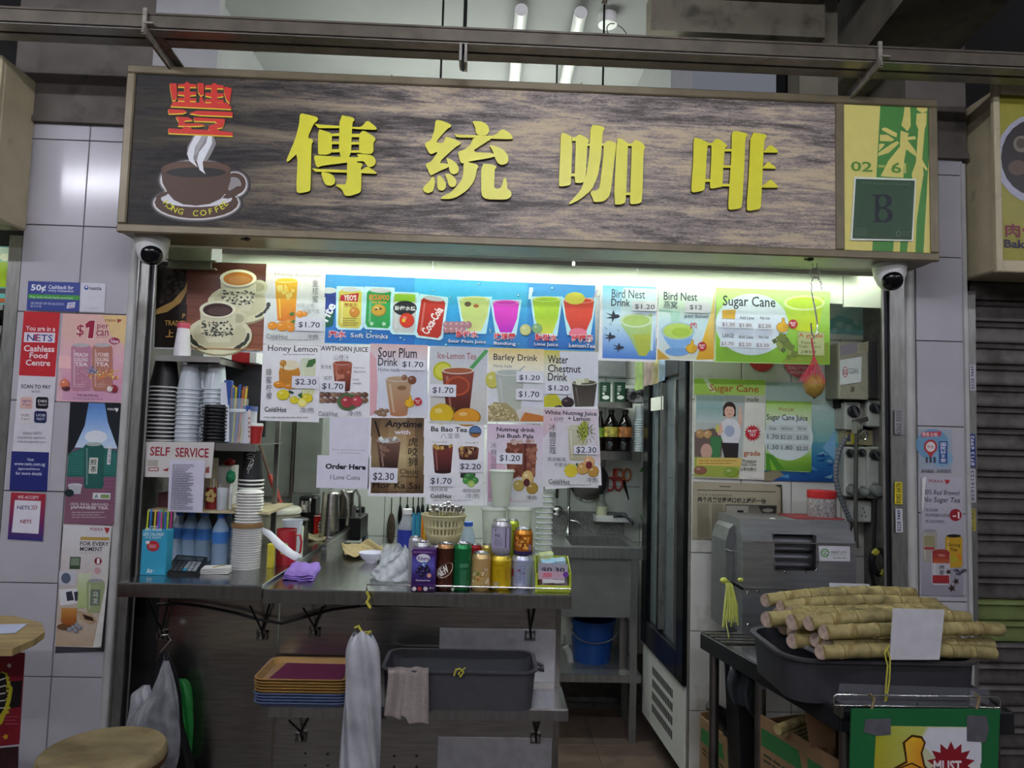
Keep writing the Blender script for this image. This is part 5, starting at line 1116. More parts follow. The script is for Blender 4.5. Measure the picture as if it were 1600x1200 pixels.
# grey tub on the low shelf with a cloth
M_tub = mat('grey_tub', '47484d', .38, var=.08, scale=40)
bx0, bx1 = at(593,1050,-.23).x, at(842,1052,-.23).x; bz = at(720,1049,-.235).z
o = thing('dish_tub', 'dark grey dish tub on the low shelf with a cloth over its rim', 'tub', ((bx0+bx1)/2,-.12, LZ))
basin(MB(), bx0, bx1,-.24,-.01, LZ, bz, .04,.018,.008,.004,7).build('tub', M_tub, o, smooth=40)
MB().tube([(bx1-.004,-.16, bz-.012),(bx1+.018,-.15, bz-.02),(bx1+.02,-.11, bz-.02),(bx1-.004,-.10, bz-.012)], .006,8).build('handle', M_tub, o, smooth=60)
def ribbon(c, r, label, cat='tie', name='plastic_tie', col='c9c24a'):
    o = thing(name, label, cat, c); c = Vector(c)
    MB().tube([c+Vector((-r, 0,-r*.6)), c+Vector((-r*.6,-.004, r*.8)), c+Vector((r*.2,-.006, r)), c+Vector((r, -.002, r*.2)), c+Vector((r*.3,0,-r*.9)), c+Vector((0,-.004,0))], .003,6).tube([c, c+Vector((r*1.4,-.004, r*1.2))], .002,5).build('strap', mat('tie_'+col, col, .4, var=.15), o)
q = at(717,1051,-.245); ribbon((q.x, -.247, q.z), .014, 'yellow plastic tie knotted on the grey tub rim')
def cloth(name, label, cat, fn, m, nu=18, nv=18, loc=None, t=.003, grp=None):
    mb = MB().grid(fn, nu, nv); c = fn(.5,.5) if loc is None else loc
    o = thing(name, label, cat, c, grp); mb.build('fabric' if 'bag' not in name else 'film', m, o, smooth=90, solid=t, sub=1); return o
M_rag = mat('rag_grey', '9a8f8a', .95, var=.15, scale=220, bump=.15)
def rag(u, v):
    px = 606+u*64-max(0, v-.25)*9*(1-u)-(3 if .42 < u < .5 else 0)*v
    py = 1040+v*(80+15*u-(10 if .4 < u < .52 else 0)) - 3*math.sin(u*9)
    y = -.252-.006*math.sin(u*16)-.004*math.sin(u*7+v*3)+(.03*(1-v/.12) if v < .12 else 0)
    q = at(px, py, y); return Vector((q.x, y, min(q.z, bz+.006)))
cloth('cleaning_cloth', 'grey-brown rag draped over the rim of the dish tub', 'cloth', rag, M_rag, 26,16)
# hanging roll of plastic bags on the wire hook
M_film = mat('bag_film', 'c9cbd2', .35, var=.25, scale=9, alpha=.82, spec=.5)
def bagroll(u, v):
    a = u*2*PI; w = .55+.42*min(1, v*9)**.5+.22*v
    px = 566+29*w*math.cos(a)*(.9+.1*math.sin(3*a+v*4))+(v*4) - 4*v*6*(0.3); py = 990+v*225+5*math.sin(a*3)
    y = -.262-.03*w*math.sin(a)+.005*math.sin(a*7+v*9)
    return at(px, py, y)
bt = at(566,985,-.27)
o = cloth('bag_bundle', 'bundle of clear white plastic bags hung from the counter rail', 'bags', bagroll, M_film, 36,22, bt, .0015)
o = thing('wire_hook', 'bent wire hook tied to the counter rail holding the bag bundle', 'hook', at(575,950,-.23))
MB().tube([at(x, y, -.235) for x, y in ((573,918),(574,935),(581,950),(572,962),(561,976),(564,990),(570,996))], .0022,6).tube([at(x, y, -.235) for x, y in ((563,946),(572,938))], .0022,6).build('wire', M_chrome, o)
MB().tube([at(x, y, -.238) for x, y in ((573,924),(577,933),(573,941),(579,950))], .0045,6).tube([at(x, y, -.262) for x, y in ((554,981),(560,978),(566,988),(576,987),(570,994),(580,986))], .0035,6).build('yellow_tie', mat('tie_c9c24a', 'b3ab66', .4, var=.15), o)
# carrier bags hanging by the pillar
def sack(name, label, pts, y0, m, bulge=.05, al=None, t=.0012):
    """pts: rows (y, x left, x right) of the bag's outline in the photo"""
    def fn(u, v):
        f = v*(len(pts)-1); i = min(int(f), len(pts)-2); f -= i
        y, a, b = [pts[i][k]*(1-f)+pts[i+1][k]*f for k in range(3)]
        t_ = u*2*PI; cx, w = (a+b)/2,(b-a)/2
        Y = y0-bulge*min(1, v*2.2)*math.sin(t_)*(.8+.2*math.sin(t_*5+v*6))+.004*math.sin(t_*9+v*13)
        return at(cx+w*math.cos(t_)*(1+.05*math.sin(t_*6+v*8)), y, Y)
    return cloth(name, label, 'bag', fn, m, 30,18, at((pts[0][1]+pts[0][2])/2, pts[0][0], y0), t)
sack('carrier_bag', 'black carrier bag hanging from a hook under the counter', [(1020,252,262),(1050,240,276),(1090,230,284),(1130,226,287),(1200,226,306),(1260,230,300)], -.07, mat('black_film', '101013', .4), .035)
sack('carrier_bag', 'green carrier bag hanging behind the clear one', [(1060,279,290),(1068,276,297),(1090,272,301),(1130,272,303),(1170,275,300),(1200,280,296)], -.045, mat('green_film', '1f7a35', .4, var=.15, scale=12), .02)
sack('carrier_bag', 'clear plastic carrier bag bulging beside the round stool', [(1032,255,264),(1060,246,272),(1090,232,278),(1120,206,281),(1140,190,283),(1180,196,280),(1230,215,265)], -.115, mat('clear_film', 'c9ccd2', .18, var=.3, scale=26, bump=.4, alpha=.26), .045)
sack('carrier_bag', 'crumpled white bag showing beside the clear carrier bag', [(1070,224,234),(1085,205,238),(1100,203,236),(1130,198,222),(1142,196,212)], -.08, mat('white_film', 'b4b6bc', .4, var=.15, scale=14, alpha=.8), .03)
o = thing('s_hook', 'bright steel S-hook carrying the carrier bags', 'hook', at(262,1005,-.07))
MB().tube([at(x, y, -.07) for x, y in ((252,993),(262,992),(267,1000),(258,1010),(250,1020))], .0025,6).tube([at(x, y, -.072) for x, y in ((263,1020),(263,1026),(258,1032))], .0018,6).build('hook', M_chrome, o)
# ------------------------------------------------------------------ cup shelf unit by the pillar
su = thing('cup_shelf', 'stainless shelf unit holding stacked cups beside the pillar', 'shelf', (.42,.2, CZL))
AZ = at(290,556,.02).z; BZ = at(300,691,.02).z; CZ3 = at(345,799,.02).z
ax1 = at(345,553,.02).x; bx_1 = at(400,692,.02).x; cx_1 = at(418,799,.02).x
MB().box(.262, ax1,.02,.44, AZ-.004, AZ).box(.262, ax1,.018,.022, AZ-.02, AZ).box(ax1-.004, ax1,.02,.44, AZ-.024, AZ).build('top_shelf', M_steeld, su)
MB().box(.262, bx_1,.02,.34, BZ-.004, BZ).box(.262, bx_1,.018,.022, BZ-.026, BZ).build('cup_board', M_steeld, su)
MB().box(.262, cx_1,.03,.34, CZ3-.008, CZ3).build('lower_board', mat('board_yellow', 'b9ad8a', .5, var=.1), su)
for x in (.266, bx_1-.012): MB().box(x-.008, x+.008,.30,.316, CZL, AZ).build('post', M_steeld, su)
MB().box(.255, at(392,700,.36).x, .36,.37, CZL, AZ+.02).build('back_sheet', mat('dark_back', '4a4a4a', .6,.3), su)
MB().box(at(255,620,.1).x, at(392,620,.1).x, .28,.30, at(300,680,.29).z, at(300,566,.29).z).build('screen', mat('dark_back2', '3a3a3c', .5,.2), su)
def paper_cup(rt, rb, h, wall, m, mrim, name, label, cat, loc, grp=None, cap=True):
    o = thing(name, label, cat, loc, grp)
    mb = MB(); c = Vector(loc)
    mb.lathe([(rb*.9, h-.004),(rb, h),(rb+(rt-rb)*.5, h*.5),(rt, .006),(rt-.001,.006),(rb-.0015, h-.005),(0, h-.005)], c, 22, cap=False).build('wall', m, o, smooth=40)
    MB().lathe([(rt-.001,.006),(rt+.003,.005),(rt+.0035,.002),(rt+.001,0),(rt-.0015,.002)], c, 22, cap=False).build('rim', mrim, o, smooth=60)
    return o
ORD = 'lowest second third fourth fifth sixth seventh eighth ninth tenth eleventh twelfth thirteenth fourteenth fifteenth sixteenth seventeenth eighteenth nineteenth twentieth twenty-first twenty-second twenty-third twenty-fourth'.split()
def stack(proto_fn, n, pitch, lab_top, lab, grp, base, z0):
    """n inverted cups nested upward; the topmost is the one whose wall shows"""
    o = proto_fn(lab+', lowest', (base[0], base[1], z0), grp)
    for i in range(1, n):
        k = dup(o, (base[0]+rnd.uniform(-.0006,.0006), base[1], z0+i*pitch), 0, lab+', %s up' % ORD[i] if i < n-1 else lab_top, grp)
M_cupk = mat('black_card', '17181a', .5, var=.05); M_rimw = mat('cup_rim_white', 'dededa', .5)
M_clear = mat('clear_plastic', 'e2eaf0', .15, alpha=.5, var=.05); M_clrim = mat('clear_rim', 'dfe8ee', .2, alpha=.8)
p0 = at(252,688,.10); d_ = (p0.y+2.43)/F
rt = 21*d_; y_ = .10
hc = (at(252,560, y_).z-at(252,602, y_).z)
stack(lambda l, c, g: paper_cup(rt, rt*.74, hc, 0, M_cupk, M_rimw, 'paper_cup', l, 'cup', c, g), 14,(at(252,605, y_).z-BZ-.004)/13, 'topmost black paper cup of the tall stack beside the pillar', 'black paper cup nested in the tall stack beside the pillar', 'black paper cups on the shelf', (p0.x, y_), BZ)
for k, (px, yy) in enumerate(((291,.09),(312,.14),(332,.10))):
    q = at(px, 688, yy); r_ = 17*d_
    w = ('first', 'second', 'third')[k]
    stack(lambda l, c, g: paper_cup(r_, r_*.72, at(px, 566, yy).z-at(px, 606, yy).z, 0, M_clear, M_clrim, 'plastic_cup', l, 'cup', c, g), 13,(at(px, 608, yy).z-BZ-.004)/12, 'topmost clear cup of the %s plastic stack from the black cups' % w, 'clear cup in the %s plastic stack from the black cups' % w, 'clear plastic cups on the shelf', (q.x, yy), BZ)
def lid(r, m, h=.012):
    def f(l, c, g):
        o = thing('cup_cover', l, 'lid', c, g)
        MB().lathe([(r*.82, h),(r*.84, h*1.0),(r*.9, h*.4),(r, h*.35),(r+.002, h*.15),(r+.001,0),(0,0)], c, 22).build('lid', m, o, smooth=50); return o
    return f
q = at(334,688,.05); stack(lid(20*d_, M_black), 11,(at(334,634,.05).z-BZ-.008)/10, 'topmost black lid of the stack in front of the clear cups', 'black lid in the stack in front of the clear cups', 'black cup lids', (q.x, .06), BZ)
# straws in clear tubs, boxes and the small red cup
def straws(px, y, z, n, r, cols, name, label, hpx, spread=.004):
    q = at(px, 690, y); o = thing(name, label, 'straws', (q.x, y, z)); h = hpx*(y+2.43)/F
    MB().lathe([(r*.85,0),(r, h*.8),(r*.98, h*.8),(r*.83,.002),(0,.002)], (q.x, y, z), 18).build('tub', mat('tub_clear', 'dfe8ee', .12, alpha=.2), o, smooth=40)
    MB().lathe([(r*.98, h*.55),(r*1.0, h*.56),(r*1.0, h*.6),(r*.98, h*.61)], (q.x, y, z), 18, cap=False).build('band', M_clrim, o)
    for i in range(n):
        a = 2*PI*i/n; c = Vector((q.x+r*.55*math.cos(a), y+r*.55*math.sin(a), z+.004)); e = Vector((q.x+r*.75*math.cos(a+.4), y+r*.75*math.sin(a+.4), z+h*rnd.uniform(.95,1.05)))
        col = cols[i % len(cols)]; MB().cyl(c, e, .0034, n=8).build('straw', mat('straw_'+col, col, .35, var=.05), o, smooth=60)
    return o
straws(370,.06, BZ, 12,14*d_, ['c98a3a', '3a6fb0', 'cfc83a', '3a5fa8', 'c9612f', 'd0c432'], 'straw_tub', 'clear tub of fat coloured straws on the cup shelf', 86)
q = at(350,690,.04)
o = thing('drink_packet', 'blue and white drink packet standing between lids and straws', 'packet', (q.x, .05, BZ)); MB().box(q.x-.014, q.x+.012,.045,.07, BZ, at(350,594,.05).z, .003).build('packet', mat('packet_blue', '2c4f9c', .35), o)
pp = Pr(.0445); pp.poly([(345,600),(353,597),(357,640),(349,680),(344,660)], 'd9dde6'); pp.poly([(352,640),(358,632),(358,690),(351,690)], 'dfe2ea'); pp.text('mate', 346,640,356,652, 'f0f0f4', .02); pp.build('print', o, .35)
o = thing('sauce_cup', 'small cup of stirrers with a brown band behind the black lids', 'cup', (at(340,640,.1).x, .13, BZ))
q = at(343,632,.13); MB().lathe([(.022,0),(.03, at(343,628,.13).z-BZ)], (q.x, .13, BZ), 16).build('cup', mat('brown_cup', 'a86a48', .5), o, smooth=40)
for i in range(7): a = rnd.uniform(-.02,.02); MB().cyl((q.x+a*.4,.13, BZ+.05),(q.x+a, .13+rnd.uniform(-.015,.015), at(343,575+rnd.uniform(0,24), .13).z), .0025, n=6).build('stirrer', mat('stir%d' % (i % 3),('c9c07a', 'b9bcc4', '5a4632')[i % 3], .4), o)
a, b, c, d = pbox(377,634,391,690,.05); o = thing('straw_box', 'white carton with a blue edge beside the straw tub', 'carton', ((a+b)/2,.08, BZ)); MB().box(a, b, .05,.12, BZ, d, .001).build('carton', mat('carton_white', 'c9ccd4', .5), o); MB().box(a-.001, b+.001,.049,.121, d-.018, d).build('blue_edge', mat('packet_blue', '2c4f9c', .35), o)
pp = Pr(.0485); pp.poly([(388,640),(391,640),(391,690),(388,690)], 'd8c8c0'); pp.lines(388,650,391,685,5, '8a3a34'); pp.build('print', o)
q = at(395,690,.06); o = thing('paper_cup', 'small red printed paper cup at the end of the cup shelf', 'cup', (q.x, .08, BZ)); hh = at(395,661,.06).z-BZ
MB().lathe([(.019,0),(.026, hh*.85)], (q.x, .08, BZ), 18).build('cup', mat('red_card', 'a82a2a', .45), o, smooth=40); MB().lathe([(.0262, hh*.85),(.0268, hh*.9),(.024, hh)], (q.x, .08, BZ), 18).build('lid', M_rimw, o, smooth=40)
# salt shaker, red box on top shelf, wall key
q = at(285,545,.05); o = thing('salt_shaker', 'white powder shaker with a pink lid on the top shelf', 'shaker', (q.x, .05, AZ)); hh = at(285,505,.05).z-AZ; rr = 12*d_
MB().lathe([(rr, 0),(rr, hh*.18),(rr*.72, hh*.84)], (q.x, .05, AZ), 18).build('bottle', mat('powder_white', 'e6e4e8', .3), o, smooth=40); MB().lathe([(rr*.76, hh*.84),(rr*.78, hh*.97),(rr*.7, hh)], (q.x, .05, AZ), 18).build('lid', mat('lid_pink', 'c94a60', .4), o, smooth=40)
a, b, c, d = pbox(362,548,390,562,.2); o = thing('red_box', 'red box on the top shelf behind the coffee poster', 'box', ((a+b)/2,.25, c)); MB().box(a, b, .2,.3, AZ, d+.04,.002).build('box', mat('box_red', 'c0282c', .4), o); MB().box(b+.001, b+.025,.2,.3, AZ, d+.035).build('white_end', M_white, o)
# self service board and the list
def d_self(p):
    p.view(220,650,4.443); p.text('SELF', 62,212,200,275, '8f2634', .02); p.text('SERVICE', 238,218,470,284, '8f2634', .02)
    p.line([(55,360),(122,360),(122,380),(55,380),(55,360)], 6, '8f2634'); p.poly([(150,375),(195,360),(185,385)], '8f2634'); p.poly([(455,360),(475,350),(475,395),(448,395)], '8a4a44'); p.rect(48,305,120,350, 'a9a39a')
board('self_service_sign', 'white self service board with red letters under the cup shelf', 'sign', [(228,690),(335,691),(330,747),(226,745)], .012, d_self, col='c9c6c2')
def d_list(p):
    p.view(220,650,4.443); q = random.Random(6)
    for i in range(27): y = 334+i*11.9-i*.15; p.lines(222-i*.4, y, 222+q.uniform(90,160), y+9,1, '4a4c60', .55, seed=i, ragged=.0)
board('price_list', 'printed white drinks list taped over the self service board', 'notice', [(265,718),(320,720),(316,801),(262,799)], .004, d_list, col='cdcadb')
# ------------------------------------------------------------------ things on the lower board and on the raised counter
M_pet = mat('pet_blue', 'b4d2ee', .08, alpha=.42, var=.05); M_petl = mat('pet_label', '3f78c0', .3, alpha=.9)
M_cap = mat('cap_blue', '2f5fc0', .4)
q = at(335,795,.08); o = thing('utensil_tin', 'red tin with a gold flower holding sticks on the lower board', 'tin', (q.x, .1, CZ3)); hh = at(335,762,.08).z-CZ3
MB().lathe([(.026,0),(.026, hh),(.024, hh),(.024,.004),(0,.004)], (q.x-.012,.1, CZ3), 20).build('tin', mat('tin_red', '8f2626', .4), o, smooth=40)
pp = Pr(.0725); [pp.ell(x, y, 4,4, 'c9b474', 10) for x, y in ((325,772),(330,768),(334,774),(326,780),(331,781))]; pp.build('flower', o)
for i in range(4): MB().cyl((q.x-.02+i*.006,.1, CZ3+.01),(q.x-.026+i*.011,.1, at(335,744+i*4,.1).z), .0022, n=6).build('stick', mat('stick_%d' % (i % 2),('c9b07a', 'dcdcd8')[i % 2], .5), o)
q = at(346,794,.07); o = thing('glass_jar', 'clear ribbed glass beside the red tin', 'glass', (q.x, .07, CZ3)); hh = at(346,762,.07).z-CZ3
MB().lathe([(.016,0),(.019, hh),(.018, hh),(.0145,.004),(0,.004)], (q.x, .07, CZ3), 12).build('glass', M_clear, o)
MB().lathe([(.012,.004),(.014, hh*.8)], (q.x, .07, CZ3), 10).build('sugar', mat('grey_sugar', '8a8478', .8, var=.3, scale=90), o)
q = at(361,785,.05); o = thing('green_packet', 'crumpled green packet by the black cup stack', 'packet', (q.x, .1, CZ3)); c = at(361,745,.09); MB().ell(c, .017,.014,.022,10,8,.14).build('packet', mat('packet_green', '1f7a52', .35, var=.2, scale=60), o); MB().lathe([(.006,0),(.007,.004),(.005,.03)], (c.x+.002,.09, c.z-.062), 10).build('spout', M_white, o)
MB().cyl((c.x+.002,.09, CZ3),(c.x+.002,.09, c.z-.05), .006, n=8).build('stem', M_white, o)
a, b, c_, d = pbox(338,736,352,750,.2); o = thing('white_box', 'white box with red flowers behind the tins', 'box', ((a+b)/2,.22, CZ3)); MB().box(a-.01, b+.02,.2,.28, CZ3, d+.02,.002).build('box', M_white, o); MB().ell(((a+b)/2+.015,.24, d+.03), .02,.02,.014,10,6,.2).build('red_bow', mat('bow_red', 'b02a2a', .6), o); MB().box(a-.012, a+.0,.195,.2, CZ3+.05, d+.022).build('blue_pen', mat('pen_blue', '27307a', .4), o)
a, b, c_, d = pbox(322,716,331,748,.1); o = thing('upright_carton', 'upright carton behind the price list', 'carton', ((a+b)/2,.12, CZ3)); MB().box(a-.02, b, .1,.16, CZ3, d, .001).build('carton', mat('carton_tan', 'a89a84', .6, var=.2), o)
a, b, c_, d = pbox(226,770,262,800,.1); o = thing('maroon_box', 'dark maroon box on the lower board beside the price list', 'box', ((a+b)/2,.12, CZ3)); MB().box(max(a, .262), b, .1,.18, CZ3, d, .002).build('box', mat('maroon_card', '5a3038', .6, var=.2, scale=40), o)
# cups and lids on the counter
def seatY(px, y, z): return at(px, 900, y)
yy = .10; q = at(388,880, yy); dk = (yy+2.43)/F
lz = at(383,889,-.02).z
hole = at(383,888,.02)
z_sl = CZL
o = thing('lid_sleeve', 'clear plastic sleeve packed with white cup lids', 'sleeve', (at(383,888,.03).x, .05, CZL)); sx = at(383,888,.05).x; sr = 22*(2.48)/F; sh_ = at(383,816,.05).z-CZL
MB().lathe([(sr+.0015,0),(sr+.002, sh_)], (sx, .05, CZL), 24, cap=False).build('film', mat('sleeve_film', 'c9cacc', .12, alpha=.3), o, smooth=60)
MB().lathe([(sr+.002, sh_*.90),(sr+.003, sh_*.91),(sr+.003, sh_*1.0),(sr+.002, sh_*1.01)], (sx, .05, CZL), 24, cap=False).build('tape', mat('tape_brown', '8a6a44', .3), o, smooth=40)
nl = 19
stack(lid(sr-.003, M_rimw, .009), nl, (sh_-.008)/(nl-1), 'topmost white lid inside the plastic sleeve', 'white lid packed inside the plastic sleeve', 'white lids in the sleeve', (sx, .05), CZL)
h2 = at(384,766,.05).z-(CZL+sh_+.002)
stack(lid(20*2.48/F, M_rimw, .009), 11,(h2-.008)/10, 'topmost loose white lid above the plastic sleeve', 'loose white lid stacked above the plastic sleeve', 'loose white lids', (sx+.003,.05), CZL+sh_+.002)
cx = at(390,800,.13).x; rt = 17.5*(2.56)/F; zt = at(390,702,.13).z; z745 = at(390,748,.13).z
stack(lambda l, c, g: paper_cup(rt, rt*.76, zt-z745,0, M_cupk, M_rimw, 'paper_cup', l, 'cup', c, g), 22,(z745-CZL)/21.5, 'topmost black paper cup with a white leaf mark behind the lids', 'black paper cup nested in the stack behind the white lids', 'black paper cups behind the lids', (cx, .13), CZL)
w = Pr(.13-rt*.97); w.vw = (380,640,5)
for pts in ([(28,358),(40,346),(70,346),(90,360),(86,372),(60,368),(44,366)],[(30,375),(44,382),(60,385),(78,384)],[(40,440),(60,405),(82,390),(76,420),(50,450)],[(30,470),(44,440),(70,425),(78,420),(66,450),(42,470),(38,500)]): w.line(pts, 4, 'd9dad6')
w.build('leaf_print', None, .4)
lp = bpy.data.objects[w.mb and 'leaf_print']
# the leaf mark belongs to the topmost cup of that stack
for ob in S.objects:
    if ob.get('label') == 'topmost black paper cup with a white leaf mark behind the lids': top = ob
for v in lp.data.vertices: v.co -= Vector(top.location)
lp.parent = top
def bottle(name, label, x, y, z, r, h, body, cap, lab=None, lab_m=None, fill=None, grp=None, neck=.3, n=20):
    o = thing(name, label, 'bottle', (x, y, z), grp); c = (x, y, z)
    pr = [(r*.8,0),(r, h*.03)]
    for i in range(5): pr += [(r, h*(.08+.07*i)),(r*.965, h*(.115+.07*i))]
    pr += [(r, h*.45),(r, h*.66),(r*.86, h*.74),(r*neck*1.25, h*.86),(r*neck, h*.9),(r*neck, h*.95)]
    MB().lathe(pr, c, n).build('body', body, o, smooth=50)
    MB().lathe([(r*neck*1.2, h*.915),(r*neck*1.2, h*.995),(r*neck*1.05, h)], c, 14).build('cap', cap, o, smooth=40)
    if lab: MB().lathe([(r*1.01, h*lab[0]),(r*1.01, h*lab[1])], c, n, cap=False).build('label', lab_m, o, smooth=60)
    if fill: MB().lathe([(r*.7,.003),(r*.92, h*.03),(r*.92, h*.6)], c, n).build('water', fill, o, smooth=50)
    return o
first = None
for k, (px, yb, w_, lab) in enumerate(((337,886,25, 'blue-capped water bottle beside the sleeve of lids'),(311,880,24, 'blue-capped water bottle behind the calculator screen'),(290,878,24, 'blue-capped water bottle behind the calculator keys'),(272,876,20, 'blue-capped water bottle next to the blue straw box'),(352,872,16, 'blue-capped water bottle half hidden behind the lid sleeve'))):
    P = atz(px, yb, CZL); r = w_*(P.y+2.43)/F/2; h = min(at(px, 798-6*(k == 0), P.y+r).z-CZL, CZ3-.014-CZL)
    o = bottle('water_bottle', lab, P.x, max(P.y+r, -.02), CZL, r, h, M_pet, M_cap, (.44,.66), M_petl, None, 'water bottles on the raised counter', .42)
# straw box, calculator, napkin
x, y, z, w_, zt = seat(218,258,799,899, CZL)
o = thing('straw_box', 'turquoise upright box of thin coloured straws', 'box', (x, y+.02, z)); zb = at(238,828, y).z
MB().box(x-w_/2, x+w_/2, y, y+.045, z, zb, .0015).build('box', mat('box_turquoise', '2f93b4', .4, var=.04), o)
pp = Pr(y-.0005,(220,650,4.443))
for t, b in (('ORDER', (62,762,120,772)),('LESS SUGAR', (32,776,148,796)),('LESS CALORIES', (16,808,160,830)),('IT IS TASTY', (32,836,142,850))): pp.text(t, *b, 'd3e6ea', .015)
pp.ell(85,902,44,38, 'a8303a'); pp.ell(48,878,14,12, 'd9c9cc'); pp.lines(58,892,112,918,3, 'e6c9cc'); pp.text('ks', 42,1055,76,1088, 'dfeaec', .02, skew=.3); pp.line([(76,1078),(100,1074)], 2, 'dfeaec'); pp.build('print', o, .4)
cols = ['c9d83a', '2fa86a', '2f6fc8', 'b83aa8', 'd8c83a', '38b0c8', '9a3ac8', '2f8f5a', 'd84a8a', 'b8e04a', '3a5fc8', 'c83a8f']
for i in range(12):
    X = x-w_/2+.006+i*(w_-.012)/11; c = cols[i]; MB().cyl((X, y+.012+.02*(i % 2), z+.03),(X+rnd.uniform(-.004,.004), y+.012+.02*(i % 2), zt+rnd.uniform(-.004,.006)), .0026, n=7).build('straw', mat('thin_'+c, c, .35, var=.03), o, smooth=60)
P0, P1, P2, P3 = atz(258,898, CZL), atz(308,899, CZL), atz(324,876, CZL+.02), atz(276,872, CZL+.02)
o = thing('calculator', 'black desk calculator with grey keys on the raised counter', 'calculator', P0)
up_ = Vector((0,0,.010)); base = [P0, P1, Vector((P2.x, P2.y, CZL)), Vector((P3.x, P3.y, CZL))]; top_ = [P0+up_, P1+up_, P2+Vector((0,0,.012)), P3+Vector((0,0,.012))]
MB().add(base+top_, [(3,2,1,0),(4,5,6,7),(0,1,5,4),(1,2,6,5),(2,3,7,6),(3,0,4,7)]).build('body', M_black, o)
def cal(u, v): return top_[0]*(1-u)*(1-v)+top_[1]*u*(1-v)+top_[2]*u*v+top_[3]*(1-u)*v
nrm = (top_[1]-top_[0]).cross(top_[3]-top_[0]).normalized()
MB().prism([cal(.08,.68), cal(.92,.68), cal(.92,.9), cal(.08,.9)], nrm*.001).build('screen', mat('lcd', '4a524c', .2), o)
for i in range(6):
    for j in range(4):
        u, v = .06+i*.152,.06+j*.145; MB().prism([cal(u, v), cal(u+.115, v), cal(u+.115, v+.1), cal(u, v+.1)], nrm*.003).build('key', mat('key_blue' if i == 3 and j == 0 else 'key_grey' if i > 2 else 'key_dark', '2f9ac0' if i == 3 and j == 0 else '9aa2a8' if i > 2 else '4f5358', .5), o)
P = atz(333,898, CZL); o = thing('folded_paper', 'folded white paper slips held by a rubber band', 'paper', P)
def slip(k):
    a = .1*k-.1; c = Vector((P.x+.0, P.y+.03, CZL+.002+k*.005)); u = Vector((math.cos(a), math.sin(a), .02))*.045; v = Vector((-math.sin(a), math.cos(a), .05))*.022
    return [c-u-v, c+u-v*.9, c+u*.92+v, c-u*.9+v*1.1]
for k in range(4): MB().prism(slip(k),(0,0,.0028)).build('slip', mat('slip_white', 'd6d6d4', .7, var=.06), o)
MB().tube([(P.x-.004, P.y+.005, CZL+.022),(P.x+.012, P.y+.03, CZL+.024),(P.x+.02, P.y+.052, CZL+.022)], .0014,6).build('band', mat('band_tan', 'a88a4a', .6), o)
P = atz(432,872, CZL); o = thing('receipt_strip', 'curled white paper strip leaning from the lid sleeve', 'paper', at(440,850,.0))
E1 = [(410,824),(424,830),(440,845),(458,860),(473,868)]; E2 = [(410,833),(420,842),(432,857),(446,868),(460,876)]
mb = MB(); n = 5
vs = []
for i in range(5): vs += [at(*E1[i], .02-.03*i), at(*E2[i], -.0-.03*i)]
mb.add(vs, [(2*i, 2*i+1,2*i+3,2*i+2) for i in range(4)]).build('paper', mat('receipt_white', 'd9dbe6', .6), o, smooth=90, solid=.0008)
# red enamel cup tub with spoons
def enamel(name, label, px0, px1, yt, yb, z, hand=1, flower=True, m=None, extra=None):
    x, y, z, w_, zt = seat(px0, px1, yt, yb, z); r = w_/2; y += r; h = zt-z
    o = thing(name, label, 'mug', (x, y, z)); c = (x, y, z)
    MB().lathe([(r*.94,0),(r, h*.06),(r, h*.97),(r*1.04, h),(r*.96, h),(r*.95, h*.1),(0, h*.08)], c, 24).build('body', m or mat('enamel_red', 'a8202a', .22), o, smooth=40)
    MB().lathe([(r*1.035, h*.985),(r*1.05, h*1.0),(r*1.0, h*1.012)], c, 24, cap=False).build('rim', mat('enamel_rim', '7a1a22', .25) if extra is None else extra, o, smooth=60)
    a = 0 if hand > 0 else PI
    if hand: MB().tube([(x+math.cos(a)*(r+k_*r*.62), y-.3*r, z+h*q_) for k_, q_ in ((0,.82),(.7,.86),(1,.65),(.9,.4),(.4,.22),(0,.2))], r*.11,8).build('handle', m or MATS['enamel_red'], o, smooth=60)
    if flower:
        for k in range(6): t = -PI/2+(k-2.5)*.16; MB().ell((x+r*1.0*math.cos(t), y+r*1.0*math.sin(t), z+h*(.5+.12*math.sin(k*2.2))), .008,.003,.009,8,5).build('petal', mat('petal_%d' % (k % 3),('d9c98a', '8aa84a', 'cfa86a')[k % 3], .4), o)
    return o, x, y, z, r, h
o, x, y, z, r, h = enamel('enamel_mug', 'red flowered enamel mug standing behind the curled paper strip', 426,457,829,884, CZL)
o = thing('spoon_tub', 'clear tub of plastic spoons behind the red enamel mug', 'tub', (x-.01, y+.1, CZL)); c = (x-.01, y+.11, CZL); zt = at(440,812, y+.1).z-CZL
MB().lathe([(.026,0),(.036, zt*.98),(.039, zt),(.035, zt*.99),(.025,.003),(0,.003)], c, 20).build('tub', M_clear, o, smooth=40)
for i in range(6): MB().obox((c[0]-.02+i*.008, c[1]-.01, CZL+zt*.72),(.003,0,0),(0,.001,0),(.002*(i-3), 0, zt*.24)).build('spoon', mat('spoon_grey', 'b9bcc0', .3,.5), o)
for k, (px, yy_, col, lab) in enumerate(((422,.05, 'cfc23a', 'yellow packet behind the curled paper strip'),(462,.26, 'c9a0c0', 'pink and white packet behind the red mug'))):
    a, b, c0, d = pbox(px-5,(850,818)[k], px+5,884, yy_); o = thing('upright_packet', lab, 'packet', ((a+b)/2, yy_, CZL)); MB().box(a, b, yy_, yy_+.02, CZL, d, .002).build('packet', mat('pk_'+col, col, .4, var=.15, scale=30), o)
    if k: MB().box(b-.004, b+.010, yy_-.001, yy_+.02, CZL, d-.01).build('white_side', mat('pk_white', 'cdd3c0', .4), o)
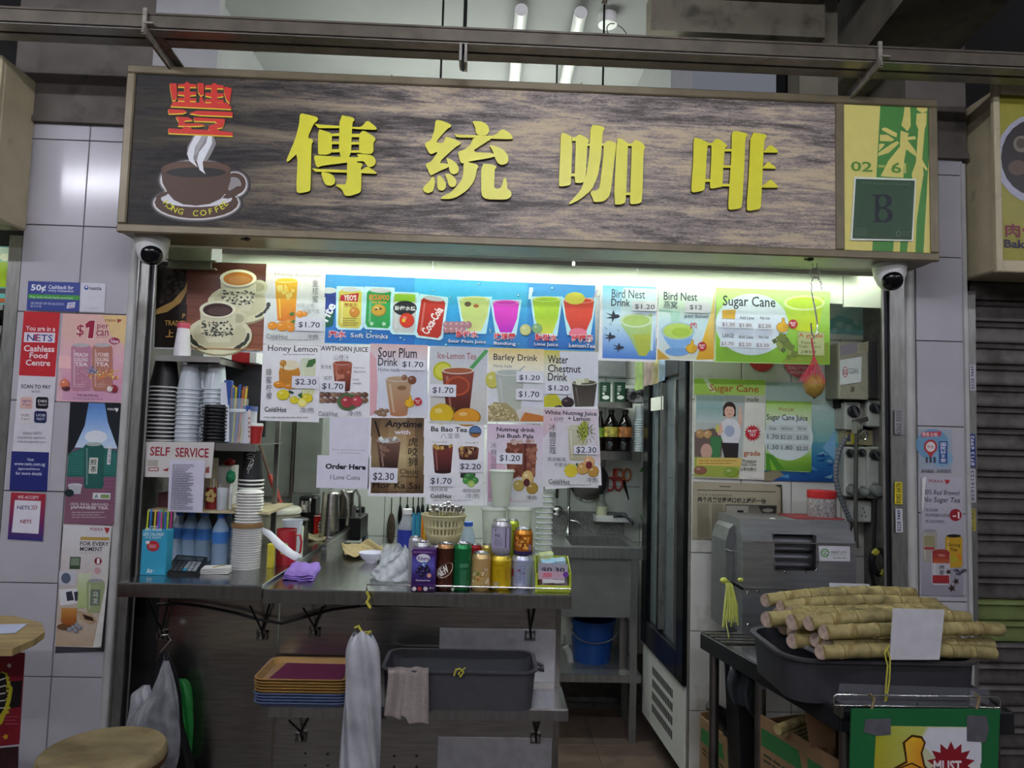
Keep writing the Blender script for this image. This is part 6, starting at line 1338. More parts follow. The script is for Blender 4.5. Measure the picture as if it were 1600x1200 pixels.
x, y, z, w_, zt = seat(463,479,822,847, CZL); y = .45; x = at(471,840, y).x
o = thing('steel_cup', 'straight steel measuring cup beside the diagonal rail', 'cup', (x, y, CZL)); r = 7.6*(y+2.43)/F; h = at(471,821, y).z-CZL
MB().lathe([(r, 0),(r, h*.02),(r*.97, h*.05),(r, h*.08),(r, h*.95),(r*1.05, h),(r*.95, h),(r*.95,.01),(0,.01)], (x, y, CZL), 22).build('cup', M_steeld, o, smooth=40)
# ------------------------------------------------------------------ drink cans along the wire rail
def wrap(cx, cy, z, r, a0=-PI/2):
    """print wrapped round an upright can: plane x = arc length from the front, y = height"""
    return Pr(p2p=lambda x, y: (x, -y), p2w=lambda a, b, k: Vector((cx+(r+k*.00006)*math.cos(a0+a/r), cy+(r+k*.00006)*math.sin(a0+a/r), z+b)))
M_canlid = mat('can_lid', 'c3c5c9', .25,1., var=.1)
def can(label, x0, x1, yt, yb, body, draw=None, z=CZR, tall=None, top='c9c9cc', base=None, metal=.35, turn=0., y=None, neck='c4c6ca', grp='drink cans along the wire rail'):
    if y is None: x, y, z, w, zt = seat(x0, x1, yt, yb, z); r = w/2; y += r
    else:
        x = at((x0+x1)/2, yb, y).x; w = at(x1, yb, y).x-at(x0, yb, y).x; r = w/2
        zt = at((x0+x1)/2, yt, y).z
    h = zt-z
    o = thing('drink_can', label, 'can', (x, y, z), grp); c = (x, y, z)
    MB().lathe([(r*.74,0),(r*.8,.002),(r*.98, r*.28),(r, r*.4),(r, h-r*.55)], c, 26, cap=True).build('body', mat('can_'+body, body, .3, metal, var=.05), o, smooth=40)
    MB().lathe([(r, h-r*.55),(r*.96, h-r*.4),(r*.84, h-r*.12)], c, 26, cap=False).build('shoulder', mat('canm_'+neck, neck, .28,.6, var=.05), o, smooth=40)
    MB().lathe([(r*.84, h-r*.12),(r*.86, h-.001),(r*.82, h),(r*.78, h-.004),(0, h-.004)], c, 26, cap=False).build('lid', M_canlid, o, smooth=40)
    MB().obox((x, y-r*.2, z+h-.0025),(r*.2,0,0),(0, r*.32,0),(0,0,.001), .001).build('tab', M_canlid, o)
    if draw:
        p = wrap(x, y, z, r, -PI/2-(x-1.4-.02)/2.4*.9+turn); draw(p, r, h); p.build('print', o, .35)
    return o
P_ = lambda p, pts, c: p.pl(pts, c)
def band(p, r, z0, z1, c, a=1.5):
    n = 14
    for i in range(n): u0, u1 = -a*r+2*a*r*i/n, -a*r+2*a*r*(i+1)/n; p.pl([(u0, z1),(u1, z1),(u1, z0),(u0, z0)], c); p.k -= 1
    p.k += 1
def txt(p, t, u0, z0, u1, z1, c, b=.02, **k): p.text(t, u0,-z1, u1,-z0, c, b, **k)
def oval(p, u, z, a, b, c, n=20): p.pl([(u+a*math.cos(2*PI*i/n), z+b*math.sin(2*PI*i/n)) for i in range(n)], c)
def dots(p, r, z0, z1, cs, n, s, seed=1):
    q = random.Random(seed)
    for i in range(n): oval(p, q.uniform(-r, r), q.uniform(z0, z1), s*q.uniform(.5,1), s*q.uniform(.5,1), q.choice(cs), 7); p.k -= .7
# the blackcurrant carton is a box
x, y, z, w, zt = seat(642,680,858,925, CZR)
o = thing('drink_carton', 'purple blackcurrant drink carton at the end of the can row', 'carton', (x, y+.02, z)); MB().box(x-w/2, x+w/2, y, y+.045, z, zt, .002).build('carton', mat('carton_purple', '432064', .35, var=.06), o)
V = (630,770,5.926); p = Pr(y-.0004, V)
p.rect(76,540,292,556, '5a2a72'); p.text('BLACKCURRANT', 100,543,270,553, 'c9b4d6')
p.vgrad(82,590,290,840,['4a3a92', '5a5ab4', '3a2a74', '2f1450']); p.ell(188,610,66,42, '2f5a3a'); p.ell(186,606,64,40, 'e6e4ec'); p.text('Ribena', 130,586,242,626, '4a2a7a', .02, skew=.15)
for a, b, r in ((135,725,22),(160,695,24),(210,690,26),(190,735,24),(235,720,20),(170,760,22)): p.fruit(a, b, r, '1f1636', '8a84b8')
p.poly([(170,670),(190,630),(215,650),(200,690)], '5a8ac8'); p.text('+', 178,652,196,674, 'e6e6f4', .03); p.ell(240,765,20,20, 'd8a08a'); p.text('blackcurrant', 118,798,250,816, 'd6c8e2', .01); p.rect(78,865,292,912, '2a1238')
for a, c in ((102, 'd8d4d8'),(152, 'a83a3a'),(207, 'c9c4cc')): p.ell(a, 888,20,20, c)
p.text('VIT C', 240,872,284,890, 'e6dfe8', .01); p.build('print', o, .4)
def d_aw(p, r, h):
    dots(p, r, h*.1, h*.7,['3f1f17', '5a2f22', '6a3a2a'], 60, r*.16,3)
    n = 24; pts = lambda a, b: [(a*math.cos(t)*.84-b*math.sin(t)*.5, h*.44+a*math.cos(t)*.55+b*math.sin(t)*.85) for t in [2*PI*i/n for i in range(n)]]
    p.pl(pts(r*1.22, r*.74), 'c9a46a'); p.pl(pts(r*1.16, r*.68), 'e6ddd2'); p.pl(pts(r*1.06, r*.59), '4a211a'); txt(p, 'A&W', -r*.78, h*.27, r*.78, h*.45, 'efe8e0', .05, ang=.52)
    txt(p, 'ROOT BEER', -r*.5, h*.08, r*.5, h*.13, 'c9a46a', .02)
can('tall brown root beer can beside the purple carton', 680,707,850,924, '4f2a20', d_aw, neck='b8885a')
def d_grn(p, r, h):
    band(p, r, h*.55, h*.58, '1f6a3c'); txt(p, 'GREEN', -r*.3, h*.5, r*.8, h*.58, '6aa884', .01); p.lines(-r*.2,-h*.45, r*.8,-h*.12,12, '5f9f7a', seed=3); dots(p, r*.9, h*.3, h*.7,['2f8a52', '1a6a3a'], 10, r*.12)
can('tall green drink can in the front row', 706,735,850,924, '1c7040', d_grn, neck='2f8a52')
def d_bei(p, r, h):
    p.pl([(r*.2, h*.62),(r*.85, h*.7),(r*.9, h*.55),(r*.25, h*.48)], 'b0252a'); txt(p, "Yeo's", r*.3, h*.54, r*.82, h*.62, 'f0e2d0', .02)
    dots(p, r*.9, h*.2, h*.5,['b8863a', 'd8b87a', '7a8a3a', 'e6d8b0'], 26, r*.2,5); band(p, r, h*.1, h*.18, 'c9b078'); p.lines(-r*.8,-h*.18, r*.8,-h*.1,2, '7a5a2a')
can('short beige drink can with a small red logo', 735,766,865,924, 'cfae72', d_bei, neck='d8bc84')
def d_yel(p, r, h):
    band(p, r, h*.84, h*.87, 'e6d24a'); txt(p, '维他', -r*.5, h*.4,-r*.05, h*.62, 'b8940f', .01); p.pl([(r*.45, h*.3),(r*1.0, h*.3),(r*1.0, h*.65),(r*.45, h*.65)], '9a3a20'); oval(p, r*.75, h*.47, r*.22, h*.12, 'd8a04a'); p.pl([(-r*.75, h*.06),(-r*.2, h*.06),(-r*.2, h*.24),(-r*.75, h*.24)], '6a7a9a'); p.lines(-r*.7,-h*.23,-r*.25,-h*.07,4, 'c9cce0'); p.lines(-r*.6,-h*.75, r*.4,-h*.68,2, 'a8860a')
can('short yellow drink can under the silver one', 766,799,868,923, 'd3b41c', d_yel, neck='dcc44a')
def d_blu(p, r, h):
    for k in range(3): p.lines(-r*.6+k*r*.35,-h*.72,-r*.35+k*r*.35,-h*.18,9, '6a78b4', seed=k)
    dots(p, r*.3, h*.4, h*.6,['8a3a4a'], 3, r*.12); p.pl([(-r*1.0, h*.38),(-r*.8, h*.38),(-r*.8, h*.6),(-r*1.0, h*.6)], '8a2f3a'); band(p, r, h*.82, h*.86, 'aab4d4')
can('short pale blue drink can under the orange one', 799,832,868,922, 'b4bcd4', d_blu, neck='c9cfdf')
z2 = None
for ob in S.objects:
    if ob.get('label', '').startswith('short yellow drink'): yc = ob
    if ob.get('label', '').startswith('short pale blue'): bc = ob
zy = at(782,868, yc.location.y-.03).z; zb2 = at(815,868, bc.location.y-.03).z
def d_sil(p, r, h):
    band(p, r, h*.2, h*.78, 'b4aeca'); p.pl([(-r*.85, h*.25),(r*.3, h*.25),(r*.3, h*.74),(-r*.85, h*.74)], 'c4bedb'); txt(p, '菊花', -r*.75, h*.52,-r*.1, h*.62, '3a3448', .02); p.lines(-r*.75,-h*.5, r*.2,-h*.28,5, '7a7494'); p.pl([(r*.4, h*.22),(r*1.1, h*.22),(r*1.1, h*.78),(r*.4, h*.78)], '54506e'); oval(p, -r*.6, h*.72, r*.07, h*.03, '3a3a6a', 8)
can('silver and lavender can stacked on the yellow can', 767,798,812,866, 'b0aebf', d_sil, z=yc.location.z+(zy-CZR), y=yc.location.y, metal=.5)
def d_org(p, r, h):
    band(p, r, h*.02, h*.16, '352a5c'); dots(p, r, h*.25, h*.75,['7a3f10', 'd88a2a', 'b0601a', 'e6a84a'], 34, r*.22,9); oval(p, -r*.45, h*.45, r*.3, h*.14, 'd9a05a'); p.pl([(r*.6, h*.18),(r*.9, h*.18),(r*.9, h*.4),(r*.6, h*.4)], '8a7aa0')
can('orange-brown can stacked on the pale blue can', 802,832,825,867, 'b26a1c', d_org, z=bc.location.z+(zb2-CZR), y=bc.location.y, neck='cc8a34')
rowy = CZR
def back(label, x0, x1, yt, body, y, draw=None, neck='c4c6ca'): return can(label, x0, x1, yt, 900, body, draw, y=y, neck=neck)
back('silver can with a red mark standing behind the purple carton', 637,658,838, 'b5b2b8', -.085, lambda p, r, h: (oval(p, 0, h*.45, r*.4, h*.25, '9a5a5a'), oval(p, 0, h*.45, r*.28, h*.17, 'c9bfc2')))
back('blue and purple can rising just behind the carton', 645,671,845, '3a3f8c', -.115, lambda p, r, h: (oval(p, -r*.4, h*.72, r*.35, h*.1, '4a7ac8'), oval(p, r*.4, h*.7, r*.4, h*.12, '6a3a9a')))
back('purple can peeking out between the carton and the root beer', 671,690,850, '5a2a78', -.075)
back('red can standing behind the green and beige cans', 732,751,850, 'a8232a', -.09, lambda p, r, h: (oval(p, 0, h*.5, r*.7, h*.2, 'd8c0c0'),), '9a2a30')
back('pale yellow can standing behind the beige can', 751,769,850, 'c9b84a', -.09, None, 'd3c878')
back('lime green can behind the silver and lavender can', 789,809,812, 'b4c832', -.075, lambda p, r, h: dots(p, r, h*.2, h*.9,['4a5a2a', 'd8e07a', '2f3f22'], 20, r*.25,4), 'b8cc4a')
# extra can carrying the lime one
c_ = None
# lime basket of tissue packs with its price card
x, y, z, w, zt = seat(836,892,895,925, CZR)
M_lime = mat('lime_plastic', 'b4c63a', .35, var=.05, alpha=.95)
o = thing('tissue_basket', 'lime green basket of tissue packs at the counter end', 'basket', (x, y+.05, z)); zf = at(864,895, y).z; zb3 = at(864,868, y+.1).z
def bk(mb): return mb
MB().box(x-w/2+.006, x+w/2-.006, y, y+.1, z, z+.003).box(x-w/2+.006, x+w/2-.006, y+.097, y+.1, z, zb3).build('base', M_lime, o)
MB().prism([(x-w/2+.006, y, z),(x-w/2, y-.002, zf),(x-w/2, y+.1, zb3),(x-w/2+.006, y+.1, z)], (.003,0,0)).build('side', M_lime, o); MB().prism([(x+w/2-.009, y, z),(x+w/2-.003, y-.002, zf),(x+w/2-.003, y+.1, zb3),(x+w/2-.009, y+.1, z)], (.003,0,0)).build('side', M_lime, o)
MB().box(x-w/2+.004, x+w/2-.004, y-.003, y, z+.003, z+(zf-z)*.35).box(x-w/2, x+w/2, y-.004, y+.001, zf-.006, zf).box(x-w/2, x-w/2+.006, y-.004, y, z, zf).box(x+w/2-.006, x+w/2, y-.004, y, z, zf).build('front', M_lime, o)
for k, (dx, dy, dz, c, lab) in enumerate(((-.018,.02,.0, 'c98aa0', 'pink tissue pack low in the lime basket'),(.022,.022,.002, 'b8a0c8', 'lilac tissue pack low in the lime basket'),(-.012,.05,.03, '8fc4d8', 'pale blue tissue pack on top in the lime basket'),(.018,.06,.034, 'a8cfe0', 'sky blue tissue pack leaning in the lime basket'),(-.02,.075,.05, 'c9d89a', 'pale green tissue pack standing at the basket back'))):
    c0 = Vector((x+dx, y+dy, z+.03+dz)); t_ = thing('tissue_pack', lab, 'tissue pack', c0, 'tissue packs in the lime basket'); a = rnd.uniform(-.2,.2)
    MB().obox(c0,(.024*math.cos(a), .006*math.sin(a), .004),(-.003,.008,.004),(-.004*math.sin(a), -.004,.03), .004).build('pack', mat('pack_'+c, c, .3, var=.12, scale=40), t_); MB().obox(c0+Vector((0,-.009,.004)),(.016*math.cos(a), 0,.003),(0,.0008,0),(0,0,.012), .0005).build('seal', mat('pack_white', 'dfe6ea', .3), t_)
o = thing('price_card', 'grey price card leaning in the lime basket', 'card', (x, y-.006, zf)); V = (630,770,5.926)
w4 = [at(V[0]+a/V[2], V[1]+b/V[2], y-.005) for a, b in ((1252,648),(1530,662),(1522,745),(1248,735))]; MB().prism(w4,(0,.001,0)).build('card', mat('card_grey', 'a8a4b0', .5), o)
p = Pr(y-.0054, V); p.text('$0.30', 1280,690,1495,738, '2a2438', .02); p.build('print', o, .5)
p = Pr(y-.0062, V); p.mb.col('c9a8b8').prism([at(V[0]+a/V[2], V[1]+b/V[2], y-.0062) for a, b in ((1250,722),(1490,732),(1490,800),(1250,800))], (0,.0008,0)); p.poly([(1290,800),(1488,806),(1486,838),(1290,834)], 'dcdade'); p.ell(1505,757,26,26, '6a3a9a'); p.poly([(1300,740),(1380,745),(1370,780),(1290,780)], 'd87a8a')
o2 = thing('front_pack', 'pink tissue pack pressed against the front of the lime basket', 'tissue pack', (x, y-.006, z)); p.build('pack', o2,.4)
# basket of spoons on the cans, straws and bottles behind
bz0 = at(692,850,-.06).z; by = -.04; bxx = at(693,830, by).x; R1 = 33*(by+2.43)/F; R0_ = 24*(by+2.43)/F; bz1 = at(693,808, by-R1).z
o = thing('spoon_basket', 'cream slotted plastic basket of steel spoons behind the cans', 'basket', (bxx, by, bz0)); M_bsk = mat('basket_cream', 'cfc79a', .4, var=.06)
mb = MB(); N_ = 64; H_ = bz1-bz0
prof = [(R0_*.8,0),(R0_, .004),(R0_+(R1-R0_)*.35, H_*.3),(R0_+(R1-R0_)*.45, H_*.36),(R0_+(R1-R0_)*.62, H_*.56),(R0_+(R1-R0_)*.72, H_*.64),(R0_+(R1-R0_)*.9, H_*.86),(R1, H_*.93),(R1+.003, H_)]
vs = [(bxx+r_*math.cos(2*PI*k/N_), by+r_*math.sin(2*PI*k/N_), bz0+h_) for r_, h_ in prof for k in range(N_)]; fs = [tuple(range(N_))[::-1]]
for j in range(len(prof)-1):
    for k in range(N_):
        if j in (3,5) and k % 2: continue
        fs.append((j*N_+k, j*N_+(k+1) % N_, (j+1)*N_+(k+1) % N_, (j+1)*N_+k))
mb.add(vs, fs).build('basket', M_bsk, o, smooth=60, solid=.002)
MB().tube([(bxx+(R1+.003)*math.cos(t), by+(R1+.003)*math.sin(t), bz1) for t in [2*PI*k/32 for k in range(32)]], .0032,8, True).build('rim', M_bsk, o, smooth=60)
for i in range(18):
    f_ = (i+.5)/9-1; a = math.acos(max(-1, min(1, f_)))*(1 if i % 2 else -1); rr = R1*.72; c0 = Vector((bxx+rr*math.cos(a)*.6, by+rr*math.sin(a)*.6, bz0+.02)); e = Vector((bxx+rr*math.cos(a)*1.12+.008, by+rr*math.sin(a), bz1+rnd.uniform(.010,.036)))
    s_ = thing('steel_spoon', 'steel spoon in the cream basket, %s from the bottle side' % ORD[i].replace('lowest', 'first'), 'spoon', c0, 'spoons in the cream basket'); d = (e-c0); u = d.cross(Vector((0,1,0))).normalized()*.007
    MB().obox((c0+e)/2, d/2, u*.6, u.cross(d).normalized()*.0007,.0005).build('stem', M_chrome, s_); MB().ell(e, .006,.002,.009,8,6).build('tip', M_chrome, s_)
cup_under = thing('basket_stand', 'clear tub standing under the cream spoon basket', 'tub', (bxx, by, CZR)); MB().lathe([(R0_*.75,0),(R0_*.8, bz0-CZR)], (bxx, by, CZR), 20).build('tub', M_clear, cup_under, smooth=40)
straws(658,.1, CZR, 8,.02,['2f9aa8', '3f8ac0', 'd8b82c', 'd8862a'], 'straw_tub', 'tub of teal and orange straws between the bottle and the basket', 1,0) if 0 else None
q = at(658,840,.12); o = thing('straw_tub', 'teal and orange straws standing behind the spoon basket', 'straws', (q.x, .12, CZR)); MB().lathe([(.03,0),(.034,.07)], (q.x, .12, CZR), 18).build('tub', mat('tub_blue', '6a9ac0', .3, alpha=.7), o, smooth=40)
for i in range(14):
    X = q.x-.03+.0045*i; c = ('2f9aa8', '3f8ac0', '2a8a9a')[i % 3] if i < 7 else ('d8b82c', 'd8862a', 'd06a2a')[i % 3]; MB().cyl((X*.98+q.x*.02,.12, CZR+.01),(X, .12+rnd.uniform(-.01,.01), at(658,801+rnd.uniform(-1,5), .12).z), .0032, n=7).build('straw', mat('straw_'+c, c, .35, var=.05), o, smooth=60)
M_pet2 = mat('pet_clear', 'c9d0d8', .08, alpha=.4)
x, y = at(635,850,.16).x, .16; r = 14.5*(y+2.43)/F; h = at(635,795, y).z-CZR
o = bottle('water_bottle', 'white-capped water bottle with a dark blue label behind the crumpled bag', x, y, CZR, r, h, M_pet2, M_white, (.36,.66), mat('label_navy', '2a3a9a', .35), None, None, .42)
p = wrap(x, y, CZR, r*1.012); p.text('pure', r*.35,-h*.46, r*.95,-h*.38, 'c9d0e8', .01); p.build('print', o)
x, y = at(731,850,.1).x, .1; r = 11.5*(y+2.43)/F; h = at(731,815, y).z-CZR
bottle('water_bottle', 'small blue-capped bottle beside the spoon basket', x, y, CZR, r, h, M_pet, M_cap, (.34,.5), mat('label_pale', '9fc0dc', .3), None, None, .5)
# three big clear cups of barley water and the ribbed cup stacks behind the posters
M_cupw = mat('cup_milky', 'e0ead9', .2, alpha=.6, var=.04); M_bar = mat('barley', 'd9d8b4', .5, var=.1, scale=60)
def bigcup(label, px0, px1, yt, yb, y, z, fill=.2):
    x = at((px0+px1)/2, yb, y).x; r = (at(px1, yt, y).x-at(px0, yt, y).x)/2; h = at((px0+px1)/2, yt, y).z-z
    o = thing('plastic_cup', label, 'cup', (x, y, z)); c = (x, y, z)
    MB().lathe([(r*.62,0),(r*.93, h*.96),(r, h*.965),(r*1.02, h*.985),(r*.98, h),(r*.9, h*.97),(r*.6,.003),(0,.003)], c, 24).build('cup', M_cupw, o, smooth=40)
    MB().lathe([(r*.58,.004),(r*(.58+.3*fill), h*fill)], c, 20).build('barley', M_bar, o); MB().lathe([(r*.98, h),(r*.9, h+.004),(0, h+.004)], c, 24, cap=False).build('lid', M_clear, o, smooth=40); return c[0], h
zc = at(790,848,.05).z
_, h1 = bigcup('clear cup of cloudy drink standing behind the cans, nearer the bottle', 750,791,793,850,.06, CZR); bigcup('clear cup of cloudy drink standing behind the orange-brown can', 790,831,793,850,.06, CZR)
bigcup('clear cup of cloudy drink stacked on top of two others', 762,803,735,795,.06, CZR+h1+.005,.22)
px, yy = 850,.17; x = at(px, 840, yy).x; rr = 12*(yy+2.43)/F; zt = at(px, 660, yy).z; n = 24
stack(lambda l, c, g: paper_cup(rr, rr*.74,.1,0, M_cupw, M_clrim, 'plastic_cup', l, 'cup', c, g), n, (zt-.1-CZR)/(n-1), 'topmost clear cup of the ribbed tower by the nutmeg posters', 'clear cup of the ribbed tower by the nutmeg posters', 'clear plastic cup towers', (x, yy), CZR)
# purple cloth, tan towel, white bowl, crumpled bag
def folded(name, label, pts, z, h, m, cat='cloth', n=3):
    c = sum((atz(x, y, z) for x, y in pts), Vector())/len(pts); o = thing(name, label, cat, (c.x, c.y, z))
    for k in range(n):
        g = 1-.03*k
        def fn(u, v, k=k):
            a = pts[0][0]*(1-u)*(1-v)+pts[1][0]*u*(1-v)+pts[2][0]*u*v+pts[3][0]*(1-u)*v; b = pts[0][1]*(1-u)*(1-v)+pts[1][1]*u*(1-v)+pts[2][1]*u*v+pts[3][1]*(1-u)*v
            q = atz(a, b, z); q = c+(q-c)*g; return Vector((q.x+.002*math.sin(v*9+k), q.y+.003*math.sin(u*11+k*2), z+.003+k*h/n+.002*math.sin(u*7+v*5+k)+.0015*math.sin(u*17)))
        MB().grid(fn, 16,12).build('fold', m, o, smooth=90, solid=h/n*.8, sub=1)
    return o
folded('folded_cloth', 'folded purple cloth on the lower counter', [(440,907),(489,909),(502,886),(456,884)], CZR, .018, mat('cloth_purple', '8a6cc0', .95, var=.12, scale=260, bump=.1))
def towel(u, v):
    q = atz(538+u*65-v*6,873-v*16+3*math.sin(u*8), CZR); return Vector((q.x, q.y, CZR+.012+.012*abs(math.sin(u*6+v*4))*(.4+v)+.006*math.sin(u*17+v*9)))
cloth('crumpled_towel', 'crumpled tan towel lying behind the white bowl', 'towel', towel, mat('towel_tan', 'a8946a', .95, var=.2, scale=120, bump=.15), 22,10, None, .004)
P = atz(580,882, CZR); x, y = at(580,880, P.y+.05).x, P.y+.05; r = 20*(y+2.43)/F
o = thing('bowl', 'small white bowl beside the crumpled plastic bag', 'bowl', (x, y, CZR)); MB().lathe([(r*.45,0),(r*.48,.006),(r*.8,.018),(r, .036),(r*.96,.036),(r*.74,.018),(r*.4,.009),(0,.008)], (x, y, CZR), 26).build('bowl', mat('bowl_white', 'd3d3e2', .2), o, smooth=40)
def crumple(u, v):
    t = u*2*PI; k = .008*math.sin(t*5+v*11)+.006*math.sin(t*9-v*17)
    px = 613+(31-15*v**1.6)*math.cos(t)*(1+.13*math.sin(t*4+v*9)) + 8*v; z = CZR+.004+v*.098+.014*math.sin(t*3+v*6)*v
    y = -.03-.06*(1-.6*v)*math.sin(t)+k; q = at(px, 860, y); return Vector((q.x, y, z))
cloth('plastic_bag', 'crumpled clear plastic bag slumped beside the purple carton', 'bag', crumple, mat('crumple_film', 'eef4f8', .2, var=.15, scale=60, bump=.4, alpha=.5), 34,16, at(613,895,-.03), .0012)
# ------------------------------------------------------------------ kitchen behind the counter
M_grey = mat('grey_enamel', '8f938c', .4,.3, var=.12, scale=8, spots=('6a6a62', 5,.62,.15))
a, b, c, d = pbox(404,652,457,775,.95)
o = thing('steel_cabinet', 'grey steel cabinet with two hinged doors behind the order notice', 'cabinet', ((a+b)/2,1.1, c))
MB().box(.26, at(459,700,.95).x, .96,1.35, at(420,800,.96).z, at(420,560,.96).z).build('body', M_grey, o); MB().box(.262, at(456,700,.95).x, .945,.958, at(430,776,.95).z, at(430,560,.95).z, .002).build('door', M_grey, o)
x0, x1 = at(461,700,.93).x, at(503,700,.93).x
MB().box(x0, x1,.93,1.35, at(480,771,.93).z, at(480,560,.93).z, .003).build('door', M_grey, o)
MB().box(at(459,700,.94).x-.004, at(459,700,.94).x+.006,.93,.95, at(459,820,.94).z, at(459,560,.94).z).build('post', M_steeld, o)
o = thing('wall_bottle', 'cream bottle with a grey top on the wall behind the payment sheet', 'bottle', at(508,700,1.3)); q = at(508,712,1.3); z1 = at(508,655,1.3).z
MB().lathe([(.022,0),(.024,(z1-q.z)*.65),(.02,(z1-q.z)*.7)], q, 14).build('body', mat('bottle_cream', 'c4c2a8', .4), o, smooth=40); MB().lathe([(.02,(z1-q.z)*.7),(.02, z1-q.z)], q, 14).build('top', mat('cap_grey', '6a6e72', .4), o, smooth=40); MB().lathe([(.024,-.012),(.024,0)], q, 14).build('red_base', mat('base_red', '9a4a3a', .5), o)
# pan handle leaning, flour bucket
o = thing('long_pan', 'pan handle with a red grip leaning on the grey cabinet', 'pan', at(436,785,.8)); MB().tube([at(404,688,.84), at(412,715,.82), at(422,745,.80)], .007,8).build('rod', mat('rod_brown', '6a5448', .5,.4), o); MB().tube([at(421,742,.80), at(430,765,.79), at(439,793,.78)],[.011,.013,.014], 10).tube([at(439,793,.78), at(446,812,.79), at(452,846,.80)], .006,6).build('grip', mat('grip_red', 'a8342c', .4), o, smooth=60)
y = .62; q = at(430,850, y); r = 36*(y+2.43)/F; zb_, zt_ = CZL, at(430,792, y).z
o = thing('storage_bucket', 'white lidded bucket on the raised counter by the cup stacks', 'bucket', (q.x, y, CZL)); MB().lathe([(r*.84,0),(r*.92,(zt_-CZL)*.86),(r*.96,(zt_-CZL)*.87)], (q.x, y, CZL), 26).build('bucket', mat('bucket_cream', 'c2bfa6', .4, var=.08), o, smooth=40); MB().lathe([(r, (zt_-CZL)*.84),(r, (zt_-CZL)*.94),(r*.93, zt_-CZL),(0, zt_-CZL)], (q.x, y, CZL), 26).build('lid', mat('lid_cream', 'c9c6b4', .4), o, smooth=40)
MB().tube([at(x, yy_, y-.1) for x, yy_ in ((412,798),(424,792),(436,782),(447,766))], .0018,6).build('wire', M_steeld, o)
# grinder and dark pots under the cabinet
y = .8; a, b, c, d = pbox(466,776,492,832, y); o = thing('coffee_grinder', 'black coffee grinder with steel knobs under the grey cabinet', 'grinder', ((a+b)/2, y, CZL))
MB().box(a, b, y, y+.1, CZL, d, .008).build('body', M_blackm, o); MB().lathe([(.02,0),(.024,-.05)], at(478,782, y-.02), 14).build('hopper', M_chrome, o, smooth=40)
for px, py in ((467,795),(485,783),(469,808)): MB().ell(at(px, py, y-.015), .006,.006,.014,8,6).build('knob', M_chrome, o)
def pot(name, label, px0, px1, yt, y, m, taper=.8, z=CZL, spout=True, hand=True, lidded=True):
    x = at((px0+px1)/2,830, y).x; r = (at(px1,830, y).x-at(px0,830, y).x)/2; h = at((px0+px1)/2, yt, y).z-z; c = (x, y, z); o = thing(name, label, 'pot', c)
    MB().lathe([(r, 0),(r, h*.04),(r*taper, h*.92),(r*taper*1.04, h*.94),(r*taper*.9, h*.97),(0, h*.99)], c, 26).build('body', m, o, smooth=40)
    MB().lathe([(r*.995, h*.06),(r*1.02, h*.07),(r*.995, h*.08)], c, 26, cap=False).build('hoop', m, o)
    if hand: MB().tube([(x+r*k_, y-.3*r, z+h*q_) for k_, q_ in ((.75,.9),(1.2,1.0),(1.65,.85),(1.8,.55),(1.7,.3))], r*.16,8).build('handle', m, o, smooth=60)
    if spout: MB().tube([(x-r*.85, y, z+h*.6),(x-r*1.2, y, z+h*.8),(x-r*1.45, y, z+h*.97)],[r*.2, r*.14, r*.1], 10).build('spout', m, o, smooth=60)
    return o
pot('coffee_pot', 'tall steel coffee pot under the order here notice', 499,531,766,.72, M_steel, .82, spout=False)
pot('coffee_pot', 'second steel coffee pot with a curved handle nearer the tiles', 527,552,764,.86, M_steeld, .9, spout=False)
o, x, y, z, r, h = enamel('enamel_mug', 'bright red enamel mug lying by the steel coffee pots', 480,507,806,838, CZL, 0, False, mat('enamel_bright', 'c41c1e', .2), M_white)
for ob in (o,):
    pass
MB().lathe([(.03,0),(.027,.012),(.0,.013)], (x+.02, y-r*.7, z+h*.45), 16,(1,-.25,.1)).build('chrome_cap', M_chrome, o, smooth=40)
o = thing('flowered_can', 'dark flowered tin in front of the bright red mug', 'tin', at(472,838,.52)); c = at(485,838,.55); MB().lathe([(.022,0),(.022,.06),(.0,.06)], (c.x-.03,.55, CZL), 16).build('tin', mat('tin_brown', '4a3428', .4, var=.4, scale=60), o, smooth=40)
o = thing('strainer_lid', 'dark pot lid lying behind the steel measuring cup', 'lid cover', at(468,812,.5)); c = at(468,812,.52); MB().ell(c, .04,.03,.012,14,6).box(c.x-.03, c.x+.03,.5,.54, CZL, c.z-.01).build('cover', mat('dark_brown', '2a211e', .4), o)
o = thing('tan_cloth', 'folded tan cloth beside the steel measuring cup', 'cloth', at(495,844,.5)); MB().grid(lambda u, v: (lambda q: Vector((q.x, q.y, CZL+.008+.006*math.sin(u*7+v*3))))(atz(476+u*32+v*4,846-v*10, CZL)), 10,6).build('fabric', mat('cloth_tan', 'a39a78', .95, var=.2, scale=120), o, smooth=90, solid=.012)
# diagonal steel rail, stove box, hoses
o = thing('edge_rail', 'diagonal steel edge rail between the two counters', 'rail', at(540,850,.5)); A, B = at(506,860,.43), at(560,822,.95); dd = (B-A)/2
MB().obox((A+B)/2, dd, Vector((.012,-.004,0)), Vector((0,0,.024)), .002).build('rail', M_steel, o)
a, b, c, d = pbox(520,835,556,862,.74); o = thing('gas_stove', 'dark stove box with brass fittings below the diagonal rail', 'stove', ((a+b)/2,.85, CZR)); MB().box(a, b+.01,.78,.98, CZR, CZR+.10,.004).build('body', M_blackm, o)
for px in (517,530,538): MB().cyl(at(px, 852,.77), at(px, 852,.77)+Vector((0,-.03,0)), .009, n=10).build('valve', mat('brass', 'b08a2a', .35,.8), o, smooth=40)
MB().box(at(548,840,.8).x, at(553,840,.8).x, .8,.82, CZR, at(550,790,.8).z).build('upright', M_steeld, o)
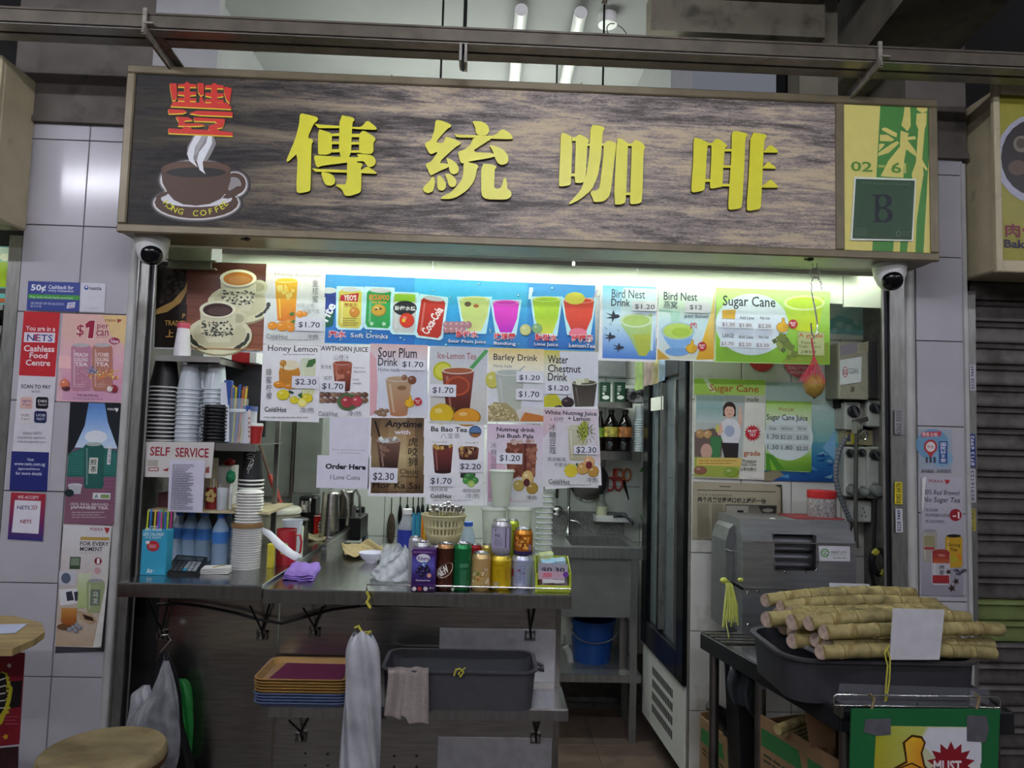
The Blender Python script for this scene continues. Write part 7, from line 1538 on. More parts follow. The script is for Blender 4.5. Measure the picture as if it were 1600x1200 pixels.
o = thing('gas_hose', 'grey rubber hose curving down beside the stove', 'hose', at(565,840,1.0)); MB().tube([at(x, y, 1.0) for x, y in ((546,806),(556,808),(565,818),(570,834),(571,850),(571,862))], .0155,10).build('hose', mat('hose_grey', '5f666c', .5), o, smooth=60)
o = thing('black_valve', 'black gas valve above the grey hose', 'valve', at(564,800,1.05)); MB().box(at(544,800,1.05).x, at(568,800,1.05).x, 1.05,1.09, at(556,806,1.05).z, at(556,796,1.05).z, .004).box(at(562,800,1.04).x, at(569,800,1.04).x, 1.03,1.07, at(565,830,1.04).z, at(565,792,1.04).z, .003).build('valve', M_black, o); MB().tube([at(x, y, 1.02) for x, y in ((528,804),(540,800),(552,798))], .004,6).tube([at(x, y, 1.0) for x, y in ((546,802),(554,796),(562,790))], .0035,6).build('lever', M_steeld, o)
# utensils on the tiles
YB = 1.49
def hang(px, y0, y1, label, shape, m, w=6):
    o = thing('hanging_utensil', label, 'utensil', at(px, y0, YB)); MB().tube([at(px, y0, YB-.006), at(px-.5,(y0*2+y1)/3, YB-.008)], .003,6).build('cord', M_blackm, o)
    k = (YB+2.43)/F; c = at(px-1, y0+(y1-y0)*.66, YB-.012); MB().ell(c, w*k, .012,(y1-y0)*.34*k, 14,10,.03).build(shape, m, o, smooth=60)
hang(612,778,852, 'brown gourd-shaped cloth strainer hanging on the tiles', 'strainer', mat('strainer_brown', '4f4238', .9, var=.3, scale=50, bump=.1), 6.5)
for i, (px, y1) in enumerate(((626,815),(637,812),(646,822),(654,815),(661,812),(669,822))): hang(px, 772, y1+8, 'dark-handled ladle hanging on the tiles, %s from the brown strainer' % ('first', 'second', 'third', 'fourth', 'fifth', 'sixth')[i], 'bowl', M_blackm, 3.2)
M_snk = mat('sink_steel', '9c9e9c', .3,.75, var=.15, scale=9, stretch=(8,1,1))
# ------------------------------------------------------------------ sink corner
sk = thing('sink_unit', 'stainless sink unit with a lower shelf at the rear wall', 'sink', (1.9,1.2,0))
zS = at(930,856,1.0).z; sx0, sx1 = at(850,860,1.0).x, 2.16; zU = at(930,1052,1.02).z
bx0_, bx1_ = at(890,850,1.1).x, at(985,850,1.1).x
MB().box(sx0, bx0_, 1.0,1.5, zS-.006, zS).box(bx1_, sx1,1.0,1.5, zS-.006, zS).box(bx0_, bx1_, 1.0,1.06, zS-.006, zS).box(bx0_, bx1_, 1.40,1.5, zS-.006, zS).box(sx0, sx1,.998,1.004, zS-.05, zS).build('top', M_snk, sk)
MB().box(bx0_, bx1_, 1.06,1.064, zS-.30, zS).box(bx0_, bx1_, 1.396,1.4, zS-.30, zS).box(bx0_, bx0_+.004,1.06,1.4, zS-.30, zS).box(bx1_-.004, bx1_, 1.06,1.4, zS-.30, zS).box(bx0_, bx1_, 1.06,1.4, zS-.304, zS-.3).build('bowl', M_snk, sk)
MB().box(sx0+.02, bx1_+.01,1.02,1.03, zS-.33, zS-.05).build('apron', mat('apron_steel', '9a9c9a', .35,.6, var=.12, scale=8), sk)
MB().box(sx0, sx1,1.47,1.498, zS, zS+.12).build('splashback', mat('splash_steel', '8a8a88', .5,.8, var=.25, scale=60), sk)
MB().box(sx0, sx1,1.0,1.48, zU-.005, zU).box(sx0, sx1,.998,1.003, zU-.035, zU).build('undershelf', M_snk, sk)
for px, ya in ((991,1.0),(978,1.3),(851,1.0)): x = at(px, 950, ya).x; MB().box(x-.016, x+.016, ya, ya+.03,0, zS-.02).build('leg', M_snk, sk)
fx_, fy_ = at(887,850,1.42).x, 1.42
o = thing('faucet', 'tall chrome gooseneck tap at the rear sink', 'tap', (fx_, fy_, zS)); zt_ = at(905,765, fy_).z
MB().lathe([(.02,0),(.02,.02),(.012,.03),(.017,.06),(.012,.09),(.017,.12),(.011,.15)], (fx_, fy_, zS), 16).build('base', M_chrome, o, smooth=50); MB().tube([(fx_, fy_, zS+.12)]+[(fx_+.14-.14*math.cos(t), fy_-.02*t, zS+.34+.12*math.sin(t)*1.1) for t in [k*PI/10 for k in range(8)]], .009,10).build('spout', M_chrome, o, smooth=60); MB().tube([(fx_, fy_, zS+.08),(fx_+.05, fy_-.02, zS+.075),(fx_+.065, fy_-.02, zS+.06)], .005,8).build('lever', M_chrome, o, smooth=60)
o = thing('ladle', 'steel ladle hanging on the tiles left of the tap'.replace('left of', 'beside'), 'ladle', at(870,770, YB)); MB().box(at(868,770, YB).x, at(872,770, YB).x, YB-.015, YB-.006, at(870,778, YB).z, at(870,755, YB).z+.05,.002).build('handle', M_black, o); MB().tube([at(870,778, YB-.01), at(871,790, YB-.012)], .003,6).build('neck', M_chrome, o); MB().ell(at(871,798, YB-.02), .034,.018,.03,16,10).build('bowl', M_chrome, o, smooth=60)
c = at(920,752, YB); o = thing('pan_lid', 'round dark steel pan lid hanging behind the nutmeg poster', 'pan cover', c); MB().lathe([(0,.012),(.06,.014),(.096,.008),(.104,0),(.1,-.004)], (c.x, YB-.018, c.z), 30,(0,-1,0)).build('disc', M_steeld, o, smooth=60); MB().lathe([(.103,0),(.108,.003),(.103,.006)], (c.x, YB-.02, c.z), 30,(0,-1,0), cap=False).build('rim', M_chrome, o, smooth=60)
def scissors(px, py, col, label, s=1., blade=True):
    o = thing('scissors', label, 'scissors', at(px, py, YB)); k = (YB+2.43)/F; m = mat('grip_'+col, col, .4)
    for dx in (-6,6): c = at(px+dx*s, py, YB-.012); MB().tube([(c.x+5.5*k*s*math.cos(t), YB-.012, c.z+9*k*s*math.sin(t)) for t in [i*PI/8 for i in range(16)]], .005*s, 8, True).build('grip', m, o, smooth=60)
    if blade: MB().prism([at(px-3, py+8, YB-.01), at(px+3, py+8, YB-.01), at(px+9*s, py+38*s, YB-.01), at(px+8*s, py+40*s, YB-.01)], (0,.003,0)).build('blade', M_chrome, o)
scissors(960,770-20+6, 'a8262c', 'red-handled scissors hanging on the tiles', 1.1, False); MB().prism([at(958,732, YB-.012), at(964,732, YB-.012), at(965,748, YB-.012), at(957,748, YB-.012)], (0,.006,0)).build('grip_red_bar', MATS['grip_a8262c'],[o_ for o_ in S.objects if o_.get('label', '').startswith('red-handled')][0])
scissors(974,742, 'c9602a', 'orange-handled scissors hanging on the tiles', 1.0)
o = thing('wall_rack', 'small white plastic rack on the tiles over the sink', 'rack', at(955,812,1.44)); a, b, c, d = pbox(930,806,986,816,1.40); MB().box(a, b, 1.40,1.497, c, c+.004).box(a, b, 1.40,1.404, c, d).box(a, a+.004,1.40,1.497, c, d).box(b-.004, b, 1.40,1.497, c, d).build('tray', M_white, o)
q = at(940,808,1.44); o = thing('soap_bottle', 'clear soap bottle with a pale label on the white wall rack', 'bottle', (q.x, 1.445, c+.004)); hh = at(940,774,1.44).z-c; MB().lathe([(.028,0),(.03,.006),(.03, hh*.62),(.022, hh*.74),(.012, hh*.8)], (q.x, 1.445, c+.004), 16).build('body', mat('soap_pet', 'b9bfae', .15, alpha=.7), o, smooth=40); MB().lathe([(.014, hh*.8),(.014, hh)], (q.x, 1.445, c+.004), 12).build('cap', mat('soap_cap', '8f958c', .3), o); MB().lathe([(.0305, hh*.2),(.0305, hh*.55)], (q.x, 1.445, c+.004), 16, cap=False).build('label', mat('soap_label', 'd3d6b4', .5), o, smooth=40)
o = thing('rack_cloth', 'black and white striped cloth on the white wall rack', 'cloth', at(970,806,1.42)); MB().grid(lambda u, v: at(958+u*32,802+v*6+(u > .6)*(u-.6)*34,1.395-.01*math.sin(v*3)), 10,3).build('fabric', mat('striped', '5a6068', .9, var=.7, scale=70), o, smooth=90, solid=.004)
o = thing('wall_sheet', 'white sheet with green leaf corners on the tiles by the fridge', 'notice', at(1004,760, YB)); w4 = [at(x, y, YB-.004) for x, y in ((999,722),(1012,722),(1012,818),(999,818))]; MB().prism(w4,(0,.002,0)).build('sheet', mat('sheet_wh', 'd6d6d0', .5), o); pp = Pr(YB-.0044); pp.poly([(999,738),(1008,722),(1012,724),(1006,736)], '3f8a34'); pp.poly([(999,800),(1004,810),(1012,818),(1004,818)], '3f8a34'); pp.build('leaf', o)
# rear shelves with bottles and cartons
x0s = at(925,700,1.3).x; shf = thing('rear_shelf', 'two-tier stainless wall shelf above the sink', 'shelf', (1.95,1.4,1.5))
zA = at(960,705,1.25).z; zB2 = at(960,628,1.25).z
for z_, th in ((zA, .045),(zB2,.03)): MB().box(1.55,2.15,1.25,1.5, z_-.005, z_).box(1.55,2.15,1.247,1.253, z_-th, z_).build('board', M_steelh, shf)
MB().box(at(1006,650,1.25).x, at(1012,650,1.25).x, 1.25,1.27, zA, zB2+.4).build('post', M_steeld, shf)
MB().box(1.6,2.15,1.44,1.455, at(960,560,1.44).z-.1, at(960,560,1.44).z+.35).build('grey_panel', mat('panel_grey', '6f7274', .5,.4, var=.1), shf)
def syrup(px0, px1, yt, lab, lc, label):
    y = 1.29; x = at((px0+px1)/2,700, y).x; r = (at(px1,700, y).x-at(px0,700, y).x)/2; h = at((px0+px1)/2, yt, y).z-zA
    o = thing('syrup_bottle', label, 'bottle', (x, y+.02, zA)); c = (x, y+.02, zA); m = mat('syrup_dark', '160f0f', .12); M_ = MB().lathe([(r*.85,0),(r, h*.03),(r, h*.2),(r*.95, h*.22),(r, h*.24),(r, h*.62),(r*.8, h*.72),(r*.35, h*.88),(r*.35, h*.93)], c, 18).build('body', m, o, smooth=40)
    MB().lathe([(r*.42, h*.92),(r*.42, h)], c, 12).build('cap', mat('cap_'+lc, lc, .4), o); MB().lathe([(r*1.01, h*.34),(r*1.01, h*.58)], c, 18, cap=False).build('label', mat('lab_'+lab, lab, .4, var=.5, scale=45), o, smooth=40)
syrup(944,967,640, 'd3c25a', '1a1a1a', 'dark syrup bottle with a yellow label on the rear shelf'); syrup(966,989,640, 'c9824a', '1a1a1a', 'dark syrup bottle with an orange label on the rear shelf'); syrup(932,945,642, '7f9a3a', '1a1a1a', 'dark syrup bottle with a green label beside the nutmeg poster')
q = at(999,702,1.3); stack(lambda l, c, g: paper_cup(.026,.02,.08,0, M_clear, M_clrim, 'plastic_cup', l, 'cup', c, g), 14,.0125, 'topmost clear cup of the stack on the rear shelf', 'clear cup of the stack on the rear shelf', 'clear cups on the rear shelf', (q.x, 1.32), zA)
for px0, px1, lab in ((937,954, 'dark green tea carton on the top rear shelf, nearer the drinks banner'),(960,977, 'dark green tea carton on the top rear shelf, nearer the fridge')):
    a, b, c, d = pbox(px0,597, px1,627,1.28); o = thing('tea_carton', lab, 'carton', ((a+b)/2,1.3, zB2), 'tea cartons on the rear shelf'); MB().box(a, b, 1.28,1.34, zB2, d, .001).build('carton', mat('carton_green', '123826', .4), o); pp = Pr(1.2795); pp.text('茶', px0+4,602, px0+11,612, 'd0d6d0'); pp.ell((px0+px1)/2+1,621,5.5,3.2, 'd9dcd6'); pp.ell(px0+6,615,2,2, 'c9cfc9'); pp.build('print', o)
a, b, c, d = pbox(978,607,1006,627,1.3); o = thing('black_white_pack', 'black and white packet on the top rear shelf', 'packet', ((a+b)/2,1.32, zB2)); MB().box(a, b, 1.3,1.36, zB2, d, .004).build('packet', mat('pack_bw', '8a8a8e', .5, var=.9, scale=28), o)
# blue bucket and waste pipes under the sink
y = 1.1; q = at(930,1045, y); r = 35*(y+.12+2.43)/F; hh = at(930,976, y).z-zU
o = thing('bucket', 'blue plastic bucket under the sink', 'bucket', (q.x, y+.13, zU)); c = (q.x, y+.13, zU); MB().lathe([(r*.8,0),(r*.98, hh*.94),(r*1.05, hh*.95),(r*1.05, hh),(r*.96, hh),(r*.78,.006),(0,.006)], c, 28).build('bucket', mat('bucket_blue', '1c4a94', .35, var=.06), o, smooth=40); MB().tube([(q.x+r*math.cos(t), y+.13-r*.98, zU+hh*.9-.075*math.sin(t)) for t in [PI*k/12 for k in range(13)]], .003,6).build('handle', M_steeld, o); MB().ell((q.x, y+.2, zU+hh), .05,.03,.03,12,8).build('cloth_inside', mat('blue_rag', '24406a', .9), o)
o = thing('waste_pipe', 'white plastic waste trap beside the blue bucket', 'pipe', at(888,990,1.2)); pp_ = [at(x, y, 1.2) for x, y in ((888,940),(888,960),(888,990))]; MB().cyl(pp_[0], pp_[1], .014, n=12).cyl(pp_[1], pp_[2], .026, n=16).build('trap', mat('pvc', 'b4b4ae', .4, var=.15), o, smooth=40); MB().tube([at(x, y, 1.18) for x, y in ((884,1010),(890,1022),(892,1040))], .017,10).build('elbow', mat('pvc', 'b4b4ae', .4), o, smooth=60)
x = at(977,980,1.05).x; o = thing('steel_plank', 'narrow steel plank leaning under the sink', 'plank', (x, 1.1, zU)); MB().obox((x, 1.1, zU+.16),(.018,0,.0),(0,.004,0),(.004,.02,.16)).build('plank', M_steel, o)
# ------------------------------------------------------------------ display fridge
A = Vector((2.2,.395,0)); B = Vector((2.172,1.03,0)); D = (B-A); DL = D.length; D /= DL; Nn = Vector((-D.y, D.x, 0))
if Nn.x > 0: Nn = -Nn
def fb(u0, u1, z0, z1, d0, d1, b=.0):
    """box on the fridge front: u along the door, d outwards"""
    c = A+D*((u0+u1)/2)+Nn*((d0+d1)/2)+Vector((0,0,(z0+z1)/2)); return (c, D*((u1-u0)/2), Nn*((d1-d0)/2), Vector((0,0,(z1-z0)/2)), b)
fr = thing('display_fridge', 'tall black glass-door drinks fridge with a white louvred base', 'fridge', (2.35,.7,.1))
M_fb = mat('fridge_black', '0d0e11', .22)
zF0, zF1, zF2 = .19,.462,1.90
MB().obox(*fb(0, DL, .12, zF2,-.5,-.49)).obox(*fb(0, DL, .12,.14,-.5,-.02)).obox(*fb(0, DL, zF2-.16, zF2,-.5,-.02)).obox(*fb(0,.02,.12, zF2,-.5,-.02)).obox(*fb(DL-.02, DL, .12, zF2,-.5,-.02)).build('cabinet', M_fb, fr)
MB().obox(*fb(.02, DL-.02,.14, zF2-.16,-.488,-.48)).obox(*fb(.02,.026,.14, zF2-.16,-.48,-.03)).obox(*fb(DL-.026, DL-.02,.14, zF2-.16,-.48,-.03)).build('lining', mat('lining_grey', 'c4c8c8', .4), fr)
lv = MB().obox(*fb(.0, DL, zF0-.06, zF1,-.02,.0,.004)).build('base_panel', mat('fridge_white', 'd0d0cc', .4, var=.05), fr)
for k in range(4):
    z = zF1-.062-k*.055
    for i in range(14): MB().obox(*fb(.16+i*.022,.16+i*.022+.012, z-.034, z, -.001,.0012)).build('louvre', M_dark, lv) if i < 14 else None
wd = .075
for u0, u1, z0, z1 in ((0,.09, zF1+.005, zF2),(DL-.09, DL, zF1+.005, zF2),(.09, DL-.09, zF1+.005, zF1+.12),(.09, DL-.09, zF2-.2, zF2),(DL*.52, DL*.52+.05, zF1+.12, zF2-.2)): MB().obox(*fb(u0, u1, z0, z1,-.02,.012,.004)).build('door_frame', M_fb, fr)
MB().obox(*fb(.08, DL-.08, zF1+.11, zF2-.19,-.012,-.008)).build('glass', mat('fridge_glass', '828c92', .03, alpha=.36, spec=.9), fr)  # grey in the glass colour stands in for its reflections
for z in (.75,1.0,1.25,1.5): MB().obox(*fb(.03, DL-.03, z-.004, z, -.45,-.06)).build('inner_shelf', M_steeld, fr)
MB().obox(*fb(.02,.30,.14, zF2-.2,-.05,-.04)).build('inner_liner', mat('liner_grey', '8a9094', .4, var=.1), fr) if 0 else None
MB().obox(*fb(.115,.125, zF1+.14, zF2-.22,-.01,.016)).build('trim_bar', M_alu, fr); MB().obox(*fb(DL*.50, DL*.508, zF1+.14, zF2-.22,-.01,.018)).build('trim_bar', M_alu, fr)
for k, (z, c, lab) in enumerate(((.75, '8a5a2a', 'amber bottle'),(.75, '2f6a3a', 'green bottle'),(1.0, 'c9c4b4', 'white bottle'),(1.0, '9a3a34', 'red bottle'),(1.25, '4a5a8a', 'blue bottle'),(1.5, 'b8a04a', 'yellow bottle'))):
    p_ = A+D*(.2+.16*(k % 2)+.03*k)+Nn*-.16; bottle('fridge_bottle', '%s standing inside the glass-door fridge, shelf %s' % (lab, ('lowest', 'lowest', 'second', 'second', 'third', 'top')[k]), p_.x, p_.y, z, .03,.2, mat('fb_'+c, c, .3), M_white, None, None, None, None, .4,12)
MB().obox(*fb(.3,.5,1.56,1.62,.0125,.0135)).build('door_sticker', mat('stk_w', 'cfcfc6', .5), fr)
# ------------------------------------------------------------------ posters and switches on the tiled partition
WY = .355
def d_sea(p):
    p.vgrad(1180,598,1310,690,['a9c4bc', 'b9cfc8', '9fc4bc', '7ab0b0']); p.vgrad(1180,690,1310,752,['5f9fb0', '3f86b0', '2a66a4', '1f4f90'])
    q = random.Random(4)
    for i in range(36): x, y = q.uniform(1185,1300), q.uniform(700,748); p.poly([(x, y),(x+q.uniform(6,16), y-q.uniform(1,5)),(x+q.uniform(10,18), y+2)], q.choice(['4f94c4', '2f6cb0', '8fb8cc', '1f4a8a'])); p.k -= .7
    p.poly([(1192,752),(1192,738),(1215,734),(1225,742),(1205,752)], '8a8468'); p.poly([(1285,700),(1305,672),(1305,720)], '7fb4d8')
board('wall_poster', 'blue seascape poster behind the sugar cane price list', 'poster', [(1180,598),(1310,602),(1305,754),(1188,749)], WY-.002, d_sea, col='9fb8b8')
def d_seller(p):
    p.view(1070,420,3.333)
    p.poly([(50,570),(420,580),(415,660),(50,655)],['9fce4a', 'a9d454', 'c4e07a', 'b0d85a']); p.poly([(95,572),(120,572),(160,640),(140,645)], 'e0ead0'); p.text('Sugar Cane', 128,600,385,648, 'b5602a', .015); p.text('made', 322,666,385,692, '3a4234', .006)
    p.poly([(60,655),(315,660),(300,985),(50,980)], 'b4bcb8'); p.vgrad(60,660,200,800,['9fb8b4', '8aa8a8', 'b8c8c4']); p.poly([(205,660),(312,662),(310,760),(205,760)], 'a9b4b0')
    p.poly([(50,850),(150,830),(200,870),(190,980),(50,980)], '6a5a54'); p.fruit(80,860,24, 'b08a5a'); p.fruit(120,862,22, 'c09a6a'); p.poly([(130,870),(195,880),(180,985),(140,985)], '3f7a4a'); p.ell(112,950,30,40, 'c9a090')
    p.ell(232,732,34,40, '3a2a26'); p.rect(199,735,265,768, '3a2a26'); p.ell(232,745,26,33, 'd8b09a'); p.poly([(202,735),(208,706),(232,694),(258,706),(264,738),(252,720),(222,716)], '33241f'); p.line([(222,757),(242,757)], 3, 'b05a50'); p.ell(222,738,3,2, '2a1f1c', 8); p.ell(243,738,3,2, '2a1f1c', 8)
    p.poly([(190,800),(215,780),(250,780),(285,800),(290,860),(276,910),(200,908),(180,850)], 'd9dade'); p.ell(232,845,26,30, 'a4b0c8'); p.poly([(188,905),(280,908),(276,985),(205,985)], '2f2a2c')
    p.poly([(276,800),(284,720),(290,715),(292,722),(298,780),(292,830)], 'd8b09a'); p.poly([(190,800),(165,850),(175,870),(200,850)], 'd8b09a'); p.poly([(160,815),(178,812),(176,850),(162,850)], 'c8c860')
    p.must(352,855,44); p.text('grade', 305,945,392,980, 'b5602a', .01); p.text('Premium', 300,990,372,1010, '4a4a34'); p.text('Sugar Cane', 290,1008,372,1030, '4a4a34')
    p.poly([(50,980),(290,985),(280,1090),(48,1080)], '9aa84a'); p.fruit(240,1060,40, '7f9a3a', ry=26); p.fruit(80,1050,34, '8a5a4a', ry=22); p.poly([(62,985),(295,985),(290,1030),(60,1022)], 'd8bc6a'); p.lines(70,992,280,1020,2, 'a8862a', .4); p.text('上等甘蔗汁', 285,1034,372,1052, '3a4028', .01); p.poly([(385,1060),(408,1090),(320,1088)], 'dcdad4')
board('wall_poster', 'sugar cane poster showing a smiling seller in a white shirt', 'poster', [(1086,590),(1197,593),(1194,750),(1084,746)], WY-.008, d_seller, col='d6d8cc')
def d_plist(p):
    p.view(1100,420,3.333)
    p.vgrad(322,690,560,1052,['9ccc4a', 'c9dfb0', 'd6e2dc', 'd3e0d8', '8fc04a', '5f9a34']); p.ell(440,880,128,118, 'd6e4e4', 40)
    p.text('Price List', 390,720,468,740, 'a8502c', .005); p.text('Sugar Cane Juice', 326,756,540,795, '2f3a3a', .012)
    for x0, x1, t in ((326,384, 'Size'),(388,470, 'Add Lime or'),(476,540, 'No Ice')): p.rect(x0,815, x1,850, 'c9d6d4'); p.text(t, x0+14,822, x1-8,838, '4a5550', .004)
    p.rect(322,856,548,892, 'c4d2d2'); p.rect(322,910,548,945, 'c4d2d2')
    for t, x, y in (('1.70', 330,862),('$2.20', 398,866),('$3.30', 482,868),('1.30', 330,916),('1.80', 402,918),('$2.20', 482,924)): p.text(t, x, y, x+58, y+24, '4a5860', .004)
    p.poly([(322,960),(360,970),(420,1050),(322,1050)], '4f8f2f'); p.poly([(340,985),(380,1050),(350,1050)], '7fb83a')
board('wall_poster', 'green sugar cane juice price list beside the seller poster', 'poster', [(1197,628),(1268,630),(1266,738),(1195,735)], WY-.006, d_plist, col='b0cc90')
for px, py, r, lab in ((1190,560,21, 'round red sticker peeping out below the sugar cane price poster'),(1249,565,25, 'round red lettered sticker beside the lime in its net')):
    c = at(px, py, WY-.003); k = (WY+2.43)/F; o = thing('round_sticker', lab, 'sticker', c); MB().lathe([(r*k, 0),(r*k, .001)], (c.x, WY-.003, c.z), 28,(0,-1,0)).build('disc', mat('sticker_red', 'c23a3c', .35), o)
    if r > 22: pp = Pr(WY-.0046); [pp.text(t, *b, 'e6c9c9', .01) for t, b in (('SALUTES', (1232,572,1262,577)),('WORKERS', (1234,579,1260,584)))]; pp.build('print', o)
def d_news(p):
    p.view(1070,740,4.615)
    p.rect(90,122,655,128, '3a3a36'); p.rect(250,90,330,97, '4a4a44'); p.text('大众天气高温影响收成', 92,142,345,162, '5a584e'); p.text('两个月来甘蔗进口价上涨近一倍', 92,166,585,206, '1f1e1c', .03)
    p.lines(90,214,180,460,30, '5f5c50', .4,1,.1); p.lines(190,214,280,460,30, '5f5c50', .4,2,.1)
    p.vgrad(285,222,655,345,['5a584e', '7a7668', '6a6a58']); p.poly([(290,228),(450,232),(450,280),(290,290)], '9a978a'); p.poly([(520,228),(650,232),(650,320),(560,310)], '2f2e2c'); p.ell(590,262,40,14, '8a877a'); p.rect(370,262,415,278, '2f2e2c')
    for i in range(8): p.line([(300+i*30,345),(360+i*34,292)], 5, '4a4a3c')
    p.poly([(640,78),(688,80),(690,100),(660,90)], '2a2824'); p.poly([(682,100),(692,100),(695,330),(684,330)], '3a3830')
board('newspaper_page', 'yellowed newspaper page taped to the tiles above the juicer', 'newspaper', [(1083,752),(1222,757),(1220,842),(1081,842)], WY-.003, d_news, col='a39c84', t=.0006)
def d_water(p):
    p.poly([(1300,462),(1370,466),(1352,522),(1296,520)],['d9e6e6', 'c4dfe2', 'a9d2d8', 'bcd8da']); p.poly([(1296,500),(1310,492),(1330,498),(1350,515),(1348,524),(1296,521)], '8fc8d0'); p.poly([(1310,490),(1360,466),(1366,470),(1325,497)], 'b0d8de')
    for x, y, r in ((1312,508,8),(1326,512,7),(1338,504,6),(1304,516,5)): p.ell(x, y, r, r*.8, 'a9dadf'); p.ell(x, y-1, r*.6, r*.5, 'c9e6e8')
board('wall_poster', 'pale blue watercolour sheet above the electric box', 'poster', [(1294,457),(1372,462),(1354,532),(1292,530)], WY-.002, d_water, col='d3d8d0')
def d_tag(p): p.lines(1368,462,1382,476,4, '9a9c98', .4)
board('wall_notice', 'small dark notice high on the wall by the shutter guide', 'notice', [(1366,461),(1385,459),(1385,475),(1367,481)], WY-.002, d_tag, col='4a4c48', t=.001)
# lime in a pink net
o = thing('net_bag', 'pink net holding a big yellow-green lime on the hook', 'net', at(1268,540,-.1)); c = at(1272,602,-.1); R_ = 16.5*2.33/F
MB().tube([at(x, y, -.1) for x, y in ((1268,528),(1271,548),(1272,560))], .003,6).build('knot', mat('net_red', 'c23a4a', .5), o)
mb = MB()
nt_top = at(1272,558,-.1)
for k in range(22):
    a = 2*PI*k/22; pts = [nt_top+Vector((.003*math.cos(a), .003*math.sin(a), 0))]
    for j in range(1,9):
        f = j/8; r = R_*1.05*math.sin(min(1, f*1.25)*PI/2)*(1 if f < .6 else math.cos((f-.6)/.4*PI/2)**.6 if f < .99 else .05); z = nt_top.z+(c.z-R_*1.2-nt_top.z)*f; aa = a+(.5*f if k % 2 else -.5*f); pts.append(Vector((c.x+r*math.cos(aa), -.1+r*math.sin(aa), z)))
    mb.tube(pts, .0009,4)
mb.build('mesh', mat('net_pink', 'd8465a', .5), o)
MB().grid(lambda u, v: Vector((nt_top.x-.02*v*(1-u)+(c.x-R_-nt_top.x)*v*(1-u)*1.2+R_*.6*v*u, -.105-.01*v, nt_top.z-(nt_top.z-c.z-R_*.3)*v)), 6,8).build('gauze', mat('gauze_pink', 'd8465a', .5, alpha=.5), o, smooth=90)
o = thing('lime_fruit', 'big yellow-green lime hanging in the pink net', 'fruit', c); MB().lathe([(0,-R_*1.22),(R_*.2,-R_*1.17),(R_*.7,-R_*.8),(R_, -R_*.1),(R_*.92, R_*.5),(R_*.5, R_*.95),(0, R_*1.05)], c, 26).build('fruit', mat('lime_skin', 'a88a3a', .45, var=.2, scale=40, bump=.1), o, smooth=90); MB().ell((c.x, c.y, c.z-R_*1.2), .004,.004,.004,8,6).build('stem_scar', mat('scar', '4a3a1a', .8), o)
# electric box, isolators, sockets
EY = .22
a, b, c_, d = pbox(1311,535,1357,624, EY); o = thing('switch_box', 'grey electric box with a white clean sticker beside the shutter guide', 'electric box', ((a+b)/2,.3, c_))
zR = at(1386,620,.2).z
MB().box(a, b, EY, EY+.02, c_, d, .003).build('door', mat('box_grey', 'a09e8c', .5,.2, var=.08), o); MB().box(b, b+.035, EY-.002, EY+.14, c_+.006, d+.004,.002).build('edge', mat('box_dark', '2e2e30', .4), o); MB().box(a+.01, b+.10, EY+.02,.356, c_+.004, d, .002).build('body', mat('box_grey2', '88867a', .5,.2), o)
MB().box(at(1307,560,.33).x-.004, at(1311,560,.33).x, .30,.356, c_-.03, d-.01).build('side_gap', M_dark, o)  # near-black strip painted as the shade beside the box
pp = Pr(EY-.0008,(1300,520,6.667)); pp.poly([(80,135),(265,100),(262,200),(82,240)], '8f8a94'); pp.poly([(270,120),(378,85),(376,195),(272,215)], 'a9a48a'); pp.lines(285,115,370,190,5, '77735f')
pp.poly([(82,285),(308,248),(300,512),(80,545)], 'd3dada'); pp.ell(135,408,27,56, 'b83a48'); pp.ell(135,408,22,48, 'd3dada'); pp.text('SG', 114,385,158,435, 'b83a48', .02); pp.text('CLEAN', 170,368,270,425, '4a5a58', .004); pp.poly([(315,245),(348,238),(345,345),(312,352)], 'a8a898'); pp.lines(320,255,342,340,8, '6a6a60'); pp.text('GW', 190,560,232,618, '3a3a34', .03); pp.build('print', o, .4)
def isolator(px0, py0, px1, py1, y, label, sock=False, dep=.1, kx=None):
    a, b, c0, d = pbox(px0, py0, px1, py1, y); o = thing('isolator_switch', label, 'switch', ((a+b)/2, y+dep/2, c0)); MB().box(a, b, y, y+.02, c0, d, .004).build('face', mat('switch_white', 'b9bdb6', .4, var=.06), o); MB().box(a+.003, b+.02, y+.02,.356, c0+.003, d-.003,.002).build('body', mat('switch_grey', 'a3a49c', .5), o)
    w = b-a; kz = d-w*.62; kxx = (a+b)/2; MB().lathe([(w*.40,0),(w*.38,.008),(w*.30,.012)], (kxx, y, kz), 22,(0,-1,0)).build('dial', mat('dial_black', '1f2226', .35), o, smooth=40); MB().obox((kxx, y-.018, kz),(w*.06,0, w*.03),(0,.007,0),(-w*.14,0, w*.28), .002).build('knob', mat('knob_grey', '5a5e62', .35), o); MB().lathe([(w*.44,0),(w*.44,.003)], (kxx, y, kz), 22,(0,-1,0)).build('ring', mat('ring_grey', '8a8e8a', .4), o)
    pp = Pr(y-.0006); pp.lines(px0+3, py0+2, px1-3, py0+6,1, '4a4a44'); pp.build('marking', o)
    if sock:
        sz = c0+w*.62; MB().lathe([(w*.46,0),(w*.48,.02),(w*.40,.034),(w*.2,.040)], (kxx, y, sz), 24,(0,-1,0)).build('socket_cover', mat('cover_%d' % (px0 > 1315), 'a49c72' if px0 < 1316 else '8f9694', .2, alpha=.85), o, smooth=40); MB().box(kxx-w*.2, kxx+w*.2, y-.012, y, sz+w*.46, sz+w*.62,.002).build('hinge', mat('ring_grey', '8a8e8a', .4), o); MB().lathe([(w*.30,0),(w*.28,.006)], (kxx, y-.001, sz), 20,(0,-1,0)).build('plug', mat('plug_dark', '3a3a34', .5), o)
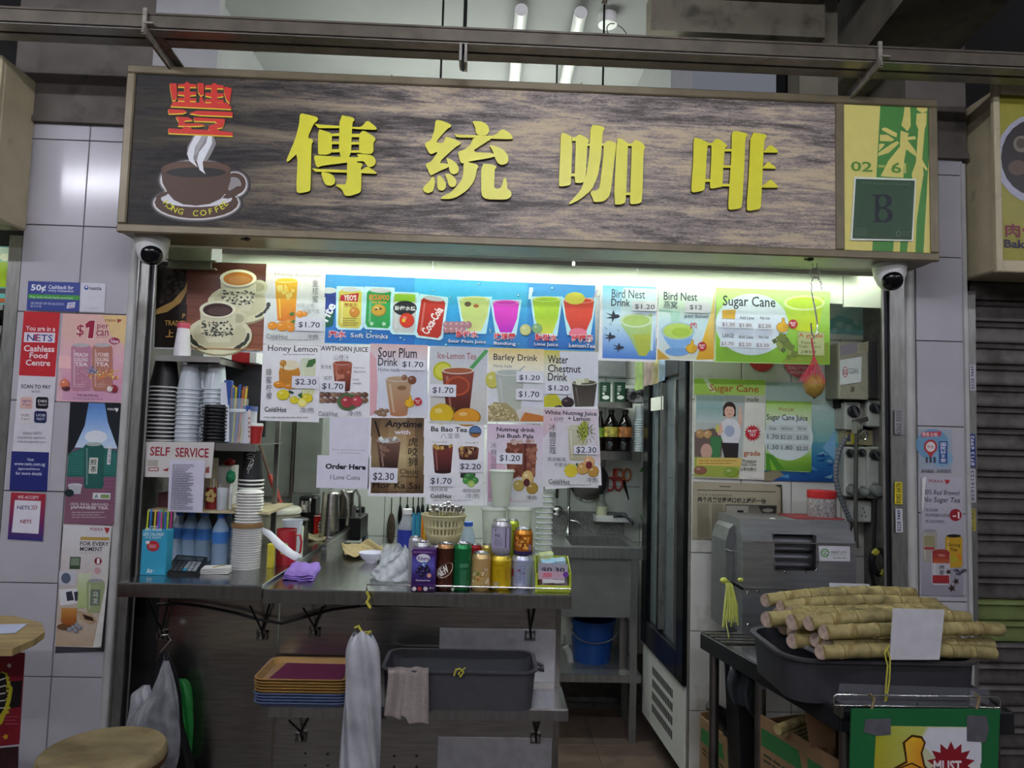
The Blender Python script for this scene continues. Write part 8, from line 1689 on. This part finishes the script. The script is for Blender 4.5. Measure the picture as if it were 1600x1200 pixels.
isolator(1321,628,1345,672,.26, 'rotary isolator under the electric box, nearer the posters'); isolator(1356,625,1376,667,.24, 'rotary isolator under the electric box, nearer the shutter guide')
isolator(1320,698,1336,776,.27, 'switched socket with a yellowed cover, nearest the posters', True); isolator(1339,698,1354,778,.26, 'middle switched socket of the row of three', True); isolator(1356,698,1376,779,.25, 'switched socket of the row of three nearest the shutter guide', True)
a, b, c_, d = pbox(1322,672,1384,696,.29); o = thing('blank_plate', 'cream blank plate with a yellow label between the switches', 'plate', ((a+b)/2,.3, c_)); MB().box(a, b, .29,.356, c_, d, .002).build('plate', mat('plate_cream', 'a39c78', .5), o); pp = Pr(.289); pp.poly([(1322,676),(1337,677),(1337,694),(1322,694)], 'c4bc7a'); pp.rect(1324,678,1329,690, '5a5e64'); pp.rect(1331,678,1337,694, 'c9c02c'); [pp.ell(x, y, 1.2,1.6, '2a2a24') for x, y in ((1377,675),(1377,690))]; pp.build('print', o)
a, b, c_, d = pbox(1338,783,1362,816,.28); o = thing('wall_socket', 'white double socket below the switched sockets', 'socket', ((a+b)/2,.3, c_)); MB().box(a, b, .28,.356, c_, d, .003).build('box', mat('socket_white', 'c9ccc6', .4, var=.08), o); pp = Pr(.279); [pp.rect(x, y, x+1.5, y+3, '3a3a36') for x, y in ((1348,793),(1346,804),(1352,806),(1350,799))]; pp.build('pin_hole', o)
def cable(label, pts, y, r, col, name='cable', rings=0):
    yy = y if callable(y) else (lambda i: y)
    w = [at(p[0], p[1], yy(i/(len(pts)-1))) for i, p in enumerate(pts)]; o = thing(name, label, 'cable', w[0]); MB().tube(w, r, 10).build('sheath', mat('cable_'+col, col, .5, var=.1), o, smooth=60)
    if rings:
        mb = MB()
        for i in range(len(w)-1):
            for k in range(rings): q = w[i].lerp(w[i+1], (k+.5)/rings); d_ = (w[i+1]-w[i]).normalized(); mb.cyl(q-d_*.0025, q+d_*.0025, r*1.12, n=10)
        mb.build('spiral', mat('spiral_dark', '4f555a', .5), o, smooth=60)['kind'] = 'stuff'
    return o
cable('grey spiral-wrapped cable curving beside the sockets', [(1322,684),(1312,702),(1306,728),(1306,750),(1311,772),(1320,794),(1329,814)], .20,.0085, '6f767c', rings=4)
cable('flat grey cable hanging over the middle socket', [(1338,656),(1338,690),(1337,730),(1337,770),(1337,820),(1339,856)], .20,.0075, '4a4c46')
cable('thin black flex falling from the spiral cable', [(1329,812),(1331,822),(1328,832)], .20,.004, '141416')
o = cable('black power lead dropping from the socket to a tied coil', [(1367,780),(1367,800),(1366,830),(1365,856),(1361,872),(1360,892),(1364,908),(1368,925)], .18,.0062, '121315')
c = at(1373,878,.17); k = 2.6/F
for r_, dz in ((1.0,0),(.9,.006),(.82,-.005),(.95,.004)): MB().tube([(c.x+13*k*r_*math.cos(t), .17+dz, c.z+20*k*r_*math.sin(t)) for t in [2*PI*i/26 for i in range(26)]], .0075,8, True).build('coil', mat('cable_121315', '121315', .5), o, smooth=60)
for px, py in ((1366,861),(1378,893)): q = at(px, py, .155); MB().lathe([(.013,0),(.013,.012)], q, 10,(1,0,-.8)).build('yellow_tie', mat('tie_c9c24a', 'b3ab66', .4), o)
o = thing('metal_hasp', 'grey metal hasp and keys hanging on the flat cable', 'hasp', at(1342,660,.19)); MB().obox(at(1344,657,.195),(.03,0,.008),(0,.004,0),(-.002,0,.009), .002).build('hasp', M_steeld, o); MB().tube([(lambda q: (q.x+.012*math.cos(t), .19, q.z+.018*math.sin(t)))(at(1350,680,.19)) for t in [2*PI*i/14 for i in range(14)]], .004,6, True).build('ring', M_chrome, o); MB().obox(at(1336,668,.19),(.004,0,.022),(0,.002,0),(.01,0,-.002)).build('key', M_chrome, o)
# ------------------------------------------------------------------ cane juicer
JY = 0.0; TZ2 = .775
P0 = at(1160,1000, JY).x; P1 = at(1338,920, JY).x
ju = thing('cane_juicer', 'stainless sugar cane juicer with a square feed opening', 'juicer', ((P0+P1)/2,.12, TZ2))
def jp(x, y, Y=JY): return at(x, y, Y)
prof_l = [(1165,1012),(1163,919),(1160,848),(1154,816)]; V = (1070,740,4.615)
M_ju = mat('juicer_steel', 'a4a6ab', .34,.9, var=.12, scale=8, stretch=(1,1,9), spots=('77706a', 6,.62,.2))
zt_, zm_, zb_ = jp(1240,815).z, jp(1240,848).z, TZ2
yt_, ym_ = .05,.0; xl, xr = P0, P1; xtl, xtr = jp(1155,815,.05).x, jp(1323,818,.05).x
hx0, hx1 = jp(1210,850).x, jp(1275,850).x; hz0, hz1 = jp(1240,889).z, jp(1240,835,.02).z
MB().add([(xl, ym_, zb_),(hx0, ym_, zb_),(hx0, ym_, zm_),(xl, ym_, zm_),(xtl, yt_, zt_),(hx0-.006, yt_, zt_)],[(0,1,2,3),(3,2,5,4)]).add([(hx1, ym_, zb_),(xr, ym_, zb_),(xr, ym_, zm_),(hx1, ym_, zm_),(xtr, yt_, zt_),(hx1-.006, yt_, zt_)],[(0,1,2,3),(3,2,4,5)]).add([(hx0, ym_, zb_),(hx1, ym_, zb_),(hx1, ym_, hz0),(hx0, ym_, hz0)],[(0,1,2,3)]).add([(hx0-.003, ym_+.02, hz1),(hx1-.003, ym_+.02, hz1),(hx1-.006, yt_, zt_),(hx0-.006, yt_, zt_)],[(0,1,2,3)]).add([(xl, ym_, zb_),(xl, .26, zb_),(xl, .26, zt_),(xtl, yt_, zt_),(xl, ym_, zm_)],[(0,1,2,3,4)]).add([(xr, ym_, zb_),(xr, .26, zb_),(xr, .26, zt_),(xtr, yt_, zt_),(xr, ym_, zm_)],[(4,3,2,1,0)]).add([(xtl, yt_, zt_),(xtr, yt_, zt_),(xr, .26, zt_),(xl, .26, zt_)],[(0,1,2,3)]).build('housing', M_ju, ju)
MB().box(hx0, hx1,.02,.024, hz0, hz1).box(hx0-.002, hx0,0,.16, hz0, hz1).box(hx1, hx1+.002,0,.16, hz0, hz1).box(hx0, hx1,.15,.155, hz0, hz1).build('recess', M_dark, ju) if 0 else MB().box(hx0-.002, hx0,.002,.16, hz0, hz1).box(hx1, hx1+.002,.002,.16, hz0, hz1).box(hx0, hx1,.15,.155, hz0, hz1+.03).build('recess', mat('recess_shade', '26262a', .5,.4), ju)  # recess walls coloured dark for the shade inside the feed opening
MB().cyl((hx0,.055, hz0+.082),(hx1,.055, hz0+.082), .034, n=24).build('roller', mat('roller_steel', '55565a', .35,.9), ju, smooth=50); MB().cyl((hx0,.06, hz0+.028),(hx1,.06, hz0+.028), .030, n=24).build('roller', MATS['roller_steel'], ju, smooth=50)
MB().add([(hx0-.004,-.012, hz0-.002),(hx1+.004,-.012, hz0-.002),(hx1,.04, hz0+.018),(hx0,.04, hz0+.018)],[(0,1,2,3)]).box(hx0-.004, hx0-.002,-.012,.02, hz0-.002, hz0+.03).box(hx1+.002, hx1+.004,-.012,.02, hz0-.002, hz0+.03).build('feed_lip', M_chrome, ju)
MB().box(xl, xr, -.002,.0, zm_-.0025, zm_+.0025).build('seam', M_chrome, ju)
zl = jp(1240,920).z; MB().box(xl-.002, xr+.002,-.004,.0, zl-.003, zl+.001).build('seam', M_steeld, ju)
for px, py in ((1226,893),(1261,893),(1168,926),(1184,924),(1228,924),(1272,925),(1169,976)): q = jp(px, py); MB().lathe([(.007,0),(.0065,.003),(.003,.006)], (q.x, -.001, q.z), 10,(0,-1,0)).build('bolt', M_chrome, ju, smooth=40)
pp = Pr(-.002, V); pp.poly([(965,520),(1190,525),(1192,633),(970,630)], 'c6c6cc'); pp.ell(1010,572,32,32, '4f8a4a'); pp.ell(1010,572,24,24, 'c6c6cc'); pp.text('GC', 992,555,1030,590, '4f8a4a', .03); pp.text('GREAT CITY', 1052,558,1168,574, '4a5a4e', .02); pp.lines(1052,580,1168,590,1, '7a8a7e'); pp.text('TEL 6743 4243', 1066,602,1160,612, '4a4a5a', .01); pp.build('name_plate', ju, .4)
MB().prism([jp(x, y, .10) for x, y in ((1133,984),(1163,988),(1160,820),(1150,816),(1140,826),(1134,845))], (0,.16,0)).build('side_cover', mat('cover_grey', '7f8183', .4,.7, var=.1), ju)
MB().tube([jp(x, y, .098) for x, y in ((1133,858),(1142,861),(1152,859),(1161,860))], .002,6).build('cover_seam', M_chrome, ju)
q = jp(1207,813,.08); MB().ell((q.x, .08, q.z), .016,.012,.009,12,8).build('white_knob', M_white, ju)
o = thing('fibre_bundle', 'bundle of pale green plastic strips tied to the juicer', 'strips', at(1140,910,-.03)); q = at(1150,912,-.03)
for i in range(26):
    a = rnd.uniform(-8,16); pts = [at(1132+rnd.uniform(-3,4), 906,-.03), at(1138+a*.4,915+rnd.uniform(-3,3), -.035), at(1138+a*.9,945,-.04), at(1136+a*1.1, rnd.uniform(958,988), -.04)]
    MB().tube(pts, .0022,5).build('strip', mat('fibre_%d' % (i % 3),('b4bc4a', 'a3ac3c', 'c4c87a')[i % 3], .5), o)
MB().ell(at(1131,907,-.03), .013,.01,.01,12,8).ell(at(1157,906,-.01), .010,.008,.007,10,6).build('knot', mat('fibre_0', 'b4bc4a', .5), o); MB().tube([at(1133,908,-.03), at(1148,913,-.03), at(1160,920,-.01)], .005,6).build('cord', M_blackm, o); MB().tube([at(1133,960,-.04), at(1135,975,-.045), at(1139,996,-.05)], .002,5).build('loose_strip', mat('fibre_2', 'c4c87a', .5), o)
q = at(1284,812,.16); zj = zt_; o = thing('glass_jar', 'clear jar with a red lid of pebbly seeds on the juicer', 'jar', (q.x, .16, zj)); r = 21.5*2.59/F; hh = at(1284,766,.16).z-zj
MB().lathe([(r*.95,0),(r, hh*.05),(r, hh*.68),(r*.94, hh*.72)], (q.x, .16, zj), 26).build('jar', mat('seed_fill', '8f8480', .5, var=.6, scale=110, bump=.2), o, smooth=40); MB().lathe([(r*1.015,0),(r*1.015, hh*.72)], (q.x, .16, zj), 26, cap=False).build('glass', mat('jar_clear', 'c9ccd0', .05, alpha=.22), o, smooth=40); MB().lathe([(r*1.0, hh*.72),(r*1.02, hh*.75),(r*1.02, hh*.98),(r*.96, hh)], (q.x, .16, zj), 26).build('lid', mat('jar_red', 'b52a2e', .35), o, smooth=40)
o = thing('red_tray', 'flat red tray under the seed jar', 'tray', (q.x, .16, zj)); MB().box(at(1240,815,.1).x, at(1318,815,.1).x, .09,.24, zj-.0, zj+.004).build('tray', mat('tray_red', '8a2f34', .5), o)
# ------------------------------------------------------------------ cart, tub and canes
ct = thing('juice_cart', 'stainless cart carrying the juicer and the cane tub', 'cart', (2.5,-.3,0))
C4 = [Vector((2.142,.05, TZ2)), Vector((2.285,-.66, TZ2)), Vector((2.72,-.66, TZ2)), Vector((2.86,.05, TZ2))]; C4[0] = atz(1096,990, TZ2); C4[3].y = C4[0].y+.25; C4[0].y += .0
MB().prism(C4,(0,0,-.004)).build('top', M_steelh, ct); M_cd = mat('cart_dark', '2b2c30', .4,.4, var=.12)
for i in range(4): a_, b_ = C4[i], C4[(i+1) % 4]; nn = (b_-a_).cross(Vector((0,0,1))).normalized()*.005; MB().obox((a_+b_)/2+Vector((0,0,-.022)),(b_-a_)/2, nn, Vector((0,0,.026)), .002).build('apron', M_cd, ct)
for k in range(4): p_ = C4[0].lerp(C4[1], .02+.05*k); MB().obox(p_+Vector((.075,.0,.004)),(.07,0,0),(0,.007,0),(0,0,.003), .001).build('slat', M_steel, ct)
for p_ in (C4[0]+Vector((.035,-.03,0)), C4[0].lerp(C4[1], .42)+Vector((.035,0,0)), C4[1]+Vector((.03,.03,0)), C4[2]+Vector((-.03,.03,0)), C4[3]+Vector((-.03,-.03,0))): MB().cyl((p_.x, p_.y, 0),(p_.x, p_.y, TZ2-.03), .016, n=14).build('leg', M_steeld, ct, smooth=40)
zr0, zr1 = at(1430,1104,-.69).z, at(1430,1087,-.69).z; rx0, rx1 = at(1303,1090,-.69).x, at(1562,1092,-.69).x
MB().tube([(rx0,-.69, zr0),(rx0,-.69, zr1-.006),(rx0+.006,-.69, zr1),(rx1-.006,-.69, zr1),(rx1,-.69, zr1-.006),(rx1,-.69, zr0)], .0028,8).tube([(rx0,-.69, zr0),(rx1,-.69, zr0)], .0028,8).cyl(((rx0+rx1)/2,-.69, zr0),((rx0+rx1)/2,-.69, zr1), .002, n=6).build('front_rail', M_chrome, ct, smooth=60)
for x_ in (rx0+.02, rx1-.02): MB().box(x_-.004, x_+.004,-.69,-.655, zr0-.03, zr0).build('rail_stay', M_steeld, ct)
ux0, ux1 = at(1222,1030,-.60).x, at(1546,1036,-.62).x; uz = at(1420,1034,-.63).z
tb = thing('cane_tub', 'big dark grey tub of sugar canes on the cart', 'tub', ((ux0+ux1)/2,-.42, TZ2)); basin(MB(), ux0, ux1,-.635,-.31, TZ2+.001, uz, .07,.022,.012,.004,8).build('tub', mat('tub_dark', '3b3b40', .36, var=.08, scale=30), tb, smooth=45)
MB().obox(at(1262,1012,-.56),(.03,-.012,-.012),(.004,.006,0),(0,0,.006), .002).build('taped_handle', mat('tape_silver', '8a8c92', .25,.5), tb)
M_cb = mat('cane_bark', 'a99b68', .5, var=.4, scale=24, bump=.06, spots=('7a6638', 22,.56,.14)); M_cn = mat('cane_node', '8a7a48', .7, var=.2); M_cc = mat('cane_cut', 'b09a8c', .75, var=.25, scale=70); M_cp = mat('cane_peeled', 'c9bd86', .55, var=.2, scale=40, stretch=(1,12,12))
canes = [  # (x0, y0, x1, y1, radius px, depth, label)
 (1198,938,1430,928,11,-0.3, 'uppermost sugar cane on the pile, against the juicer'),
 (1222,948,1462,943,10,-0.337, 'sugar cane just below the uppermost one'),
 (1236,957,1470,950,10,-0.372, 'slim sugar cane in the upper third of the pile'),
 (1200,968,1480,958,13,-0.426, 'sugar cane with a wide pale cut end, third row down'),
 (1266,974,1512,966,12,-0.526, 'knotty sugar cane beside two cut ends'),
 (1240,972,1420,970,13,-0.495, 'short sugar cane with its round cut end showing'),
 (1226,980,1440,985,12,-0.384, 'sugar cane half buried behind the knotty one'),
 (1290,988,1564,983,12,-0.569, 'longest sugar cane sticking out past the tub end'),
 (1242,988,1400,990,13,-0.452, 'rounded sugar cane stump under the knotty one'),
 (1276,1000,1500,1002,12,-0.519, 'pointed split sugar cane lower in the pile'),
 (1296,1009,1548,1007,13,-0.554, 'spotted sugar cane near the tub rim'),
 (1284,1019,1552,1020,12,-0.6, 'lowest sugar cane lying along the tub rim'),
 (1240,1002,1450,1012,12,-0.495, 'sugar cane half hidden deep in the tub corner'),
 (1216,958,1300,962,9,-0.315, 'peeled sugar cane piece between the cut ends')]
for i, (x0, y0, x1, y1, rp, y_, lab) in enumerate(canes):
    A_ = at(x0, y0, y_-.06); B_ = at(x1, y1, y_+.04); k = (y_+2.43)/F; r = rp*.92*k; L_ = (B_-A_).length; d_ = (B_-A_).normalized(); bow = Vector((0,0,1))*rnd.uniform(-.006,.008)
    o = thing('sugar_cane', lab, 'sugar cane', A_, 'sugar canes in the tub')
    n = max(4, int(L_/.062)); fr_ = [0]+sorted((j+rnd.uniform(-.2,.2))/n for j in range(1, n))+[1]; pt = lambda f: A_.lerp(B_, f)+bow*math.sin(f*PI)*4*.5
    pts, rad = [],[]
    for j in range(n):
        f0, f1 = fr_[j], fr_[j+1]
        for f, s in ((f0,1.06 if j else 1.0),(f0+(f1-f0)*.1,.97),(f0+(f1-f0)*.5,.94),(f0+(f1-f0)*.9,.98)): pts.append(pt(f)); rad.append(r*s)
    pts.append(pt(1)); rad.append(r*(.9 if i % 3 else .6)); slant = rnd.uniform(-.5,.5)
    MB().tube(pts, rad, 12).build('bark', M_cp if 'peeled' in lab else M_cb, o, smooth=50)
    for j in range(1, n): q = pt(fr_[j]); MB().cyl(q-d_*.002, q+d_*.002, r*1.075, n=12).build('node', M_cn, o, smooth=50)
    MB().lathe([(r*.99,0),(r*.97,.002),(0,.0025)], A_-d_*.001,14,(-d_+Vector((0,-.55,.12))).normalized()).build('cut_end', M_cc, o)
def card(label, px, y, col): 
    o = thing('white_card', label, 'card', at((px[0][0]+px[2][0])/2, px[2][1], y)); MB().prism([at(x, yy_, y) for x, yy_ in px], (0,.003,0)).build('card', mat('card_'+col, col, .5), o); return o
card('blank white card tied in front of the sugar canes', [(1396,951),(1476,953),(1468,1031),(1390,1031)], -.645, 'c6c6cb'); card('white card lying behind the sugar canes beside the juicer', [(1296,911),(1358,913),(1366,928),(1298,928)], -.17, 'c9cbd3')
o = thing('yellow_string', 'yellow raffia string tying the blank card to the tub', 'string', at(1386,1040,-.65)); MB().tube([at(x, y, -.652) for x, y in ((1390,1008),(1382,1020),(1387,1040),(1385,1060),(1383,1096))], .002,5).tube([at(x, y, -.652) for x, y in ((1386,1014),(1391,1030),(1390,1060),(1385,1095))], .002,5).build('string', mat('tie_c9c24a', 'b3ab66', .4), o)
o = thing('bottle_cap', 'small blue cap wedged among the canes by the card', 'cap', at(1503,974,-.51)); MB().lathe([(.008,0),(.008,.008)], at(1503,976,-.53), 12).build('cap', mat('cap_deep', '22327a', .4), o)
o = thing('tape_strip', 'wide strip of clear tape across the tub front', 'tape', at(1430,1078,-.66)); MB().prism([at(x, y, -.640) for x, y in ((1312,1068),(1546,1076),(1545,1104),(1306,1100))], (0,.001,0)).build('tape', mat('tape_film', '7a7a82', .2, alpha=.35), o)
# must-try board tied to the rail
def d_must(p):
    p.view(1080,900,3.077)
    p.poly([(890,720),(1395,727),(1385,1100),(870,1100)],['b4b83a', 'd8dcd6', 'd3d6d8', 'c9a83a']); p.poly([(890,720),(1130,724),(1060,850),(900,1100),(870,1100)],['a8a82c', 'b8c46a', 'b8b04a', 'c4a42a', 'a89a24'])
    p.poly([(1140,730),(1395,735),(1395,900),(1180,880),(1100,800)], 'd3d5dc')
    p.poly([(1015,800),(1060,762),(1110,770),(1128,800),(1112,850),(1125,910),(1170,960),(1170,1100),(930,1100),(940,940),(1030,890)], '4a2a10'); p.poly([(1028,802),(1062,774),(1104,780),(1118,802),(1102,852),(1116,915),(1160,965),(1160,1100),(940,1100),(950,946),(1040,898)],['e0b43a', 'e3b82a', 'e0aa2a', 'd89a24', 'd8962a', 'd88f2a', 'd8882a', 'd07a2a', 'd07a2a', 'd8902a', 'e0b03a'])
    p.line([(960,940),(1060,900),(1120,930)], 8, '4a2a10'); p.star(1248,912,118, '8a1f2a', 14,.68); p.text('MUST', 1165,885,1300,940, 'e0d8da', .03); p.text('TRY', 1190,955,1280,1000, 'e0d8da', .03)
bd_ = board('must_try_board', 'green taped board with a yellow thumbs-up and red burst', 'sign', [(1331,1108),(1563,1109),(1555,1290),(1326,1290)], -.715, d_must, col='1a6436', t=.006)
for pts in ([(1352,1124),(1392,1123),(1392,1148),(1370,1150),(1350,1144)],[(1511,1118),(1542,1119),(1545,1140),(1540,1160),(1511,1158)]): MB().prism([at(x, y, -.7165) for x, y in pts], (0,.001,0)).build('duct_tape', mat('duct_grey', '6a6a70', .35,.3, var=.15), bd_)
for px in (1363,1527): MB().tube([at(px-3,1084,-.70), at(px+3,1096,-.70), at(px-1,1108,-.712), at(px+4,1090,-.70)], .003,6).build('string', mat('jute', '7a6a4a', .9), bd_)
# boxes and bin under the cart
M_card = mat('cardboard', '86694a', .8, var=.15, scale=14)
def carton(label, q4, zt, hgt, prt):
    """open cardboard box: q4 = floor-plan corners, print on the front face"""
    o = thing('cardboard_box', label, 'box', (q4[0][0], q4[0][1], zt-hgt)); z0 = zt-hgt
    for i in range(4):
        a_, b_ = Vector((*q4[i], 0)), Vector((*q4[(i+1) % 4], 0)); nn = (b_-a_).cross(Vector((0,0,1))).normalized()*.003; up = rnd.uniform(-.02,.02) if i != 0 else 0
        MB().obox((a_+b_)/2+Vector((0,0,(z0+zt+up)/2)),(b_-a_)/2, nn, Vector((0,0,(hgt+up)/2))).build('side', M_card, o)
    MB().prism([(x, y, z0) for x, y in q4], (0,0,.004)).build('bottom', M_card, o)
    a_, b_ = Vector((*q4[0], 0)), Vector((*q4[1], 0)); d_ = (b_-a_); L_ = d_.length; d_ /= L_; nn = Vector((d_.y, -d_.x, 0))
    p = Pr(p2p=lambda x, y: (x, -y), p2w=lambda a, b, k: a_+d_*a+nn*(.0034+k*DZ)+Vector((0,0, zt+b)))
    prt(p, L_); p.build('print', o, .7); return o
def pr1(p, L_):
    p.pl([(.01,-.035),(L_*.5,-.035),(L_*.55,-.085),(.01,-.085)], '2f6a3a'); p.pl([(L_*.6,-.04),(L_*.97,-.04),(L_*.97,-.09),(L_*.62,-.09)], '2f6a3a'); p.lines(.02,.1, L_*.9,.13,2, '3a3a2a', .5); p.pl([(L_*.25+.012*math.cos(t), -.16+.028*math.sin(t)) for t in [k*.52 for k in range(12)]], '2a1f16'); p.lines(.04,.19, L_*.8,.25,3, '4a4030', .4,5)
z1 = at(1230,1120,-.42).z; c0 = at(1200,1100,-.30); c1 = at(1265,1170,-.60)
carton('torn cardboard box with green print under the cart front', [(2.235,-.28),(2.33,-.60),(2.56,-.53),(2.47,-.21)], at(1205,1120,-.3).z-.0,.36, pr1)
carton('cardboard box of dark bottles at the back of the cart', [(2.215,.24),(2.275,-.08),(2.42,-.05),(2.37,.27)], at(1115,1125,.2).z, .30, pr1)
cb = [o_ for o_ in S.objects if o_.get('label', '').startswith('torn cardboard')][0]
MB().prism([at(x, y, -.5) for x, y in ((1258,1108),(1282,1108),(1306,1132),(1305,1170),(1266,1168))], (0,.004,0)).build('flap', mat('cardboard_flap', '7a5c40', .8, var=.12), cb)
for i in range(5):
    a_ = at(1215+i*8,1140+i*4,-.42+.02*i); MB().cyl(a_, a_+Vector((.16,.1,.005)), .014, n=10).build('cane_piece', M_cb, cb, smooth=50)
o = thing('waste_bin', 'black plastic-lined bin below the juicer spout', 'bin', (2.28,-.18,0)); MB().prism([at(x, y, -.16) for x, y in ((1147,1024),(1190,1024),(1197,1075),(1196,1260),(1160,1260),(1152,1060))], (0,.12,0)).build('bin', M_black, o)
def lin_(u, v): q = at(1142+u*46-6*math.sin(v*3), 1040+v*52+u*34+4*math.sin(u*9), -.185-.012*math.sin(u*12)); return q
MB().grid(lin_, 16,8).build('liner', mat('liner_film', '3f4448', .15, alpha=.8), o, smooth=90, solid=.001)
MB().grid(lambda u, v: at(1187+u*20+3*math.sin(v*8), 1018+v*60-u*6,-.30-.012*math.sin(u*8+v*5)), 10,14).build('clear_film', mat('film_clear', '9aa8b4', .12, alpha=.5, var=.3, scale=30), o, smooth=90, solid=.001)
for k, (px, py, lab) in enumerate(((1110,1100, 'black ridged bottle neck over the rear cardboard box'),(1137,1140, 'black ridged bottle top inside the rear cardboard box'))):
    q = at(px, py, .02); o = thing('black_bottle', lab, 'bottle', q); dv = Vector((.5,.25,-.5)).normalized(); MB().lathe([(.018,0),(.022,.004),(.022,.02),(.018,.024),(.024,.05),(.034,.09),(.034,.16)], q, 14, dv).build('bottle', M_black, o, smooth=40)
    for j in range(8): t = 2*PI*j/8; a_ = dv.orthogonal().normalized(); b_ = dv.cross(a_); MB().ell(q+a_*.02*math.cos(t)+b_*.02*math.sin(t)+dv*.008,.005,.005,.005,6,4).build('ridge', M_steeld, o)
# ------------------------------------------------------------------ stool, neighbour table and stall at the picture's left
q = atz(162,1169,.60); sr = 91.5*(q-CAM).dot(FW)/F; M_ws = mat('stool_wood', '9c8c66', .6, var=.3, scale=7, stretch=(1,2,1), bump=.03, spots=('6a5636', 8,.52,.2))
o = thing('round_stool', 'round wooden stool with a worn top beside the carrier bags', 'stool', (q.x, q.y, 0)); c = (q.x, q.y, 0)
MB().lathe([(sr*.92,.552),(sr*.99,.562),(sr, .578),(sr*.985,.592),(sr*.95,.598),(sr*.8,.597),(0,.594)], c, 40).build('seat', M_ws, o, smooth=50)
M_wd = mat('stool_edge', '5a3c22', .5, var=.15); MB().lathe([(sr*.985,.556),(sr*1.004,.566),(sr*1.003,.574)], c, 40, cap=False).build('edge', M_wd, o, smooth=60)
for k in range(4): t = PI/4+k*PI/2; MB().cyl((q.x+sr*.6*math.cos(t), q.y+sr*.6*math.sin(t), .555),(q.x+sr*.9*math.cos(t), q.y+sr*.9*math.sin(t), 0), .016,.013,10).build('leg', M_wd, o, smooth=40)
for k in range(4): t = PI/4+k*PI/2; t2 = t+PI/2; MB().cyl((q.x+sr*.78*math.cos(t), q.y+sr*.78*math.sin(t), .22),(q.x+sr*.78*math.cos(t2), q.y+sr*.78*math.sin(t2), .22), .009, n=8).build('stretcher', M_wd, o, smooth=40)
ty = -.62; z = at(35,990, ty).z
o = thing('side_table', 'wooden table end with a frayed edge at the neighbouring stall', 'table', (-.4, ty, 0)); e = at(70,985, ty)
tp = [(-.9, ty-.2),(at(20,1004, ty-.12).x, ty-.12),(at(55,996, ty-.04).x, ty-.04),(at(70,990, ty+.02).x, ty+.02),(at(64,984, ty+.10).x, ty+.10),(at(20,980, ty+.16).x, ty+.16),(-.9, ty+.2)]
MB().prism([(x, y, z) for x, y in tp], (0,0,-.016)).build('table_top', mat('table_ply', 'a08a5c', .6, var=.25, scale=8, stretch=(1,7,1)), o)
for x in (-.85,-.3): MB().box(x-.015, x+.015, ty+.05, ty+.08,0, z-.016).build('leg', M_wd, o)
o = thing('paper_sheet', 'white paper lying on the neighbour table', 'paper', at(10,988, ty)); MB().prism([(at(0,990, ty).x-.1, ty-.04, z+.001),(at(24,988, ty).x, ty-.0, z+.001),(at(10,988, ty).x, ty+.08, z+.001),(at(0,990, ty).x-.1, ty+.06, z+.001)], (0,0,.001)).build('sheet', mat('sheet_blue', 'b4bcd6', .6), o)
a, b, c_, d = pbox(-80,1022,39,1160,-.55); o = thing('festive_box', 'red and black festive box with yellow dragon print under the table', 'box', ((a+b)/2,-.45, c_))
MB().prism([at(x, y, -.55) for x, y in ((-90,1012),(39,1020),(30,1163),(-90,1175))], (at(45,1090,-.55)-CAM).normalized()*.15).build('box', mat('box_crimson', '7a1424', .45), o)
p = Pr(-.5505,(0,700,2.4)); p.poly([(-20,880),(84,872),(76,970),(-20,985)], '141012')
p.poly([(-20,850),(10,838),(28,845),(34,880),(48,900),(40,950),(28,985),(10,1030),(-20,1060)], 'b8b02a'); p.poly([(-20,850),(8,842),(20,850),(26,885),(34,905),(26,945),(14,980),(-20,1030)], '1a1414')
for i in range(9): p.star(30+4*math.sin(i*2.), 862+i*16,9, 'c4bc3a', 5,.4)
for i in range(5): p.line([(0,870+i*26),(22,862+i*28)], 4, 'd8d8d0')
p.star(36,815,11, 'd9cfd0', 5,.45); p.star(22,1082,13, 'c9a02a', 5,.45); p.lines(20,1000,72,1040,3, 'a84a5a', .3); p.build('print', o, .5)
o = thing('lower_box', 'dark patterned box beneath the festive box', 'box', at(0,1190,-.5)); MB().prism([at(x, y, -.53) for x, y in ((-90,1177),(29,1166),(27,1260),(-90,1280))], (at(35,1220,-.53)-CAM).normalized()*.14).build('box', mat('box_maroon', '3a1a1c', .6, var=.5, scale=60), o)
# neighbour stall glimpsed beyond the pillar
o = thing('neighbour_stall', 'lit menu panel and shelf of the neighbouring stall', 'stall front', (-.5,.2,1.2))
MB().box(at(-120,400,.1).x, at(20,420,.1).x, .1,.11, at(10,478,.1).z, at(10,385,.1).z).build('menu_panel', mat('neigh_menu', '5fb4b0', .4, var=.2, scale=12), o)
p = Pr(.099); p.rect(-40,408,15,448, '9ab828'); p.rect(-40,450,16,458, '4a4a4a'); p.rect(-10,466,14,473, 'b8683a'); p.rect(-40,386,20,402, 'bcd0c4'); p.ell(8,402,8,6, 'd9dcc0'); p.build('menu_print', o)
MB().box(at(-120,480,.1).x, at(20,480,.1).x, .05,.3, at(10,488,.1).z, at(10,480,.1).z).box(at(-120,515,.1).x, at(18,515,.1).x, .05,.3, at(10,524,.1).z, at(10,512,.1).z).build('shelf', M_alu, o)
MB().box(at(-120,600,.2).x, at(14,600,.2).x, .2,.21, at(5,900,.2).z, at(5,530,.2).z).build('glass_case', mat('case_pale', 'a9b8bc', .3), o)
p = Pr(.199); p.rect(-40,590,10,700, '9ab83a'); p.rect(-40,535,12,588, 'b4c0c4'); p.build('case_print', o)
MB().box(-.243,-.2,.0,.05,0,2.06).build('frame_post', M_alu, o)
